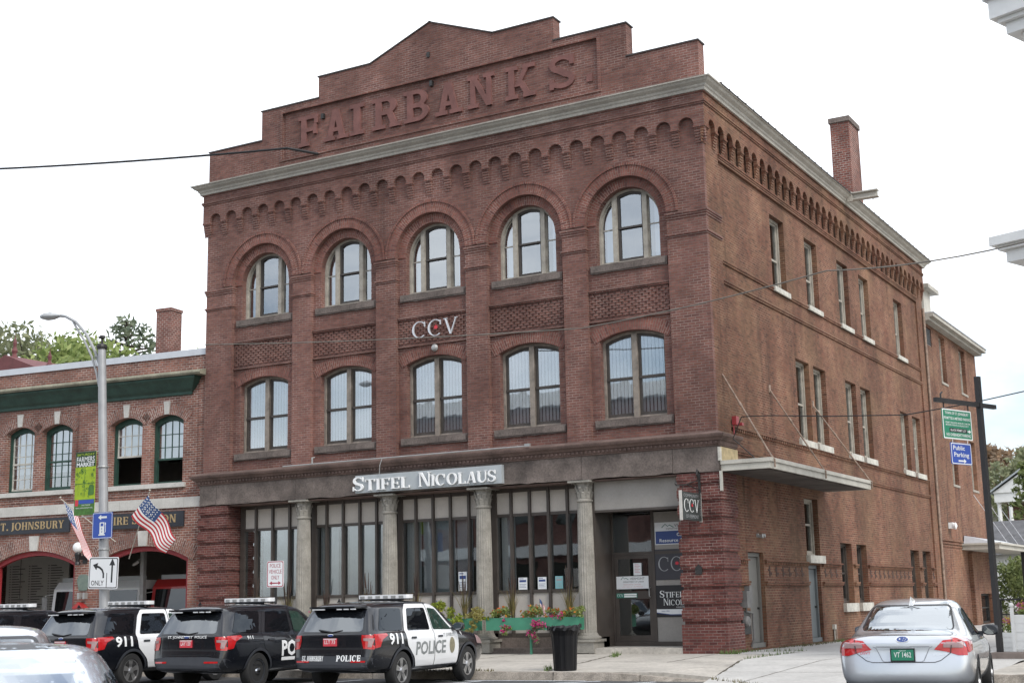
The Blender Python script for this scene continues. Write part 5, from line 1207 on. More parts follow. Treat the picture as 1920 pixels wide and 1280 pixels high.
def car_body(st, axles, well, mat):
    """st rows: y, W, zb, belt, top, wt, tilt, bump(rear push of bumper) -> smoothed body mesh"""
    rings = []
    for (y, W, zb, bl, tp, wt, tilt, push) in st:
        x1 = .72 * W; pts = [(0, zb), (.5 * x1, zb), (x1, zb), (.93 * W, zb + .05), (.985 * W, zb + .22), (W, (zb + .22 + bl) / 2 + .02), (.988 * W, bl - .09), (.958 * W, bl - .005)]
        sx, sz = .925 * W, bl + .012
        pts += [(sx, sz), (sx + (wt - sx) * .5 + .012, sz + (tp - .10 - sz) * .52), (wt + .015, tp - .085), (wt - .07, tp - .022), (.5 * (wt - .07), tp), (0, tp + .008)]
        ring = []
        for (x, z) in pts:
            f = min(1, max(0, (z - bl) / max(tp - bl, .05))); q = min(1, max(0, (.70 - z) / .12))
            ring.append((x, y + tilt * f - push * q, z))
        rings.append(ring)
    k = len(rings[0]); v = []; f = []; idx = {}
    for i, r_ in enumerate(rings):
        for j, (x, y, z) in enumerate(r_):
            for s_ in (1, -1):
                if x < 1e-6 and s_ < 0: idx[i, j, -1] = idx[i, j, 1]; continue
                idx[i, j, s_] = len(v); v.append((s_ * x, y, z))
    for i in range(len(rings) - 1):
        for j in range(k - 1):
            f.append((idx[i, j, 1], idx[i + 1, j, 1], idx[i + 1, j + 1, 1], idx[i, j + 1, 1])); f.append((idx[i, j + 1, -1], idx[i + 1, j + 1, -1], idx[i + 1, j, -1], idx[i, j, -1]))
    for i, sg in ((0, -1), (len(rings) - 1, 1)):                   # ends
        rows = {}
        for j in range(2, k - 2):
            x, y, z = rings[i][j]
            if j == 2: rows[j] = [idx[i, 2, -1], idx[i, 1, -1], idx[i, 0, 1], idx[i, 1, 1], idx[i, 2, 1]]
            elif j == k - 3: rows[j] = [idx[i, j, -1], idx[i, k - 2, -1], idx[i, k - 1, 1], idx[i, k - 2, 1], idx[i, j, 1]]
            else:
                m_ = []
                for t_ in (-.55, 0, .55): m_.append(len(v)); v.append((x * t_, y + sg * .045 * (1 - t_ * t_), z))
                rows[j] = [idx[i, j, -1]] + m_ + [idx[i, j, 1]]
        for j in range(2, k - 3):
            for a in range(4):
                q = (rows[j][a], rows[j][a + 1], rows[j + 1][a + 1], rows[j + 1][a]); f.append(q if sg < 0 else q[::-1])
    me = bpy.data.meshes.new('body'); me.from_pydata(v, [], f)
    bm = bmesh.new(); bm.from_mesh(me); bmesh.ops.recalc_face_normals(bm, faces=bm.faces); bm.to_mesh(me); bm.free()
    ob = bpy.data.objects.new('tmp', me); COL.objects.link(ob)
    m_ = ob.modifiers.new('s', 'SUBSURF'); m_.levels = 2; m_.render_levels = 2
    cut = MB()
    for ya in axles:
        for s_ in (-1, 1): cut.lathe([(well, -.22), (well, .3)], 36, (s_ * .9, ya, .36), 'x')
    cm = cut.mesh('cut', weld=True); co = bpy.data.objects.new('cut', cm); COL.objects.link(co)
    bo = ob.modifiers.new('b', 'BOOLEAN'); bo.operation = 'DIFFERENCE'; bo.object = co; bo.solver = 'EXACT'
    dg = bpy.context.evaluated_depsgraph_get()
    bo.show_viewport = False; dg.update(); smooth_me = bpy.data.meshes.new_from_object(ob.evaluated_get(dg))
    bm = bmesh.new(); bm.from_mesh(smooth_me); tree_ = BVHTree.FromBMesh(bm); bm.free()
    bo.show_viewport = True; dg = bpy.context.evaluated_depsgraph_get(); dg.update()
    out = bpy.data.meshes.new_from_object(ob.evaluated_get(dg))
    bpy.data.objects.remove(ob); bpy.data.objects.remove(co)
    out.polygons.foreach_set('use_smooth', [True] * len(out.polygons))
    bm = bmesh.new(); bm.from_mesh(out)
    for e in bm.edges:
        if len(e.link_faces) == 2 and e.calc_face_angle(0) > R(42): e.smooth = False
    bm.to_mesh(out); bm.free(); out.name = 'body'
    return out, tree_
class Decal:
    """flat shapes laid onto a car body from the right, left, rear or front"""
    AX = {'R': (lambda u, v: Vector((3, u, v)), Vector((-1, 0, 0))), 'L': (lambda u, v: Vector((-3, u, v)), Vector((1, 0, 0))),
          'B': (lambda u, v: Vector((u, -4, v)), Vector((0, 1, 0))), 'F': (lambda u, v: Vector((u, 8, v)), Vector((0, -1, 0))), 'T': (lambda u, v: Vector((u, v, 4)), Vector((0, 0, -1)))}
    def __init__(s, tree_): s.t = tree_; s.mb = MB()
    def put(s, verts, faces, ax, off):
        o, d = s.AX[ax]; pts = []; ok = []
        for (u, v) in verts:
            h = s.t.ray_cast(o(u, v), d)
            if h[0] is None: pts.append((0, 0, 0)); ok.append(False)
            else: pts.append(tuple(h[0] - d * off)); ok.append(True)
        s.mb.add(pts, [f for f in faces if all(ok[i] for i in f)])
    def poly(s, pts, ax, off=.004, step=.09, holes=()):
        loops = [pts] + list(holes); flat = [p for lp in loops for p in lp]
        bm = bmesh.new(); vs = [bm.verts.new((p[0], p[1], 0)) for p in flat]
        for t_ in tessellate_polygon([[Vector((p[0], p[1], 0)) for p in lp] for lp in loops]):
            try: bm.faces.new([vs[i] for i in t_])
            except ValueError: pass
        for a, nrm in ((0, (1, 0, 0)), (1, (0, 1, 0))):
            lo, hi = min(p[a] for p in flat), max(p[a] for p in flat); c = math.ceil(lo / step) * step
            while c < hi:
                co = [0, 0, 0]; co[a] = c
                bmesh.ops.bisect_plane(bm, geom=bm.verts[:] + bm.edges[:] + bm.faces[:], plane_co=co, plane_no=nrm); c += step
        bm.verts.index_update(); s.put([(v.co.x, v.co.y) for v in bm.verts], [[v.index for v in f.verts] for f in bm.faces], ax, off); bm.free(); return s
    def text(s, txt, u, v, h, ax, off=.006, width=None, bold=0.0, slant=0.0, serif=False, align='l'):
        m = MB(); mp = lambda a, b, w: (a + slant * (b - v), b, w)
        if serif: serif_text(m, txt, u, v, h, 0, 0, .24, .11, .08, .09, mp, width); m.f = [f for f in m.f if len(f) == 3]
        else: sans(m, txt, u, v, h, 0, mp, width, align, bold)
        bm = bmesh.new(); vs = [bm.verts.new((p[0], p[1], 0)) for p in m.v]
        for f in m.f:
            try: bm.faces.new([vs[i] for i in f])
            except ValueError: pass
        c = math.floor(v / .04) * .04
        while c < v + h + .1: bmesh.ops.bisect_plane(bm, geom=bm.verts[:] + bm.edges[:] + bm.faces[:], plane_co=(0, c, 0), plane_no=(0, 1, 0)); c += .04
        bm.verts.index_update(); s.put([(q.co.x, q.co.y) for q in bm.verts], [[q.index for q in f.verts] for f in bm.faces], ax, off); bm.free(); return s
    def build(s, name, mat, parent, label=None): return s.mb.build(name, mat, parent, label, smooth=False)
def rounded(pts, r, n=4):
    out = []; k = len(pts)
    for i in range(k):
        p, a, b = Vector(pts[i]), Vector(pts[i - 1]), Vector(pts[(i + 1) % k]); q = min(r, (a - p).length * .45, (b - p).length * .45)
        s_, e_ = p + (a - p).normalized() * q, p + (b - p).normalized() * q
        for t_ in range(n + 1): u = t_ / n; out.append(tuple(s_ * (1 - u) ** 2 + p * 2 * u * (1 - u) + e_ * u * u))
    return out
def add_wheel(t, x, y, r_, rim_r, style):
    sg = 1 if x > 0 else -1
    mb = MB(); w = .115; prof = [(rim_r * .9, -w), (r_ * .93, -w), (r_ * .985, -w * .8), (r_, -w * .45), (r_, w * .45), (r_ * .985, w * .8), (r_ * .93, w), (rim_r * 1.02, w * .96), (rim_r, w * .7)]
    mb.lathe(prof, 36, (0, 0, 0), 'x'); o = mb.build('wheel', 'tyre', t, loc=(x, y, r_), auto=35)
    mb = MB(); mb.lathe([(.0, 0), (rim_r, 0), (rim_r, .01), (0, .012)], 28, (sg * .045, 0, 0), 'x'); mb.build('rim_back', 'cladding', o)
    mb = MB(); P = lambda u, v, q: (sg * (.075 + q), u, v)
    circ = lambda rr: [(rr * math.cos(2 * math.pi * i / 36), rr * math.sin(2 * math.pi * i / 36)) for i in range(36)]
    mb.plate(circ(rim_r), [circ(rim_r * .90)], -.03, .02, P)
    if style == 'steel':
        mb.plate(circ(rim_r * .88), [[(rim_r * .66 * math.cos(a) + .028 * math.cos(b), rim_r * .66 * math.sin(a) + .028 * math.sin(b)) for b in [2 * math.pi * i / 8 for i in range(8)]] for a in [2 * math.pi * k / 12 for k in range(12)]], -.03, .0, P)
    else:
        ns = 5
        for k in range(ns):
            a = math.pi / 2 + 2 * math.pi * k / ns
            for da in ((-.13, .13) if style == 'twin' else (0,)):
                w0, w1 = (.026, .030) if style == 'twin' else (.05, .075); c_, s_ = math.cos(a + da), math.sin(a + da); n_ = (-s_, c_)
                q0, q1 = rim_r * .16, rim_r * .93
                mb.plate([(c_ * q0 + n_[0] * w0, s_ * q0 + n_[1] * w0), (c_ * q0 - n_[0] * w0, s_ * q0 - n_[1] * w0), (c_ * q1 - n_[0] * w1, s_ * q1 - n_[1] * w1), (c_ * q1 + n_[0] * w1, s_ * q1 + n_[1] * w1)], [], -.03, .012 + .0004 * k, P)
    mb.build('rim', 'cladding' if style == 'steel' else 'alloy', o)
    mb = MB(); mb.lathe([(.0, 0), (.075, 0), (.06, .035), (0, .04)], 14, (sg * .085 - (0 if sg > 0 else .04), 0, 0), 'x'); mb.build('hub_cap', 'chrome' if style == 'steel' else 'alloy', o)
    return o
def mirror(t, x, y, z, mat, s_):
    mb = MB(); mb.lathe([(.0, -.15), (.07, -.14), (.10, -.06), (.10, .06), (.07, .13), (0, .14)], 14, (0, 0, 0), 'x')
    m_ = Matrix.Diagonal((.85, .75, .85, 1)); j = MB(); j.join(mb, m_); j.box(-s_ * .17 - .06, -s_ * .17 + .06, -.03, .03, -.09, -.02)
    o = j.build('wing_mirror', mat, t, loc=(x, y, z), auto=50)
    g_ = MB(); g_.plate([(.105 * math.cos(a), .07 * math.sin(a)) for a in [2 * math.pi * i / 16 for i in range(16)]], [], 0, .004, lambda u, v, w: (u, -.078 - w, v)); g_.build('mirror_glass', 'car_rear_glass', o)
def annulus(cy, cz, r0, r1, a0, a1, n=22): return arc(cy, cz, r1, a0, a1, n) + arc(cy, cz, r0, a1, a0, n)

SUV = [(-1.10, .85, .44, 1.11, 1.64, .60, .30, .07), (-1.03, .935, .40, 1.12, 1.68, .66, .27, .06), (-.84, .98, .36, 1.125, 1.705, .69, .17, .03), (-.45, .998, .33, 1.125, 1.73, .71, .05, 0),
       (.3, 1.0, .30, 1.12, 1.752, .72, 0, 0), (1.1, 1.0, .30, 1.11, 1.76, .72, 0, 0), (1.72, 1.0, .30, 1.10, 1.735, .71, 0, 0), (2.12, 1.0, .30, 1.09, 1.60, .69, 0, 0), (2.55, .998, .30, 1.075, 1.34, .70, 0, 0),
       (2.88, .99, .31, 1.05, 1.155, .77, 0, 0), (3.28, .975, .33, 1.0, 1.105, .75, 0, 0), (3.62, .93, .34, .92, 1.02, .69, 0, 0), (3.80, .86, .36, .80, .90, .62, 0, 0), (3.87, .76, .40, .68, .78, .55, 0, 0)]
SUV_ME, SUV_T = car_body(SUV, (0, 2.865), .435, 'police_black')
def police_suv(label, loc, rz, kind, plate):
    t = thing('police_car', label, 'police car', loc, rz, 'police cars nosed in at the kerb', .93)
    b = link(SUV_ME.copy(), 'body', 'police_black', t)
    white = kind in ('white_doors', 'white_doors_text')
    rear_door = rounded([(.56, .40), (1.30, .40), (1.315, .9), (1.335, 1.685), (.50, 1.685), (.34, 1.55), (.14, 1.14), (.19, .86), (.46, .62)], .05)
    front_door = rounded([(1.32, .40), (2.34, .40), (2.385, .75), (2.36, 1.10), (2.22, 1.23), (1.80, 1.60), (1.62, 1.685), (1.355, 1.685), (1.335, .9)], .05)
    quarter = rounded([(-.80, 1.175), (.06, 1.15), (.27, 1.60), (-.50, 1.61)], .07)
    rglass = rounded([(.27, 1.15), (1.22, 1.145), (1.255, 1.60), (.50, 1.60)], .06)
    fglass = rounded([(1.36, 1.145), (2.20, 1.13), (1.74, 1.57), (1.38, 1.60)], .05)
    for ax in ('R', 'L'):
        for nm, pl in (('door', rear_door), ('door', front_door)):
            if white: o = Decal(SUV_T).poly(pl, ax, .006).build('door', 'police_white', t)
            else: o = Decal(SUV_T).poly(pl, ax, .005).build('door', 'police_black', t)
            gl = rglass if pl is rear_door else fglass
            Decal(SUV_T).poly(gl, ax, .011).build('window', 'car_glass' if pl is rear_door else 'green_car_glass', o)
            y = .33 if pl is rear_door else 1.46
            Decal(SUV_T).poly(rounded([(y, .985), (y + .21, .985), (y + .21, 1.025), (y, 1.025)], .02), ax, .022, .2).build('handle', 'cladding', o)
        Decal(SUV_T).poly(quarter, ax, .007).build('window', 'car_glass', t)
        d = Decal(SUV_T)
        for ya in (0, 2.865): d.poly(annulus(ya, .36, .428, .485, R(-8), R(188)), ax, .016, .5)
        d.poly([(.47, .31), (2.40, .31), (2.40, .42), (.47, .42)], ax, .010, .4); d.build('cladding', 'cladding', t)
        d = Decal(SUV_T); d.poly([(-.40, 1.695), (1.6, 1.70), (1.6, 1.715), (-.4, 1.712)], ax, .02, .3); d.build('roof_rail', 'cladding', t)
    win = rounded([(-.70, 1.165), (.70, 1.165), (.60, 1.545), (-.60, 1.545)], .08)
    Decal(SUV_T).poly(win, 'B', .006).build('rear_window', 'car_rear_glass', t)
    Decal(SUV_T).poly(rounded([(-.66, 1.13), (.66, 1.13), (.60, 1.60), (-.60, 1.60)], .1), 'F', .006).build('windscreen', 'car_glass', t)
    mb = MB(); mb.plate([(-.64, -.80), (.64, -.80), (.60, -1.0), (.50, -1.06), (-.50, -1.06), (-.60, -1.0)], [], 1.615, 1.655, lambda u, v, w: (u, v, w), back=True)
    sp = mb.build('spoiler', 'police_black', t)
    mb = MB(); mb.box(-.5, -.2, -1.055, -1.04, 1.59, 1.613); mb.box(.08, .2, -1.055, -1.04, 1.59, 1.613); mb.box(.24, .36, -1.055, -1.04, 1.59, 1.613); mb.box(.4, .52, -1.055, -1.04, 1.59, 1.613); mb.build('warning_lights', 'lens_white', sp)
    mb = MB(); mb.tube([(.02, -1.13, 1.155), (-.28, -1.12, 1.20)], .018, 6); mb.tube([(.02, -1.13, 1.155), (.25, -1.10, 1.19)], .012, 6); mb.build('wiper', 'sign_black', t)
    d = Decal(SUV_T); d.poly(rounded([(-.97, .43), (.97, .43), (.94, .66), (.5, .70), (-.5, .70), (-.94, .66)], .05), 'B', .012); d.build('bumper', 'cladding', t)
    d = Decal(SUV_T)
    for s_ in (-1, 1): d.poly(rounded([(s_ * .48, .575), (s_ * .80, .575), (s_ * .80, .61), (s_ * .48, .61)][::s_], .01), 'B', .02, .2)
    d.build('reflectors', 'lamp_red', t)
    d = Decal(SUV_T); d.poly([(-.62, .735), (.62, .735), (.62, .742), (-.62, .742)], 'B', .003, .2); d.poly([(-.70, 1.135), (.70, 1.135), (.70, 1.143), (-.70, 1.143)], 'B', .003, .2)
    d.poly([(.70, .74), (.71, .74), (.71, 1.13), (.70, 1.13)], 'B', .003, .2); d.poly([(-.71, .74), (-.70, .74), (-.70, 1.13), (-.71, 1.13)], 'B', .003, .2)
    d.build('tailgate_seam', 'sign_black', t)
    d = Decal(SUV_T); d.poly([(.075 * math.cos(a), 1.095 + .028 * math.sin(a)) for a in [2 * math.pi * k / 20 for k in range(20)]], 'B', .012, .2); d.build('tailgate_badge', 'chrome', t)
    d = Decal(SUV_T); d.poly([(.062 * math.cos(a), 1.095 + .021 * math.sin(a)) for a in [2 * math.pi * k / 20 for k in range(20)]], 'B', .015, .2); d.build('badge_field', 'navy_ink', t)
    for s_, ax in ((1, 'R'), (-1, 'L')):
        d = Decal(SUV_T); q = [(s_ * .70, 1.10), (s_ * .70, 1.00), (s_ * .74, .84), (s_ * .93, .82), (s_ * .97, 1.0), (s_ * .97, 1.10)]
        d.poly(q if s_ < 0 else q[::-1], 'B', .014, .06)
        d.poly([(-1.00, .84), (-.86, .86), (-.78, 1.0), (-.56, 1.08), (-.60, 1.12), (-1.0, 1.11)], ax, .014, .06); lamp = d.build('tail_light', 'lamp_red', t)
        d = Decal(SUV_T); q = [(s_ * .74, 1.04), (s_ * .74, .99), (s_ * .84, .98), (s_ * .83, .87), (s_ * .90, .86), (s_ * .93, 1.03)]; d.poly(q if s_ < 0 else q[::-1], 'B', .02, .06); d.build('clear_lens', 'lamp_clear', lamp)
        mirror(t, s_ * 1.10, 2.22, 1.19, 'police_black', s_)
        d = Decal(SUV_T); d.poly(rounded([(3.30, .80), (3.66, .78), (3.60, .92), (3.25, 1.0)], .04), ax, .01); d.build('headlight', 'lamp_clear', t)
        for ya in (0, 2.865): add_wheel(t, s_ * .865, ya, .375, .245, 'steel' if kind == 'black' else 'twin')
    mb = MB(); mb.box(-.155, .155, -.012, .012, -.075, .075); pl = mb.build('license_plate', 'plate_red', t, loc=(0, -1.165, .965))
    mb = MB(); sans(mb, plate, 0, -.03, .07, .014, FR, .25, 'c', .01); mb.mbox(FR, -.15, .15, .055, .07, .012, .0135); mb.build('characters', 'plate_text', pl)
    mb = MB(); n = 12; mb.box(-.6, .6, .87, 1.10, 1.775, 1.80); mb.box(-.35, .35, .92, 1.05, 1.735, 1.775); lb = mb.build('light_bar', 'cladding', t)
    mb = MB(); pr = rounded([(-.62, .85), (.62, .85), (.62, 1.12), (-.62, 1.12)], .09); mb.plate(pr, [], 1.80, 1.88, lambda u, v, w: (u, v, w)); mb.build('lenses', 'lens_white', lb)
    mb = MB()
    for k in range(6): mb = MB(); mb.box(-.55 + k * .19, -.44 + k * .19, 0.843, 0.849, 1.81, 1.86); mb.build('lamp_module', 'grey_metal', lb)
    mb = MB(); mb.add([(-.35, -.35, 1.735), (-.35, -.22, 1.74), (-.33, -.32, 1.82), (-.37, -.35, 1.735), (-.37, -.22, 1.74)], [(0, 1, 2), (3, 4, 2), (0, 3, 2)]); mb.build('antenna', 'sign_black', t)
    d = Decal(SUV_T)
    if kind != 'black':
        d.text('911', -.52, .905, .20, 'R', .010, .52, .03); d.build('lettering', 'sign_white', t)
        d = Decal(SUV_T); d.text('POLICE', .16, .60, .115, 'B', .02, .55, serif=True); d.text('ST. JOHNSBURY', -.66, .605, .10, 'B', .02, .52, serif=True); 
        d.build('lettering', 'sign_white', t) if kind == 'white_doors_text' else None
        if kind == 'white_doors_text':
            d = Decal(SUV_T); d.text('POLICE', .50, .66, .25, 'R', .010, 1.28, .028, .12); d.build('lettering', 'decal_grey', t)
            d = Decal(SUV_T); d.poly([(2.08 + .12 * math.cos(a), .80 + .17 * math.sin(a)) for a in [2 * math.pi * k / 20 for k in range(20)]], 'R', .010); d.poly([(2.08 + .07 * math.cos(a), .80 + .10 * math.sin(a)) for a in [2 * math.pi * k / 16 for k in range(16)]], 'R', .013); d.build('badge', 'badge_gold', t)
            d = Decal(SUV_T); d.text('ST. JOHNSBURY', 1.72, .99, .07, 'R', .010, .50, .006); d.build('lettering', 'decal_grey', t)
            d = Decal(SUV_T); d.text('4', 2.50, 1.0, .09, 'R', .010); d.build('lettering', 'sign_white', t)
            d = Decal(SUV_T); d.poly(rounded([(-.10, .80), (.06, .80), (.06, .96), (-.10, .96)], .05), 'R', .004); d.build('fuel_flap', 'cladding', t)
    else:
        d.poly([(.80, .55), (2.10, .55), (2.10, .62), (.80, .62)], 'R', .008); d.text('POLICE', .80, .66, .30, 'R', .010, 1.36, .035); d.text('911', -.40, 1.03, .07, 'R', .008, .20, .01)
        d.text('ST. JOHNSBURY  POLICE', 0, 1.075, .05, 'B', .010, 1.0, .006, align='c'); d.build('lettering', 'sign_white', t)
    return t
police_suv('police car with grey POLICE lettering on its white doors, nearest the litter bin', (-3.30, -10.55, ROAD_Z), R(4.2), 'white_doors_text', 'LLT 73')
police_suv('all black police car with large white POLICE lettering and black steel wheels', (-6.35, -11.05, ROAD_Z), R(4.0), 'black', 'LAY 120')
police_suv('black police car with white doors and 911 behind the rear wheel, below the street light', (-9.45, -11.3, ROAD_Z), R(2.5), 'white_doors', 'LGY 41')
police_suv('police car at the far left of the row, mostly hidden by silver cars', (-12.7, -11.6, ROAD_Z), R(2.5), 'black', 'LDK 16')

SED = [(-1.02, .80, .40, .93, 1.005, .70, .03, .05), (-.96, .88, .35, .955, 1.045, .75, .02, .05), (-.70, .912, .30, .955, 1.065, .77, 0, .02), (-.38, .915, .27, .95, 1.09, .76, 0, 0),
       (.02, .918, .26, .95, 1.30, .66, 0, 0), (.42, .92, .26, .945, 1.465, .61, 0, 0), (.85, .92, .26, .94, 1.53, .595, 0, 0), (1.35, .92, .26, .93, 1.54, .595, 0, 0), (1.80, .918, .26, .925, 1.45, .59, 0, 0),
       (2.25, .915, .26, .915, 1.225, .63, 0, 0), (2.62, .91, .27, .90, 1.05, .72, 0, 0), (3.05, .89, .28, .86, .975, .72, 0, 0), (3.42, .85, .29, .78, .885, .66, 0, 0), (3.64, .76, .31, .64, .74, .58, 0, 0), (3.72, .66, .34, .54, .62, .5, 0, 0)]
SED_ME, SED_T = car_body(SED, (0, 2.75), .385, 'silver_paint')
def sedan(label, loc, rz, paint, scale=1.0, plate='VT 1462', group='silver saloon cars', big=False, dark=False):
    t = thing('saloon_car', label, 'car', loc, rz, group, scale)
    link(SED_ME.copy(), 'body', paint, t)
    D = lambda: Decal(SED_T)
    D().poly(rounded([(-.72, 1.08), (.72, 1.08), (.60, 1.515), (-.60, 1.515)] if big else [(-.645, 1.088), (.645, 1.088), (.55, 1.435), (-.55, 1.435)], .07), 'B', .004, .05).build('rear_window', 'bright_rear_glass' if big else 'car_rear_glass' if dark else 'sedan_rear_glass', t)
    D().poly(rounded([(-.64, 1.06), (.64, 1.06), (.53, 1.38), (-.53, 1.38)], .07), 'F', .004).build('windscreen', 'sedan_rear_glass', t)
    _g = rounded([(-.72, 1.08), (.72, 1.08), (.60, 1.515), (-.60, 1.515)] if big else [(-.645, 1.088), (.645, 1.088), (.55, 1.435), (-.55, 1.435)], .07)
    d = D(); d.poly(band(_g + [_g[0], _g[1]], [.022] * (len(_g) + 2)), 'B', .009, .05); d.build('window_gasket', 'sign_black', t)
    for s_, ax in ((1, 'R'), (-1, 'L')):
        D().poly(rounded([(.26, 1.00), (.98, .985), (1.0, 1.37), (.72, 1.385), (.45, 1.30)], .05), ax, .005).build('window', 'car_glass', t)
        D().poly(rounded([(1.07, .985), (2.20, .965), (2.05, 1.10), (1.66, 1.36), (1.08, 1.385)], .05), ax, .005).build('window', 'car_glass', t)
        d = D()
        for a, b in (((1.03, .42), (1.035, 1.39)), ((2.16, .42), (2.2, .96)), ((.30, .68), (.22, .98)), ((.42, .42), (.30, .68))): d.poly(band([a, b], [.008, .008]), ax, .003, .2)
        d.build('door_seam', 'sign_black', t)
        d = D()
        for y in (.42, 1.22): d.poly(rounded([(y, .80), (y + .2, .80), (y + .2, .835), (y, .835)], .015), ax, .018, .2)
        d.build('door_handles', paint, t)
        mb = MB(); mb.tube([(s_ * .88, 2.06, .965), (s_ * .98, 2.08, .99)], .03, 6)
        mirror(t, s_ * .98, 2.05, 1.03, 'cladding', s_)
        d = D(); q = [(s_ * .42, .845), (s_ * .58, .815), (s_ * .74, .765), (s_ * .90, .765), (s_ * .92, .90), (s_ * .88, 1.005), (s_ * .54, .968)]
        d.poly(q if s_ < 0 else q[::-1], 'B', .010, .05); d.poly([(-.96, .80), (-.74, .83), (-.50, .965), (-.60, .998), (-.96, 1.0)], ax, .010, .05); lamp = d.build('tail_light', 'lamp_red', t)
        d = D(); q = [(s_ * .545, .915), (s_ * .545, .873), (s_ * .80, .868), (s_ * .82, .945), (s_ * .585, .948)]; d.poly(q if s_ < 0 else q[::-1], 'B', .016, .05); d.build('clear_lens', 'lamp_clear', lamp)
        d = D(); d.poly(band([(s_ * .66, .98), (s_ * .635, .80)], [.012, .012]), 'B', .018, .1); d.build('lamp_seam', 'sign_black', lamp)
        d = D(); d.poly(rounded([(2.95, .66), (3.45, .62), (3.40, .74), (2.9, .83)], .04), ax, .01); d.build('headlight', 'lamp_clear', t)
        for ya in (0, 2.75): add_wheel(t, s_ * .80, ya, .335, .235, 'five')
    d = D(); path = [(-.66, .985), (-.635, .80), (-.50, .70), (-.42, .675), (.42, .675), (.50, .70), (.635, .80), (.66, .985)]; d.poly(band(path, [.009] * 8), 'B', .007, .05)
    d.poly(band([(-.64, 1.032), (0, 1.04), (.64, 1.032)], [.006] * 3), 'B', .007, .05); d.build('boot_seam', 'sign_black', t)
    d = D(); d.poly(rounded([(-.70, .33), (.70, .33), (.62, .39), (-.62, .39)], .03), 'B', .006); d.build('lower_bumper', 'cladding', t)
    d = D(); d.poly(band([(-.40, .885), (-.36, .87), (-.28, .70), (-.25, .682), (.25, .682), (.28, .70), (.36, .87), (.40, .885)], [.010] * 8), 'B', .005, .05); d.poly(band([(-.36, .885), (.36, .885)], [.012] * 2), 'B', .005, .05); d.build('plate_recess', 'seam_grey', t)
    mb = MB(); mb.box(-.165, .165, -.014, .012, -.09, .09); pl = mb.build('license_plate', 'sign_black', t, loc=(0, -1.098, .775))
    mb = MB(); mb.mbox(FR, -.15, .15, -.072, .072, .014, .0145); mb.build('plate_face', 'plate_green', pl)
    mb = MB(); sans(mb, plate, 0, -.03, .068, .0165, FR, .23, 'c', .006); sans(mb, 'VERMONT', 0, .05, .014, .0165, FR, .1, 'c'); mb.build('characters', 'plate_text', pl)
    d = D(); d.poly([(.09 * math.cos(a), .985 + .045 * math.sin(a)) for a in [2 * math.pi * k / 24 for k in range(24)]], 'B', .008, .1); d.build('badge', 'chrome', t)
    d = D(); d.poly([(.078 * math.cos(a), .985 + .036 * math.sin(a)) for a in [2 * math.pi * k / 24 for k in range(24)]], 'B', .010, .1); d.build('badge_field', 'navy_ink', t)
    d = D()
    for x, z, q in ((-.035, .99, .016), (.02, 1.0, .008), (.045, .985, .008), (.01, .975, .008), (.035, .965, .008), (.055, 1.0, .006)): d.poly([(x + q * (1 if k % 2 else .4) * math.cos(k * math.pi / 4), z + q * (1 if k % 2 else .4) * math.sin(k * math.pi / 4)) for k in range(8)], 'B', .012, .2)
    d.text('LEGACY', .40, .765, .028, 'B', .006, .18, .004); d.text('PZEV', -.56, .74, .02, 'B', .006, .12); d.build('lettering', 'chrome', t)
    d = D(); d.text('DSVT', -.58, .785, .035, 'B', .006, .14, .006); d.build('sticker', 'logo_red', t)
    mb = MB(); mb.add([(-.035, .34, 1.43), (.035, .34, 1.43), (.025, .66, 1.51), (-.025, .66, 1.51), (0, .40, 1.56), (0, .34, 1.565)], [(0, 1, 5), (0, 5, 4, 3), (1, 2, 4, 5), (2, 3, 4)]); mb.build('roof_antenna', 'lens_white', t)
    return t
sedan('silver saloon car with a green plate, seen from behind at the right', (7.40, -11.75, ROAD_Z - .055), R(7.5), 'silver_paint')
sedan('pale silver car in the near left corner, only its roof and rear glass in view', (7.75, -28.6, ROAD_Z - .02), R(44), 'pale_silver_paint', .925, 'VT 2290', big=True)
sedan('silver car between the near left car and the police cars, with a dark rear window', (3.6, -25.2, ROAD_Z), R(46), 'silver_paint', .94, 'VT 7731', dark=True)

# ---------------------------------------------------------------- signs on the hall
plain('banner_lime', (0.30, 0.42, 0.02), 0.7, var=0.25, nscale=6)
plain('banner_dark', (0.02, 0.05, 0.02), 0.7, var=0.2)
plain('banner_green', (0.06, 0.16, 0.03), 0.7, var=0.35, nscale=9)
plain('planter_green', (0.045, 0.20, 0.125), 0.6, var=0.12, nscale=3)
plain('sign_green', (0.018, 0.20, 0.115), 0.45, var=0.06)
plain('flag_red', (0.42, 0.03, 0.035), 0.75, var=0.08)
plain('flag_white', (0.72, 0.71, 0.69), 0.75, var=0.05)
plain('flag_blue', (0.035, 0.075, 0.19), 0.75, var=0.1)
plain('bin_black', (0.006, 0.006, 0.007), 0.45, var=0.3, nscale=4, spec=0.25)
plain('bag_plastic', (0.008, 0.008, 0.009), 0.3, var=0.2, spec=0.4)
plain('pole_grey', (0.33, 0.335, 0.34), 0.5, metal=0.25, var=0.14, nscale=2.5)
plain('lamp_grey', (0.42, 0.43, 0.43), 0.45, metal=0.2, var=0.08)
plain('post_black', (0.018, 0.017, 0.018), 0.5, var=0.25, nscale=3)
plain('base_timber', (0.16, 0.13, 0.115), 0.85, var=0.25)
plain('cable_black', (0.012, 0.012, 0.013), 0.6, var=0.1)
plain('cable_grey', (0.16, 0.145, 0.125), 0.7, var=0.2)
plain('red_ink', (0.36, 0.03, 0.06), 0.5, var=0.06)

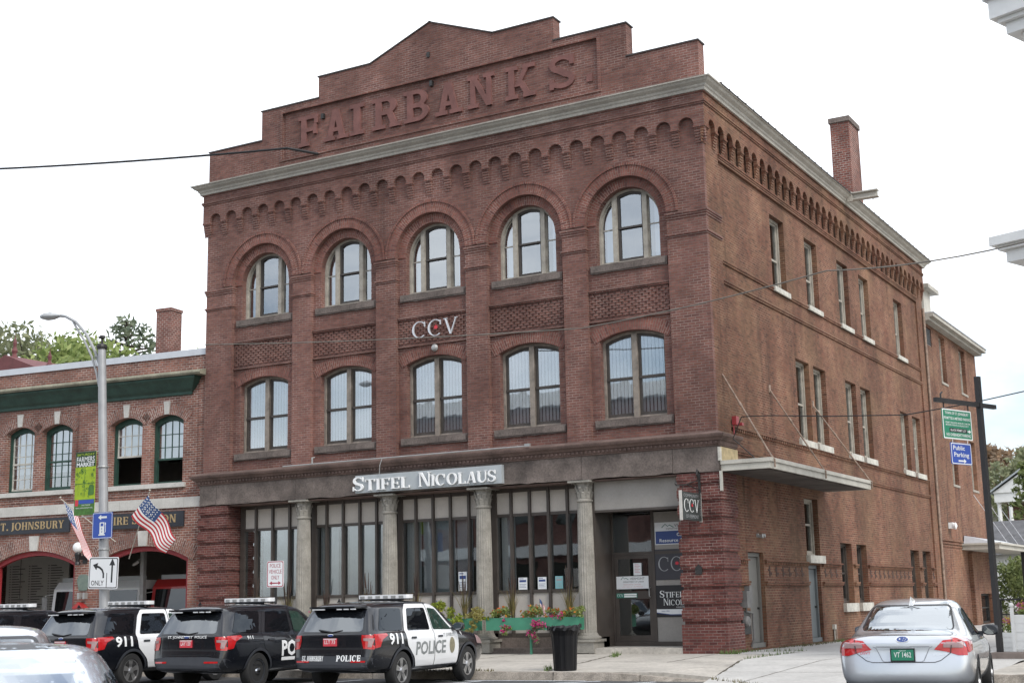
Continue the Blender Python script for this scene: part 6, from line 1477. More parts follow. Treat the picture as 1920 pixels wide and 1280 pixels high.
t = thing('shop_sign', 'white box sign with raised letters STIFEL NICOLAUS over the shop columns', 'sign', (-11.0, -.09, 4.50))
mb = MB(); mb.mbox(FR, 0, 4.87, 0, .50, 0, .14); mb.build('sign_box', 'sign_grey', t)
mb = MB(); serif_text(mb, 'STIFEL', -.06, .055, .315, .16, .215, .17, .055, .04, .07, width=2.02, caps=1.26); mb.build('raised_letters', 'sign_white', t); mb = MB()
serif_text(mb, 'NICOLAUS', 2.22, .055, .315, .16, .215, .17, .055, .04, .06, width=2.52, caps=1.26); mb.build('raised_letters', 'sign_white', t)
def leaf_logo(mb, u, v, r_, w, mp=FR):
    pts = []
    for k, q in enumerate((1, .45, .95, .4, 1, .5, .7, .35, .7, .5, 1, .4, .95, .45)): a = math.pi / 2 + 2 * math.pi * k / 14; pts.append((u + r_ * q * math.cos(a), v + r_ * q * math.sin(a)))
    mb.plate(pts, [], w, w + .004, mp)
def ccv(u, v, h, width, w0, w1, parent, mp=FR, mat='silver_letter'):
    mb = MB(); serif_text(mb, 'CCV', u, v, h, w0, w1, .095, .04, .03, .02, mp, width); mb.build('letters', mat, parent)
    mb = MB(); leaf_logo(mb, u + width * .53, v + h * .52, h * .20, w1, mp); mb.build('red_leaf', 'logo_red', parent)
t = thing('wall_lettering', 'silver CCV letters with a red leaf on the middle basket-weave brick panel', 'sign', (-9.17, .05, 8.85))
ccv(0, 0, .46, 1.56, .0, .045, t)
mb = MB(); mb.lathe([(.0, 0), (.09, 0), (.11, -.05), (.07, -.11), (0, -.12)], 14, (0, 0, 0), 'y')
tag(mb.build('wall_disc', 'grey_metal', loc=(-8.45, .14, 8.52)), 'small round grey wall fitting under the CCV letters', 'wall fitting')
t = thing('hanging_sign', 'dark hanging sign reading COMMUNITY COLLEGE OF VERMONT on an iron bracket at the corner pier', 'hanging sign', (-.5, -.06, 3.22))
t['label'] = 'dark hanging CCV sign on a scrolled iron bracket at the corner pier'
HS = lambda u, v, w: (w, u, v)
mb = MB(); mb.mbox(HS, -1.24, -.02, 0, .68, -.03, .03); mb.build('panel', 'slate_sign', t)
mb = MB(); mb.mbox(HS, -1.27, -1.24, -.02, .70, -.035, .035); mb.build('edge', 'pale_stone', t); mb = MB(); mb.mbox(HS, -.02, .0, -.02, .70, -.035, .035); mb.build('edge', 'pale_stone', t)
ccv(-1.13, .20, .31, .95, .031, .036, t, HS, 'plate_text')
mb = MB(); sans(mb, 'COMMUNITY', -.65, .56, .075, .032, HS, .95, 'c'); sans(mb, 'OF VERMONT', -.62, .05, .085, .032, HS, .8, 'c')
sans(mb, 'COLLEGE', -.07, .14, .06, .032, lambda u, v, w: (w, -.07 + (.14 - v), .13 + (u + .07) * 1.0), .42); mb.build('small_letters', 'grey_ink', t)
mb = MB(); mb.tube([(0, .0, 1.03), (0, -.9, .86), (0, -1.48, .80)], .016, 6); mb.tube([(0, .02, .78), (0, -.3, .80), (0, -.75, .86)], .014, 6); mb.tube([(0, -1.48, .80), (0, -1.56, .84), (0, -1.52, .90), (0, -1.46, .88)], .012, 6)
for y in (-1.1, -.2): mb.tube([(0, y, .69), (0, y, .86)], .008, 5)
mb.box(-.03, .03, -.02, .02, .55, 1.25); mb.tube([(0, 0, 1.2), (0, -.12, 1.28), (0, -.16, 1.16), (0, -.06, 1.05)], .022, 6); mb.build('bracket', 'dark_metal', t)
def poster(name, label, x0, x1, z0, z1, y, mat):
    t = thing(name, label, 'notice', (x0, y, z0)); mb = MB(); mb.mbox(FR, 0, x1 - x0, 0, z1 - z0, 0, .012); mb.build('sheet', mat, t); return t
def ridge(mb, u, v, w_, h, w):
    mb.plate(band([(u, v), (u + w_ * .3, v + h), (u + w_ * .5, v + h * .35), (u + w_ * .66, v + h * .7), (u + w_, v)], [h * .22] * 5), [], w, w + .001)
t = poster('entrance_sign', 'blue and white Career Resource Center sign, top panel beside the entrance door', -2.33, -1.165, 2.74, 3.32, 1.215, 'paper')
mb = MB(); mb.mbox(FR, .02, 1.145, .02, .35, .012, .014); mb.build('blue_field', 'navy_ink', t)
mb = MB(); sans(mb, 'Career', .80, .21, .085, .016, FR, None, 'c', .012); sans(mb, 'Resource Center', .62, .065, .085, .016, FR, .98, 'c', .012); mb.build('white_text', 'plate_text', t)
mb = MB(); ridge(mb, .2, .44, .34, .09, .013); mb.build('hills_mark', 'green_ink', t)
mb = MB(); sans(mb, 'VERMONT', .56, .45, .075, .014, FR, .52); sans(mb, 'DEPARTMENT OF LABOR', .33, .385, .04, .014, FR, .75); mb.build('dark_text', 'ink', t)
t = poster('entrance_sign', 'charcoal CCV sign in the middle panel beside the entrance door', -2.37, -1.165, 1.83, 2.62, 1.215, 'charcoal_sign'); ccv(.10, .23, .36, 1.02, .012, .016, t, FR, 'grey_ink')
t = poster('entrance_sign', 'black STIFEL NICOLAUS sign in the lowest panel beside the entrance door', -2.36, -1.165, .88, 1.69, 1.215, 'sign_black')
mb = MB(); serif_text(mb, 'STIFEL', .10, .50, .14, .012, .014, .16, .06, .04, .07, width=.68, caps=1.25); serif_text(mb, 'NICOLAUS', .20, .30, .14, .012, .014, .16, .06, .04, .07, width=.92, caps=1.25); sans(mb, 'INVESTMENT SERVICES', .56, .235, .03, .014, FR, .58); mb.build('white_letters', 'plate_text', t)
mb = MB(); mb.plate([(.0, .12), (.4, .07), (.8, .07), (1.19, .13), (1.19, .20), (0, .20)], [], .012, .014); mb.build('pale_stripe', 'paper', t)
mb = MB(); sans(mb, 'Since 1890', .14, .135, .035, .016, FR); mb.plate([(.0, .10), (.4, .05), (.8, .05), (1.19, .10), (1.19, .125), (.8, .068), (.4, .068), (0, .118)], [], .012, .0145); mb.build('blue_marks', 'navy_ink', t)
t = poster('door_notice', 'white Vermont Department of Labor notice across the entrance door glass', -3.49, -2.56, 1.62, 1.95, 1.205, 'paper')
mb = MB(); ridge(mb, .13, .24, .22, .07, .013); mb.build('hills_mark', 'green_ink', t)
mb = MB(); sans(mb, 'VERMONT', .40, .235, .06, .014, FR, .42); sans(mb, 'DEPARTMENT OF LABOR', .20, .165, .038, .014, FR, .60); mb.build('dark_text', 'ink', t)
mb = MB(); sans(mb, 'RESOURCE CENTER', .46, .10, .03, .014, FR, .5, 'c'); sans(mb, '1197 MAIN ST  ENTRANCE', .46, .04, .03, .014, FR, .6, 'c'); mb.build('pink_text', 'pink_ink', t)
t = poster('door_notice', 'small white opening hours sheet taped above the labor notice', -2.98, -2.75, 1.97, 2.29, 1.205, 'paper')
mb = MB()
for k in range(6): mb.mbox(FR, .03, .19 if k % 2 else .15, .27 - k * .04, .285 - k * .04, .012, .0125)
mb.build('text_lines', 'pink_ink', t)
t = poster('door_sticker', 'small green CCV sticker strip on the door rail under the labor notice', -3.50, -2.90, 1.39, 1.51, 1.205, 'green_ink')
mb = MB(); serif_text(mb, 'CCV', .02, .03, .07, .012, .013, .13, .06, .04, .02, width=.17); mb.mbox(FR, .22, .585, .015, .055, .012, .0125); mb.mbox(FR, .22, .585, .068, .107, .012, .0125); mb.build('white_marks', 'plate_text', t)
for lab, x0, x1, z0, z1, m in (('white notice with dark heading, left of the three over the flower box', -6.11, -5.84, 1.67, 1.99, 'paper'), ('white and blue notice, middle of the three over the flower box', -5.51, -5.25, 1.67, 1.99, 'paper'),
                               ('teal notice, right of the three over the flower box', -4.98, -4.75, 1.67, 2.0, 'teal_paper'), ('large pale sheet with a picture in the window left of the third column', -8.02, -7.75, 1.68, 2.2, 'paper')):
    t = poster('window_notice', lab, x0, x1, z0, z1, .545, m); mb = MB(); w_ = x1 - x0; h = z1 - z0
    mb.mbox(FR, .03, w_ - .03, h * .62, h * .80, .012, .013); mb.mbox(FR, .03, w_ * .6, h * .88, h * .93, .012, .013)
    for k in range(3): mb.mbox(FR, .03, w_ - .03 - .03 * (k % 2), h * (.18 + .12 * k), h * (.21 + .12 * k), .012, .013)
    mb.build('print', 'grey_ink' if m == 'teal_paper' else 'navy_ink', t)

# ---------------------------------------------------------------- street light with its signs
t = thing('street_light', 'grey street light pole with a curved double arm and cobra head lamp', 'street light', (-13.80, -6.9, -.05))
pt = lambda z: Vector((-.50 * (z / 8.2), 0, z))
mb = MB(); mb.tube([pt(0), pt(4), pt(8.2)], .135, 16, r_end=.10); mb.lathe([(.22, 0), (.22, .12), (.15, .2), (.13, .25)], 14); mb.build('pole', 'pole_grey', t)
mb = MB(); mb.lathe([(.13, 8.12), (.14, 8.18), (.12, 8.24), (.03, 8.28), (.03, 8.36), (.0, 8.38)], 14, (-.5, 0, 0)); mb.lathe([(.02, 8.38), (.08, 8.42), (.07, 8.48), (0, 8.5)], 8, (-.5, 0, 0)); mb.build('pole_cap', 'dark_metal', t)
a1 = [(-.55, 0, 7.72), (-.75, 0, 8.1), (-1.1, 0, 8.6), (-1.5, 0, 8.97), (-1.9, 0, 9.17), (-2.15, 0, 9.22)]; a2 = [(-.52, 0, 7.05), (-.66, 0, 7.5), (-.85, 0, 7.95), (-1.15, 0, 8.42), (-1.45, 0, 8.78), (-1.6, 0, 8.98)]
mb = MB(); mb.tube(a1, .04, 8); mb.tube(a2, .03, 8); mb.tube([(-.5, -.05, 7.9), (-.7, -.06, 7.95), (-.62, -.05, 7.7), (-.5, -.05, 7.6)], .012, 5); mb.build('arm', 'pole_grey', t)
mb = MB(); mb.lathe([(.0, 0), (.06, .02), (.09, .15), (.16, .38), (.17, .55), (.10, .74), (.0, .80)], 14, (0, 0, 0), 'x')
j = MB(); j.join(mb, Matrix.Translation((-2.05, 0, 9.21)) @ Matrix.Rotation(R(4), 4, 'Y') @ Matrix.Diagonal((-1, 1, .62, 1))); j.lathe([(.04, 0), (.04, .09), (0, .1)], 8, (-2.5, 0, 9.27)); j.build('lamp_head', 'lamp_grey', t, auto=40)
mb = MB()
for z in (.9, 2.9, 3.62, 5.0): mb.lathe([(.14, 0), (.145, .02), (.14, .04)], 14, tuple(pt(z)))
mb.tube([(-.30, -.1, 5.42), (-.95, -.1, 5.43)], .014, 5); mb.tube([(-.25, -.1, 3.78), (-.92, -.1, 3.77)], .014, 5); mb.build('clamps', 'grey_metal', t)
t = thing('street_banner', 'lime green FARMERS MARKET banner on the street light pole', 'banner', (-14.96, -7.02, 3.76))
mb = MB(); mb.mbox(FR, 0, .72, 0, 1.62, -.006, .006); mb.build('cloth', 'banner_lime', t)
mb = MB(); mb.mbox(FR, 0, .72, 1.24, 1.63, .006, .009); mb.build('black_band', 'banner_dark', t)
mb = MB(); sans(mb, 'SATURDAY', .36, 1.53, .055, .010, FR, .62, 'c', .015); mb.build('lime_text', 'banner_lime', t)
mb = MB(); sans(mb, 'FARMERS', .36, 1.37, .13, .010, FR, .64, 'c', .01); sans(mb, 'MARKET', .36, 1.25, .10, .010, FR, .64, 'c', .03); mb.build('white_text', 'plate_text', t)
mb = MB(); r_ = random.Random(2)
for k in range(34):
    u, v = r_.uniform(.02, .68), r_.uniform(.45, 1.18); q = r_.uniform(.02, .045); mb.plate([(u + q * math.cos(a), v + q * math.sin(a)) for a in [2 * math.pi * i / 7 for i in range(7)]], [[(u + q * .6 * math.cos(a), v + q * .6 * math.sin(a)) for a in [2 * math.pi * i / 7 for i in range(7)]]], .006, .008)
mb.mbox(FR, 0, .72, .80, .815, .006, .0085); mb.mbox(FR, .34, .352, .45, 1.22, .006, .0085); mb.plate(rounded([(.47, .5), (.69, .5), (.69, .76), (.52, .78)], .06), [], .006, .0088); mb.build('crop_pictures', 'banner_green', t)
mb = MB(); mb.mbox(FR, 0, .72, 0, .40, .006, .009); mb.build('green_foot', 'banner_green', t)
mb = MB(); mb.mbox(FR, .16, .70, .29, .39, .009, .011); mb.build('blue_patch', 'royal_blue', t)
mb = MB(); mb.mbox(FR, .03, .14, .24, .40, .009, .011); mb.build('red_patch', 'logo_red', t)
mb = MB(); sans(mb, 'www.catamountarts.org', .36, .17, .04, .012, FR, .6, 'c'); sans(mb, 'eat local', .42, .24, .04, .012, FR, .3, 'c'); mb.build('small_text', 'plate_text', t)
def road_sign(name, label, cat, loc, w, h, face, border, rim, rz=0.0):
    t = thing(name, label, cat, loc, rz); mb = MB(); o = rounded(rect(0, w, 0, h), .05); mb.plate(o, [], -.004, .004, back=True); mb.build('panel', face, t)
    mb = MB(); q = rounded(rect(rim, w - rim, rim, h - rim), .045); q2 = rounded(rect(rim * 2, w - rim * 2, rim * 2, h - rim * 2), .04); mb.plate(q, [q2], .004, .006); mb.build('border', border, t); return t
t = road_sign('charging_sign', 'blue sign with a white arrow and EV charger on the street light pole', 'sign', (-14.20, -7.10, 3.13), .70, .66, 'royal_blue', 'plate_text', .012)
mb = MB(); mb.plate([(.20, .535), (.30, .60), (.30, .56), (.50, .56), (.50, .51), (.30, .51), (.30, .47)], [], .004, .008)
mb.plate(rounded([(.26, .11), (.42, .11), (.42, .41), (.26, .41)], .02), [rect(.29, .39, .31, .385)], .004, .008); mb.mbox(FR, .23, .45, .08, .11, .004, .008); mb.plate(band([(.42, .16), (.465, .16), (.465, .30), (.455, .38)], [.014] * 4), [], .004, .0085); mb.mbox(FR, .445, .475, .34, .40, .004, .009); mb.build('white_symbols', 'plate_text', t)
mb = MB(); sans(mb, 'E', .34, .225, .055, .009, FR, None, 'c', .012); sans(mb, 'V', .34, .145, .055, .009, FR, None, 'c', .012); mb.build('letters', 'royal_blue', t)
t = road_sign('lane_sign', 'white lane sign with two black arrows and ONLY on the street light pole', 'sign', (-14.30, -7.08, 1.89), 1.02, .79, 'sign_white', 'sign_black', .022)
t.rotation_euler = (0, R(1.5), 0)
mb = MB(); arrow(mb, [(.52, .27), (.515, .38), (.47, .47), (.37, .535), (.26, .565)], .055, .16, .005); arrow(mb, [(.81, .16), (.81, .62)], .055, .17, .005); mb.mbox(FR, .625, .645, .04, .40, .004, .006); sans(mb, 'ONLY', .10, .09, .12, .006, FR, .44, 'l', .008); mb.build('black_marks', 'sign_black', t)
t = thing('parking_sign', 'white sign with red text POLICE VEHICLE ONLY on a dark post at the kerb', 'sign', (-8.66, -6.9, 1.79))
mb = MB(); mb.plate(rounded(rect(0, .50, 0, .61), .05), [], -.004, .004, back=True); mb.build('panel', 'sign_white', t)
mb = MB(); mb.plate(rounded(rect(.012, .488, .012, .598), .045), [rounded(rect(.03, .47, .03, .58), .04)], .004, .006)
for k, wd in enumerate(('POLICE', 'VEHICLE', 'ONLY')): sans(mb, wd, .25, .455 - k * .135, .09, .006, FR, (.32, .38, .24)[k], 'c', .0)
arrow(mb, [(.25, .10), (.36, .10)], .026, .075, .005); arrow(mb, [(.25, .10), (.14, .10)], .026, .075, .0055); mb.build('red_marks', 'red_ink', t)
mb = MB(); mb.box(.22, .28, .006, .03, -1.84, .5); mb.box(.235, .265, .03, .05, -1.84, .5); mb.build('post', 'dark_metal', t)

# ---------------------------------------------------------------- flags on the fire station
def wall_flag(label, top, hoist, fly, wave, pole_end, seed, nx=44, ny=26, sag=.25):
    """cloth from the pole top: rows along the hoist, columns along the fly"""
    t = thing('flag', label, 'flag', top, 0, 'flags on the fire station'); T_ = Vector(top); H_, F_ = Vector(hoist), Vector(fly); nrm = H_.cross(F_).normalized()
    v, f, mi = [], [], []
    for i in range(nx + 1):
        for j in range(ny + 1):
            a, b = i / nx, j / ny
            p = H_ * b * (1 - .28 * a) + F_ * a + nrm * (wave * math.sin(a * 7.5 + b * 1.4 + seed) * (.25 + a)) + Vector((0, 0, -sag * a * (1 - a))) + H_ * .05 * math.sin(a * 9 + seed)
            v.append(tuple(p))
    for i in range(nx):
        for j in range(ny):
            k = i * (ny + 1) + j; f.append((k, k + 1, k + ny + 2, k + ny + 1)); s_ = j // 2
            mi.append(2 if (i < nx * .4 and s_ < 7) else s_ % 2)
    me = bpy.data.meshes.new('cloth'); me.from_pydata(v, [], f)
    for m in ('flag_red', 'flag_white', 'flag_blue'): me.materials.append(M(m))
    me.polygons.foreach_set('material_index', mi); me.polygons.foreach_set('use_smooth', [True] * len(f))
    o = bpy.data.objects.new('cloth', me); COL.objects.link(o); o.parent = t
    s = MB()
    for r_ in range(9):
        for c in range(6 if r_ % 2 == 0 else 5):
            i = int((1.2 + c * 2.8 + (0 if r_ % 2 == 0 else 1.4))); j = int(.9 + r_ * 1.42); p = Vector(v[i * (ny + 1) + j])
            for sg in (1, -1): s.add([tuple(p + H_.normalized() * .022 * math.cos(q) + F_.normalized() * .022 * math.sin(q) + nrm * .006 * sg) for q in [2 * math.pi * k_ / 5 for k_ in range(5)]], [(0, 1, 2, 3, 4)])
    s.build('stars', 'flag_white', o)
    d = (Vector(pole_end) - T_); mb = MB(); mb.tube([-d * .04, d], .016, 6); mb.lathe([(0, 0), (.03, .02), (.03, .05), (0, .07)], 8, tuple(-d * .05)); mb.build('pole', 'off_white', t)
    return t
FM = fs.matrix_basis
def fsv(u, off, z): return FM @ Vector((-u, -off, z))
def fsd(a, b): return tuple(fsv(*b) - fsv(*a))
wall_flag('bright American flag flying from a slanted pole over the right garage arch', tuple(fsv(1.15, 1.2, 4.81)), fsd((1.15, 1.2, 4.81), (1.86, 1.08, 4.21)), fsd((1.15, 1.2, 4.81), (-.03, 1.25, 3.44)), .07, tuple(fsv(2.75, .05, 2.95)), .4, sag=.12)
wall_flag('faded American flag hanging limp beside the farmers market banner', tuple(fsv(4.48, 1.2, 4.79)), fsd((4.48, 1.2, 4.79), (3.95, 1.08, 4.25)), fsd((4.48, 1.2, 4.79), (3.55, 1.2, 3.05)), .05, tuple(fsv(3.3, .06, 3.5)), 1.7, sag=.10)

# ---------------------------------------------------------------- litter bin, flower boxes, planters
t = thing('litter_bin', 'black ribbed litter bin with a gathered bin bag, on the kerb', 'bin', (-.80, -6.98, -.05))
mb = MB(); n = 48; prof = [(.225, 0), (.235, .03), (.255, .45), (.275, .70), (.32, .83), (.335, .86), (.325, .87), (.30, .84), (.26, .70)]; pts = []
for r_, z in prof:
    for k in range(n): q = r_ * (1 if k % 4 < 2 or z > .8 or z < .02 else .955); pts.append((q * math.cos(2 * math.pi * k / n), q * math.sin(2 * math.pi * k / n), z))
mb.add(pts, [(i * n + k, i * n + (k + 1) % n, (i + 1) * n + (k + 1) % n, (i + 1) * n + k) for i in range(len(prof) - 1) for k in range(n)]); mb.build('bin', 'bin_black', t)
mb = MB(); rg = random.Random(9); rows = [(.345, .80), (.35, .86), (.335, .885), (.28, .86), (.15, .84), (.0, .86)]; pts = []
for r_, z in rows:
    for k in range(n): e = rg.uniform(-.012, .014) if r_ > .1 else 0; pts.append(((r_ + e) * math.cos(2 * math.pi * k / n), (r_ + e) * math.sin(2 * math.pi * k / n), z + rg.uniform(-.012, .02) + (.05 if 0 <= k < 6 and r_ > .3 else 0)))
mb.add(pts, [(i * n + k, i * n + (k + 1) % n, (i + 1) * n + (k + 1) % n, (i + 1) * n + k) for i in range(len(rows) - 1) for k in range(n)]); mb.build('bin_bag', 'bag_plastic', t)
def flower_box(label, x0, x1, legs):
    t = thing('flower_box', label, 'flower box', (x0, -.50, .62), 0, 'green flower boxes along the shopfront'); w = x1 - x0
    mb = MB(); mb.box(0, w, 0, .025, 0, .32); mb.box(0, w, .28, .305, 0, .32); mb.box(0, .025, .026, .279, 0, .32); mb.box(w - .025, w, .026, .279, 0, .32); mb.box(.026, w - .026, .026, .279, .0, .02); mb.build('trough', 'planter_green', t)
    mb = MB(); mb.box(.026, w - .026, .026, .279, .2, .27); mb.build('soil', 'soil', t)
    for u in legs: mb = MB(); mb.box(u, u + .05, .12, .17, -.62, 0); mb.build('leg', 'planter_green', t)
flower_box('green flower box on a leg under the three window notices', -6.54, -3.78, (1.25,))
flower_box('green flower box half hidden by the nearest police car bonnet', -9.75, -6.84, (.6, 2.1))
flower_box('green flower box behind the nearest police car roof', -12.85, -10.3, (.6, 2.0))
flower_box('green flower box at the left shop bay behind the all black police car', -15.75, -13.4, (.6, 1.8))
def grass_plant(label, x, seed, h=1.25):
    r_ = random.Random(seed); t = thing('ornamental_grass', label, 'ornamental grass', (x, -.36, .87), 0, 'ornamental grasses in the flower boxes'); mb = MB()
    for k in range(46):
        a = r_.random() * 6.28; L_ = h * r_.uniform(.45, .85); b = r_.uniform(.12, .5); p = []
        for i in range(6): q = i / 5; p.append(Vector((math.cos(a) * b * L_ * q ** 1.4, math.sin(a) * b * L_ * q ** 1.4 * .6, L_ * (q - .42 * b * q * q * q))))
        n_ = Vector((-math.sin(a), math.cos(a), 0))
        for i in range(5):
            w0, w1 = .014 * (1 - i / 5.2), .014 * (1 - (i + 1) / 5.2); mb.add([tuple(p[i] - n_ * w0), tuple(p[i] + n_ * w0), tuple(p[i + 1] + n_ * w1), tuple(p[i + 1] - n_ * w1)], [(0, 1, 2, 3)])
    mb.build('blades', 'grass_blade', t); mb = MB()
    for k in range(9):
        a = r_.random() * 6.28; L_ = h * r_.uniform(.75, 1.1); b = r_.uniform(.02, .16); e = Vector((math.cos(a) * b * L_, math.sin(a) * b * L_ * .6, L_)); mb.tube([(0, 0, 0), tuple(e * .5 - Vector((0, 0, 0))), tuple(e * .72)], .006, 4); mb.tube([tuple(e * .70), tuple(e * .85), tuple(e)], .016, 5, r_end=.006)
    mb.build('plumes', 'plume_brown', t)
for i, (x, lab) in enumerate(((-5.79, 'tall brown plumed grass left of the three window notices'), (-4.12, 'brown plumed grass in front of the teal window notice'), (-7.29, 'brown plumed grass left of the third column, over yellow leaves'),
                              (-8.85, 'brown plumed grass above the nearest police car windscreen'), (-10.47, 'brown plumed grass just left of the second column'), (-11.92, 'short green and brown grass behind the nearest police car roof'), (-13.32, 'brown plumed grass beside the first column'), (-14.5, 'brown plumed grass left of the police parking sign'))): grass_plant(lab, x, 30 + i, 1.3 if i != 5 else .95)
def clump(label, x, z, rx, rz, n, size, leaf, petals, seed, np_=60, drop=0.0):
    r_ = random.Random(seed); t = thing('flowering_plant', label, 'plant', (x, -.40, z), 0, 'bedding plants in the flower boxes'); k = 9
    cs = [(r_.uniform(-rx, rx), r_.uniform(-.14, .10) - (.12 if drop else 0), r_.uniform(.02, rz) - r_.random() * drop) for _ in range(k)]; leaves(cs, [rx * .42] * k, n, size, seed, .9).build('leaves', leaf, t)
    if petals: leaves([(c[0] * 1.05, c[1] - .06, c[2] + .03) for c in cs], [rx * .40] * k, int(np_ * 1.8), size * 1.05, seed + 1, 1.0).build('flowers', petals, t)
clump('lime green trailing plant beside the nearest police car mirror', -8.05, .90, .34, .38, 900, .045, 'leaf_lime', None, 51); clump('lime green trailing plant spilling over the end of the box by the car bonnet', -7.55, .72, .26, .30, 600, .045, 'leaf_lime', None, 52, drop=.15)
clump('yellow and red variegated plant at the foot of the third column', -7.02, .88, .30, .32, 900, .038, 'variegated', None, 53); clump('yellow and red variegated plant trailing down the front of the box by the third column', -6.98, .70, .16, .18, 450, .032, 'variegated', None, 54, drop=.12)
clump('red geranium with green leaves at the left end of the box', -6.1, .92, .24, .24, 620, .04, 'leaf_green', 'petal_orange', 55, 26); clump('small lime plant at the corner of the box right of the third column', -6.55, .88, .11, .08, 160, .036, 'leaf_lime', None, 56)
clump('orange marigolds with green leaves left of the little flag', -5.22, .92, .25, .25, 620, .04, 'leaf_green', 'petal_orange', 57, 34); clump('red geranium at the right end of the box by the fourth column', -3.98, .92, .26, .26, 700, .04, 'leaf_green', 'petal_orange', 58, 26)
clump('yellow marigolds behind the litter bin bag', -4.62, .90, .15, .22, 260, .036, 'leaf_green', 'petal_orange', 59, 22); clump('magenta petunia trailing over the left part of the box', -5.88, .72, .13, .20, 300, .034, 'leaf_green', 'petal_magenta', 60, 40, .25)
clump('large magenta petunia hanging down beside the litter bin', -4.98, .66, .22, .30, 700, .036, 'leaf_dull', 'petal_magenta', 61, 110, .42); clump('magenta petunia along the box edge above the litter bin', -4.42, .88, .18, .10, 260, .034, 'leaf_green', 'petal_magenta', 62, 40)
for i, (x, lab) in enumerate(((-12.2, 'mixed plant in the box behind the nearest police car'), (-11.0, 'mixed plant left of the second column foot'), (-14.9, 'reddish plant in the box at the left shop bay'), (-13.7, 'reddish plant by the first column foot'))): clump(lab, x, .9, .28, .25, 500, .04, 'leaf_green' if i < 2 else 'variegated', 'petal_magenta', 70 + i, 20)
def stick_flag(label, x, z):
    t = thing('stick_flag', label, 'small flag', (x, -.42, .85), 0, 'little flags in the flower boxes'); h = z - .85
    mb = MB(); mb.tube([(0, 0, 0), (.0, 0, h)], .005, 5); mb.build('stick', 'base_timber', t); v, f, mi = [], [], []
    for i in range(9):
        for j in range(14): a, b = i / 8, j / 13; v.append((a * .15 + b * .02, .02 * math.sin(a * 6), h - b * .22 - a * .20))
    for i in range(8):
        for j in range(13): k = i * 14 + j; f.append((k, k + 1, k + 15, k + 14)); mi.append(2 if i < 4 and j < 7 else j % 2)
    me = bpy.data.meshes.new('cloth'); me.from_pydata(v, [], f); [me.materials.append(M(m)) for m in ('flag_red', 'flag_white', 'flag_blue')]; me.polygons.foreach_set('material_index', mi)
    o = bpy.data.objects.new('cloth', me); COL.objects.link(o); o.parent = t
stick_flag('little American flag on a stick among the flowers above the litter bin', -4.95, 1.42); stick_flag('little American flag on a stick above the nearest police car bonnet', -8.15, 1.44)

# ---------------------------------------------------------------- parking sign post and white planters at the alley
PD = R(90) - math.atan2(.8, 2.1)                                     # the arm's direction in plan
t = thing('sign_post', 'tall square black post with a cross arm carrying the parking signs', 'sign post', (6.82, -2.2, 0), PD)
mb = MB(); mb.box(-.052, .052, -.052, .052, 0, 5.86); mb.build('post', 'post_black', t)
mb = MB(); mb.box(-1.63, .59, -.04, .04, 5.20, 5.29); mb.box(-1.35, -1.33, -.01, .01, 5.05, 5.2); mb.box(-.46, -.44, -.01, .01, 5.05, 5.2); mb.tube([(-1.42, 0, 5.29), (-1.42, 0, 5.38), (-1.36, 0, 5.42)], .02, 6); mb.build('cross_arm', 'post_black', t)
def pv(a, w, z): return Matrix.Translation((6.82, -2.2, 0)) @ Matrix.Rotation(PD, 4, 'Z') @ Vector((a, -w, z))
t = thing('town_parking_sign', 'green Town of St. Johnsbury parking sign hung from the black cross arm', 'sign', tuple(pv(-1.43, .0, 4.46)), PD)
mb = MB(); mb.plate(rounded(rect(0, 1.05, 0, .62), .03), [], -.012, .012, back=True); mb.build('panel', 'sign_green', t)
mb = MB(); mb.plate(rounded(rect(.0, 1.05, .0, .62), .03), [rounded(rect(.025, 1.025, .025, .595), .025)], .012, .014)
sans(mb, 'TOWN OF ST. JOHNSBURY', .525, .51, .055, .015, FR, .86, 'c', .012); sans(mb, 'PERMITTED & METERED PARKING', .525, .405, .055, .015, FR, .96, 'c', .012)
sans(mb, '- PERMIT REQUIRED: MON-FRI, 7AM-5PM', .525, .325, .032, .015, FR, .92, 'c', .006); sans(mb, '- METERED PARKING AVAILABLE DAILY', .50, .275, .032, .015, FR, .86, 'c', .006); sans(mb, 'NO OVERNIGHT PARKING', .54, .06, .06, .015, FR, .88, 'c', .012)
arrow(mb, [(.88, .185), (.95, .185)], .03, .07, .013); mb.build('white_text', 'plate_text', t)
mb = MB(); mb.mbox(FR, .22, .86, .145, .23, .012, .014); mb.build('black_strip', 'sign_black', t); mb = MB(); sans(mb, 'BLACK PERMIT LOT', .54, .165, .045, .016, FR, .56, 'c', .008); mb.build('strip_text', 'plate_text', t)
t = thing('public_parking_sign', 'blue Public Parking sign with a white arrow under the green sign', 'sign', tuple(pv(-1.21, .0, 3.94)), PD)
mb = MB(); mb.plate(rounded(rect(0, .74, 0, .45), .04), [], -.01, .01, back=True); mb.build('panel', 'royal_blue', t)
mb = MB(); mb.plate(rounded(rect(.008, .732, .008, .442), .04), [rounded(rect(.026, .714, .026, .424), .03)], .01, .012); sans(mb, 'Public', .08, .30, .09, .013, FR, .42, 'l', .012); sans(mb, 'Parking', .10, .16, .09, .013, FR, .54, 'l', .012); arrow(mb, [(.24, .075), (.46, .075)], .03, .085, .011); mb.tube([(.1, 0, .45), (.1, 0, .53)], .006, 4); mb.tube([(.64, 0, .45), (.64, 0, .53)], .006, 4); mb.build('white_text', 'plate_text', t)
mb = MB(); mb.box(-.25, 2.6, -.35, .35, -.02, .10); tag(mb.build('timber_plinth', 'base_timber', loc=(6.95, -2.35, .02)), 'low brown timber base at the foot of the black post', 'timber base')
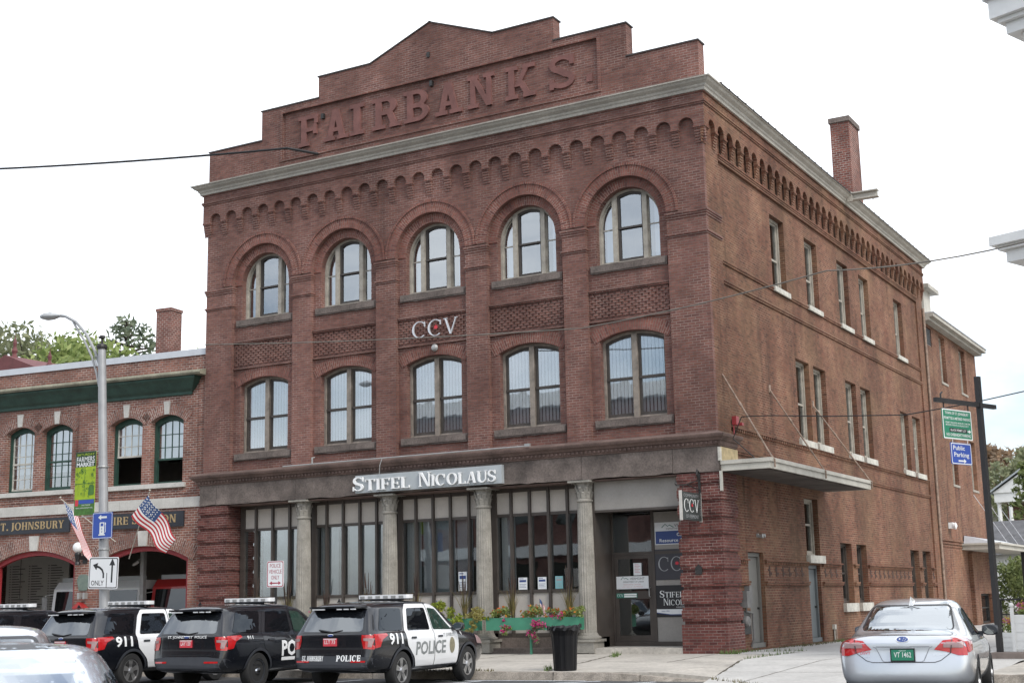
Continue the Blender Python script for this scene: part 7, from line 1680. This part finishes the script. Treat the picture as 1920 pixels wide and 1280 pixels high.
def planter(label, x, y, w, h, posts, seed):
    t = thing('planter', label, 'planter', (x, y, .10 if y < -1 else .0)); mb = MB()
    mb.box(0, w, 0, w, .03, h); 
    for k in range(4): z0 = .03 + (h - .03) * k / 4; mb.mbox(FR, .03, w - .03, z0 + .008, z0 + (h - .03) / 4 - .004, 0, .012)
    mb.build('box', 'white_paint', t)
    for px_, py_ in ((0, 0), (w, 0)): mb = MB(); mb.box(px_ - .035, px_ + .035, py_ - .035, py_ + .035, 0, posts); mb.lathe([(.02, 0), (.045, .03), (.05, .06), (.03, .10), (0, .11)], 12, (px_, py_, posts)); mb.build('corner_post', 'white_paint', t)
    r_ = random.Random(seed); cs = [(w * .5 + r_.uniform(-.16, .16) * w * 2, w * .5 + r_.uniform(-.1, .2), h + r_.uniform(.02, .16)) for _ in range(10)]
    m_ = thing('mum_plant', 'mound of pink and yellow mums in the ' + label.split(' planter')[0] + ' planter', 'plant', t.location, 0); leaves(cs, [.13] * 10, 700, .03, seed, .9).build('leaves', 'leaf_green', m_)
    leaves([(c[0], c[1], c[2] + .07) for c in cs[:7]], [.13] * 7, 420, .03, seed + 1, 1).build('pink_flowers', 'petal_pink', m_); leaves([(c[0], c[1] + .08, c[2] + .14) for c in cs[7:]], [.12] * 3, 160, .03, seed + 2, 1).build('yellow_flowers', 'petal_yellow', m_)
leaf_material('petal_pink', (0.38, 0.08, 0.16), (0.5, 0.14, 0.24), (0.56, 0.24, 0.32)); leaf_material('petal_yellow', (0.5, 0.36, 0.02), (0.58, 0.44, 0.03), (0.6, 0.5, 0.1))
planter('low white slatted planter beside the black post', 6.52, -.45, .62, .46, .50, 80); planter('taller white slatted planter cut by the right picture edge', 6.98, -1.45, .60, .75, .90, 84)

# ---------------------------------------------------------------- overhead wires
def wire(name, label, pts, sag, r_, mat, extra=()):
    P = []
    for a, b in zip(pts[:-1], pts[1:]):
        a, b = Vector(a), Vector(b); n = max(6, int((b - a).length / 1.2))
        for i in range(n): q = i / n; P.append(a.lerp(b, q) - Vector((0, 0, 4 * sag * q * (1 - q))))
    P.append(Vector(pts[-1])); mb = MB(); mb.tube(P, r_, 6)
    for e in extra: mb.tube(e, r_ * 1.2, 6)
    return tag(mb.build(name, mat), label, 'cable')
wire('service_cable', 'thick black cable from the left sky to the painted letter F on the parapet', [(-48, -4.5, 19.8), (-13.35, -.55, 15.20)], .55, .035, 'cable_black', [[(-13.35, -.55, 15.2), (-12.56, -.02, 15.02)]])
tag(bpy.data.objects['service_cable'], 'thick black cable from the left sky to a bracket on the stepped parapet', 'cable')
wire('span_wire', 'thin pale wire strung across the hall front to the white portico house', [(-17.05, -.02, 9.55), (-3.0, -1.4, 8.20), (4.0, -3.2, 8.38), (7.6, -4.0, 8.14 + .0), (16, -5.6, 8.9)], .08, .016, 'cable_grey')
wire('power_cable', 'black cable looping from the side awning past the parking signs', [(.9, .2, 4.72), (.35, .2, 5.25), (.75, -.2, 5.72), (1.3, -.9, 5.62), (2.19, -2.0, 5.44), (3.5, -2.3, 5.28), (5.27, -2.3, 5.16), (6.58, -2.05, 5.32), (10, -1.4, 5.9)], .0, .013, 'cable_black')
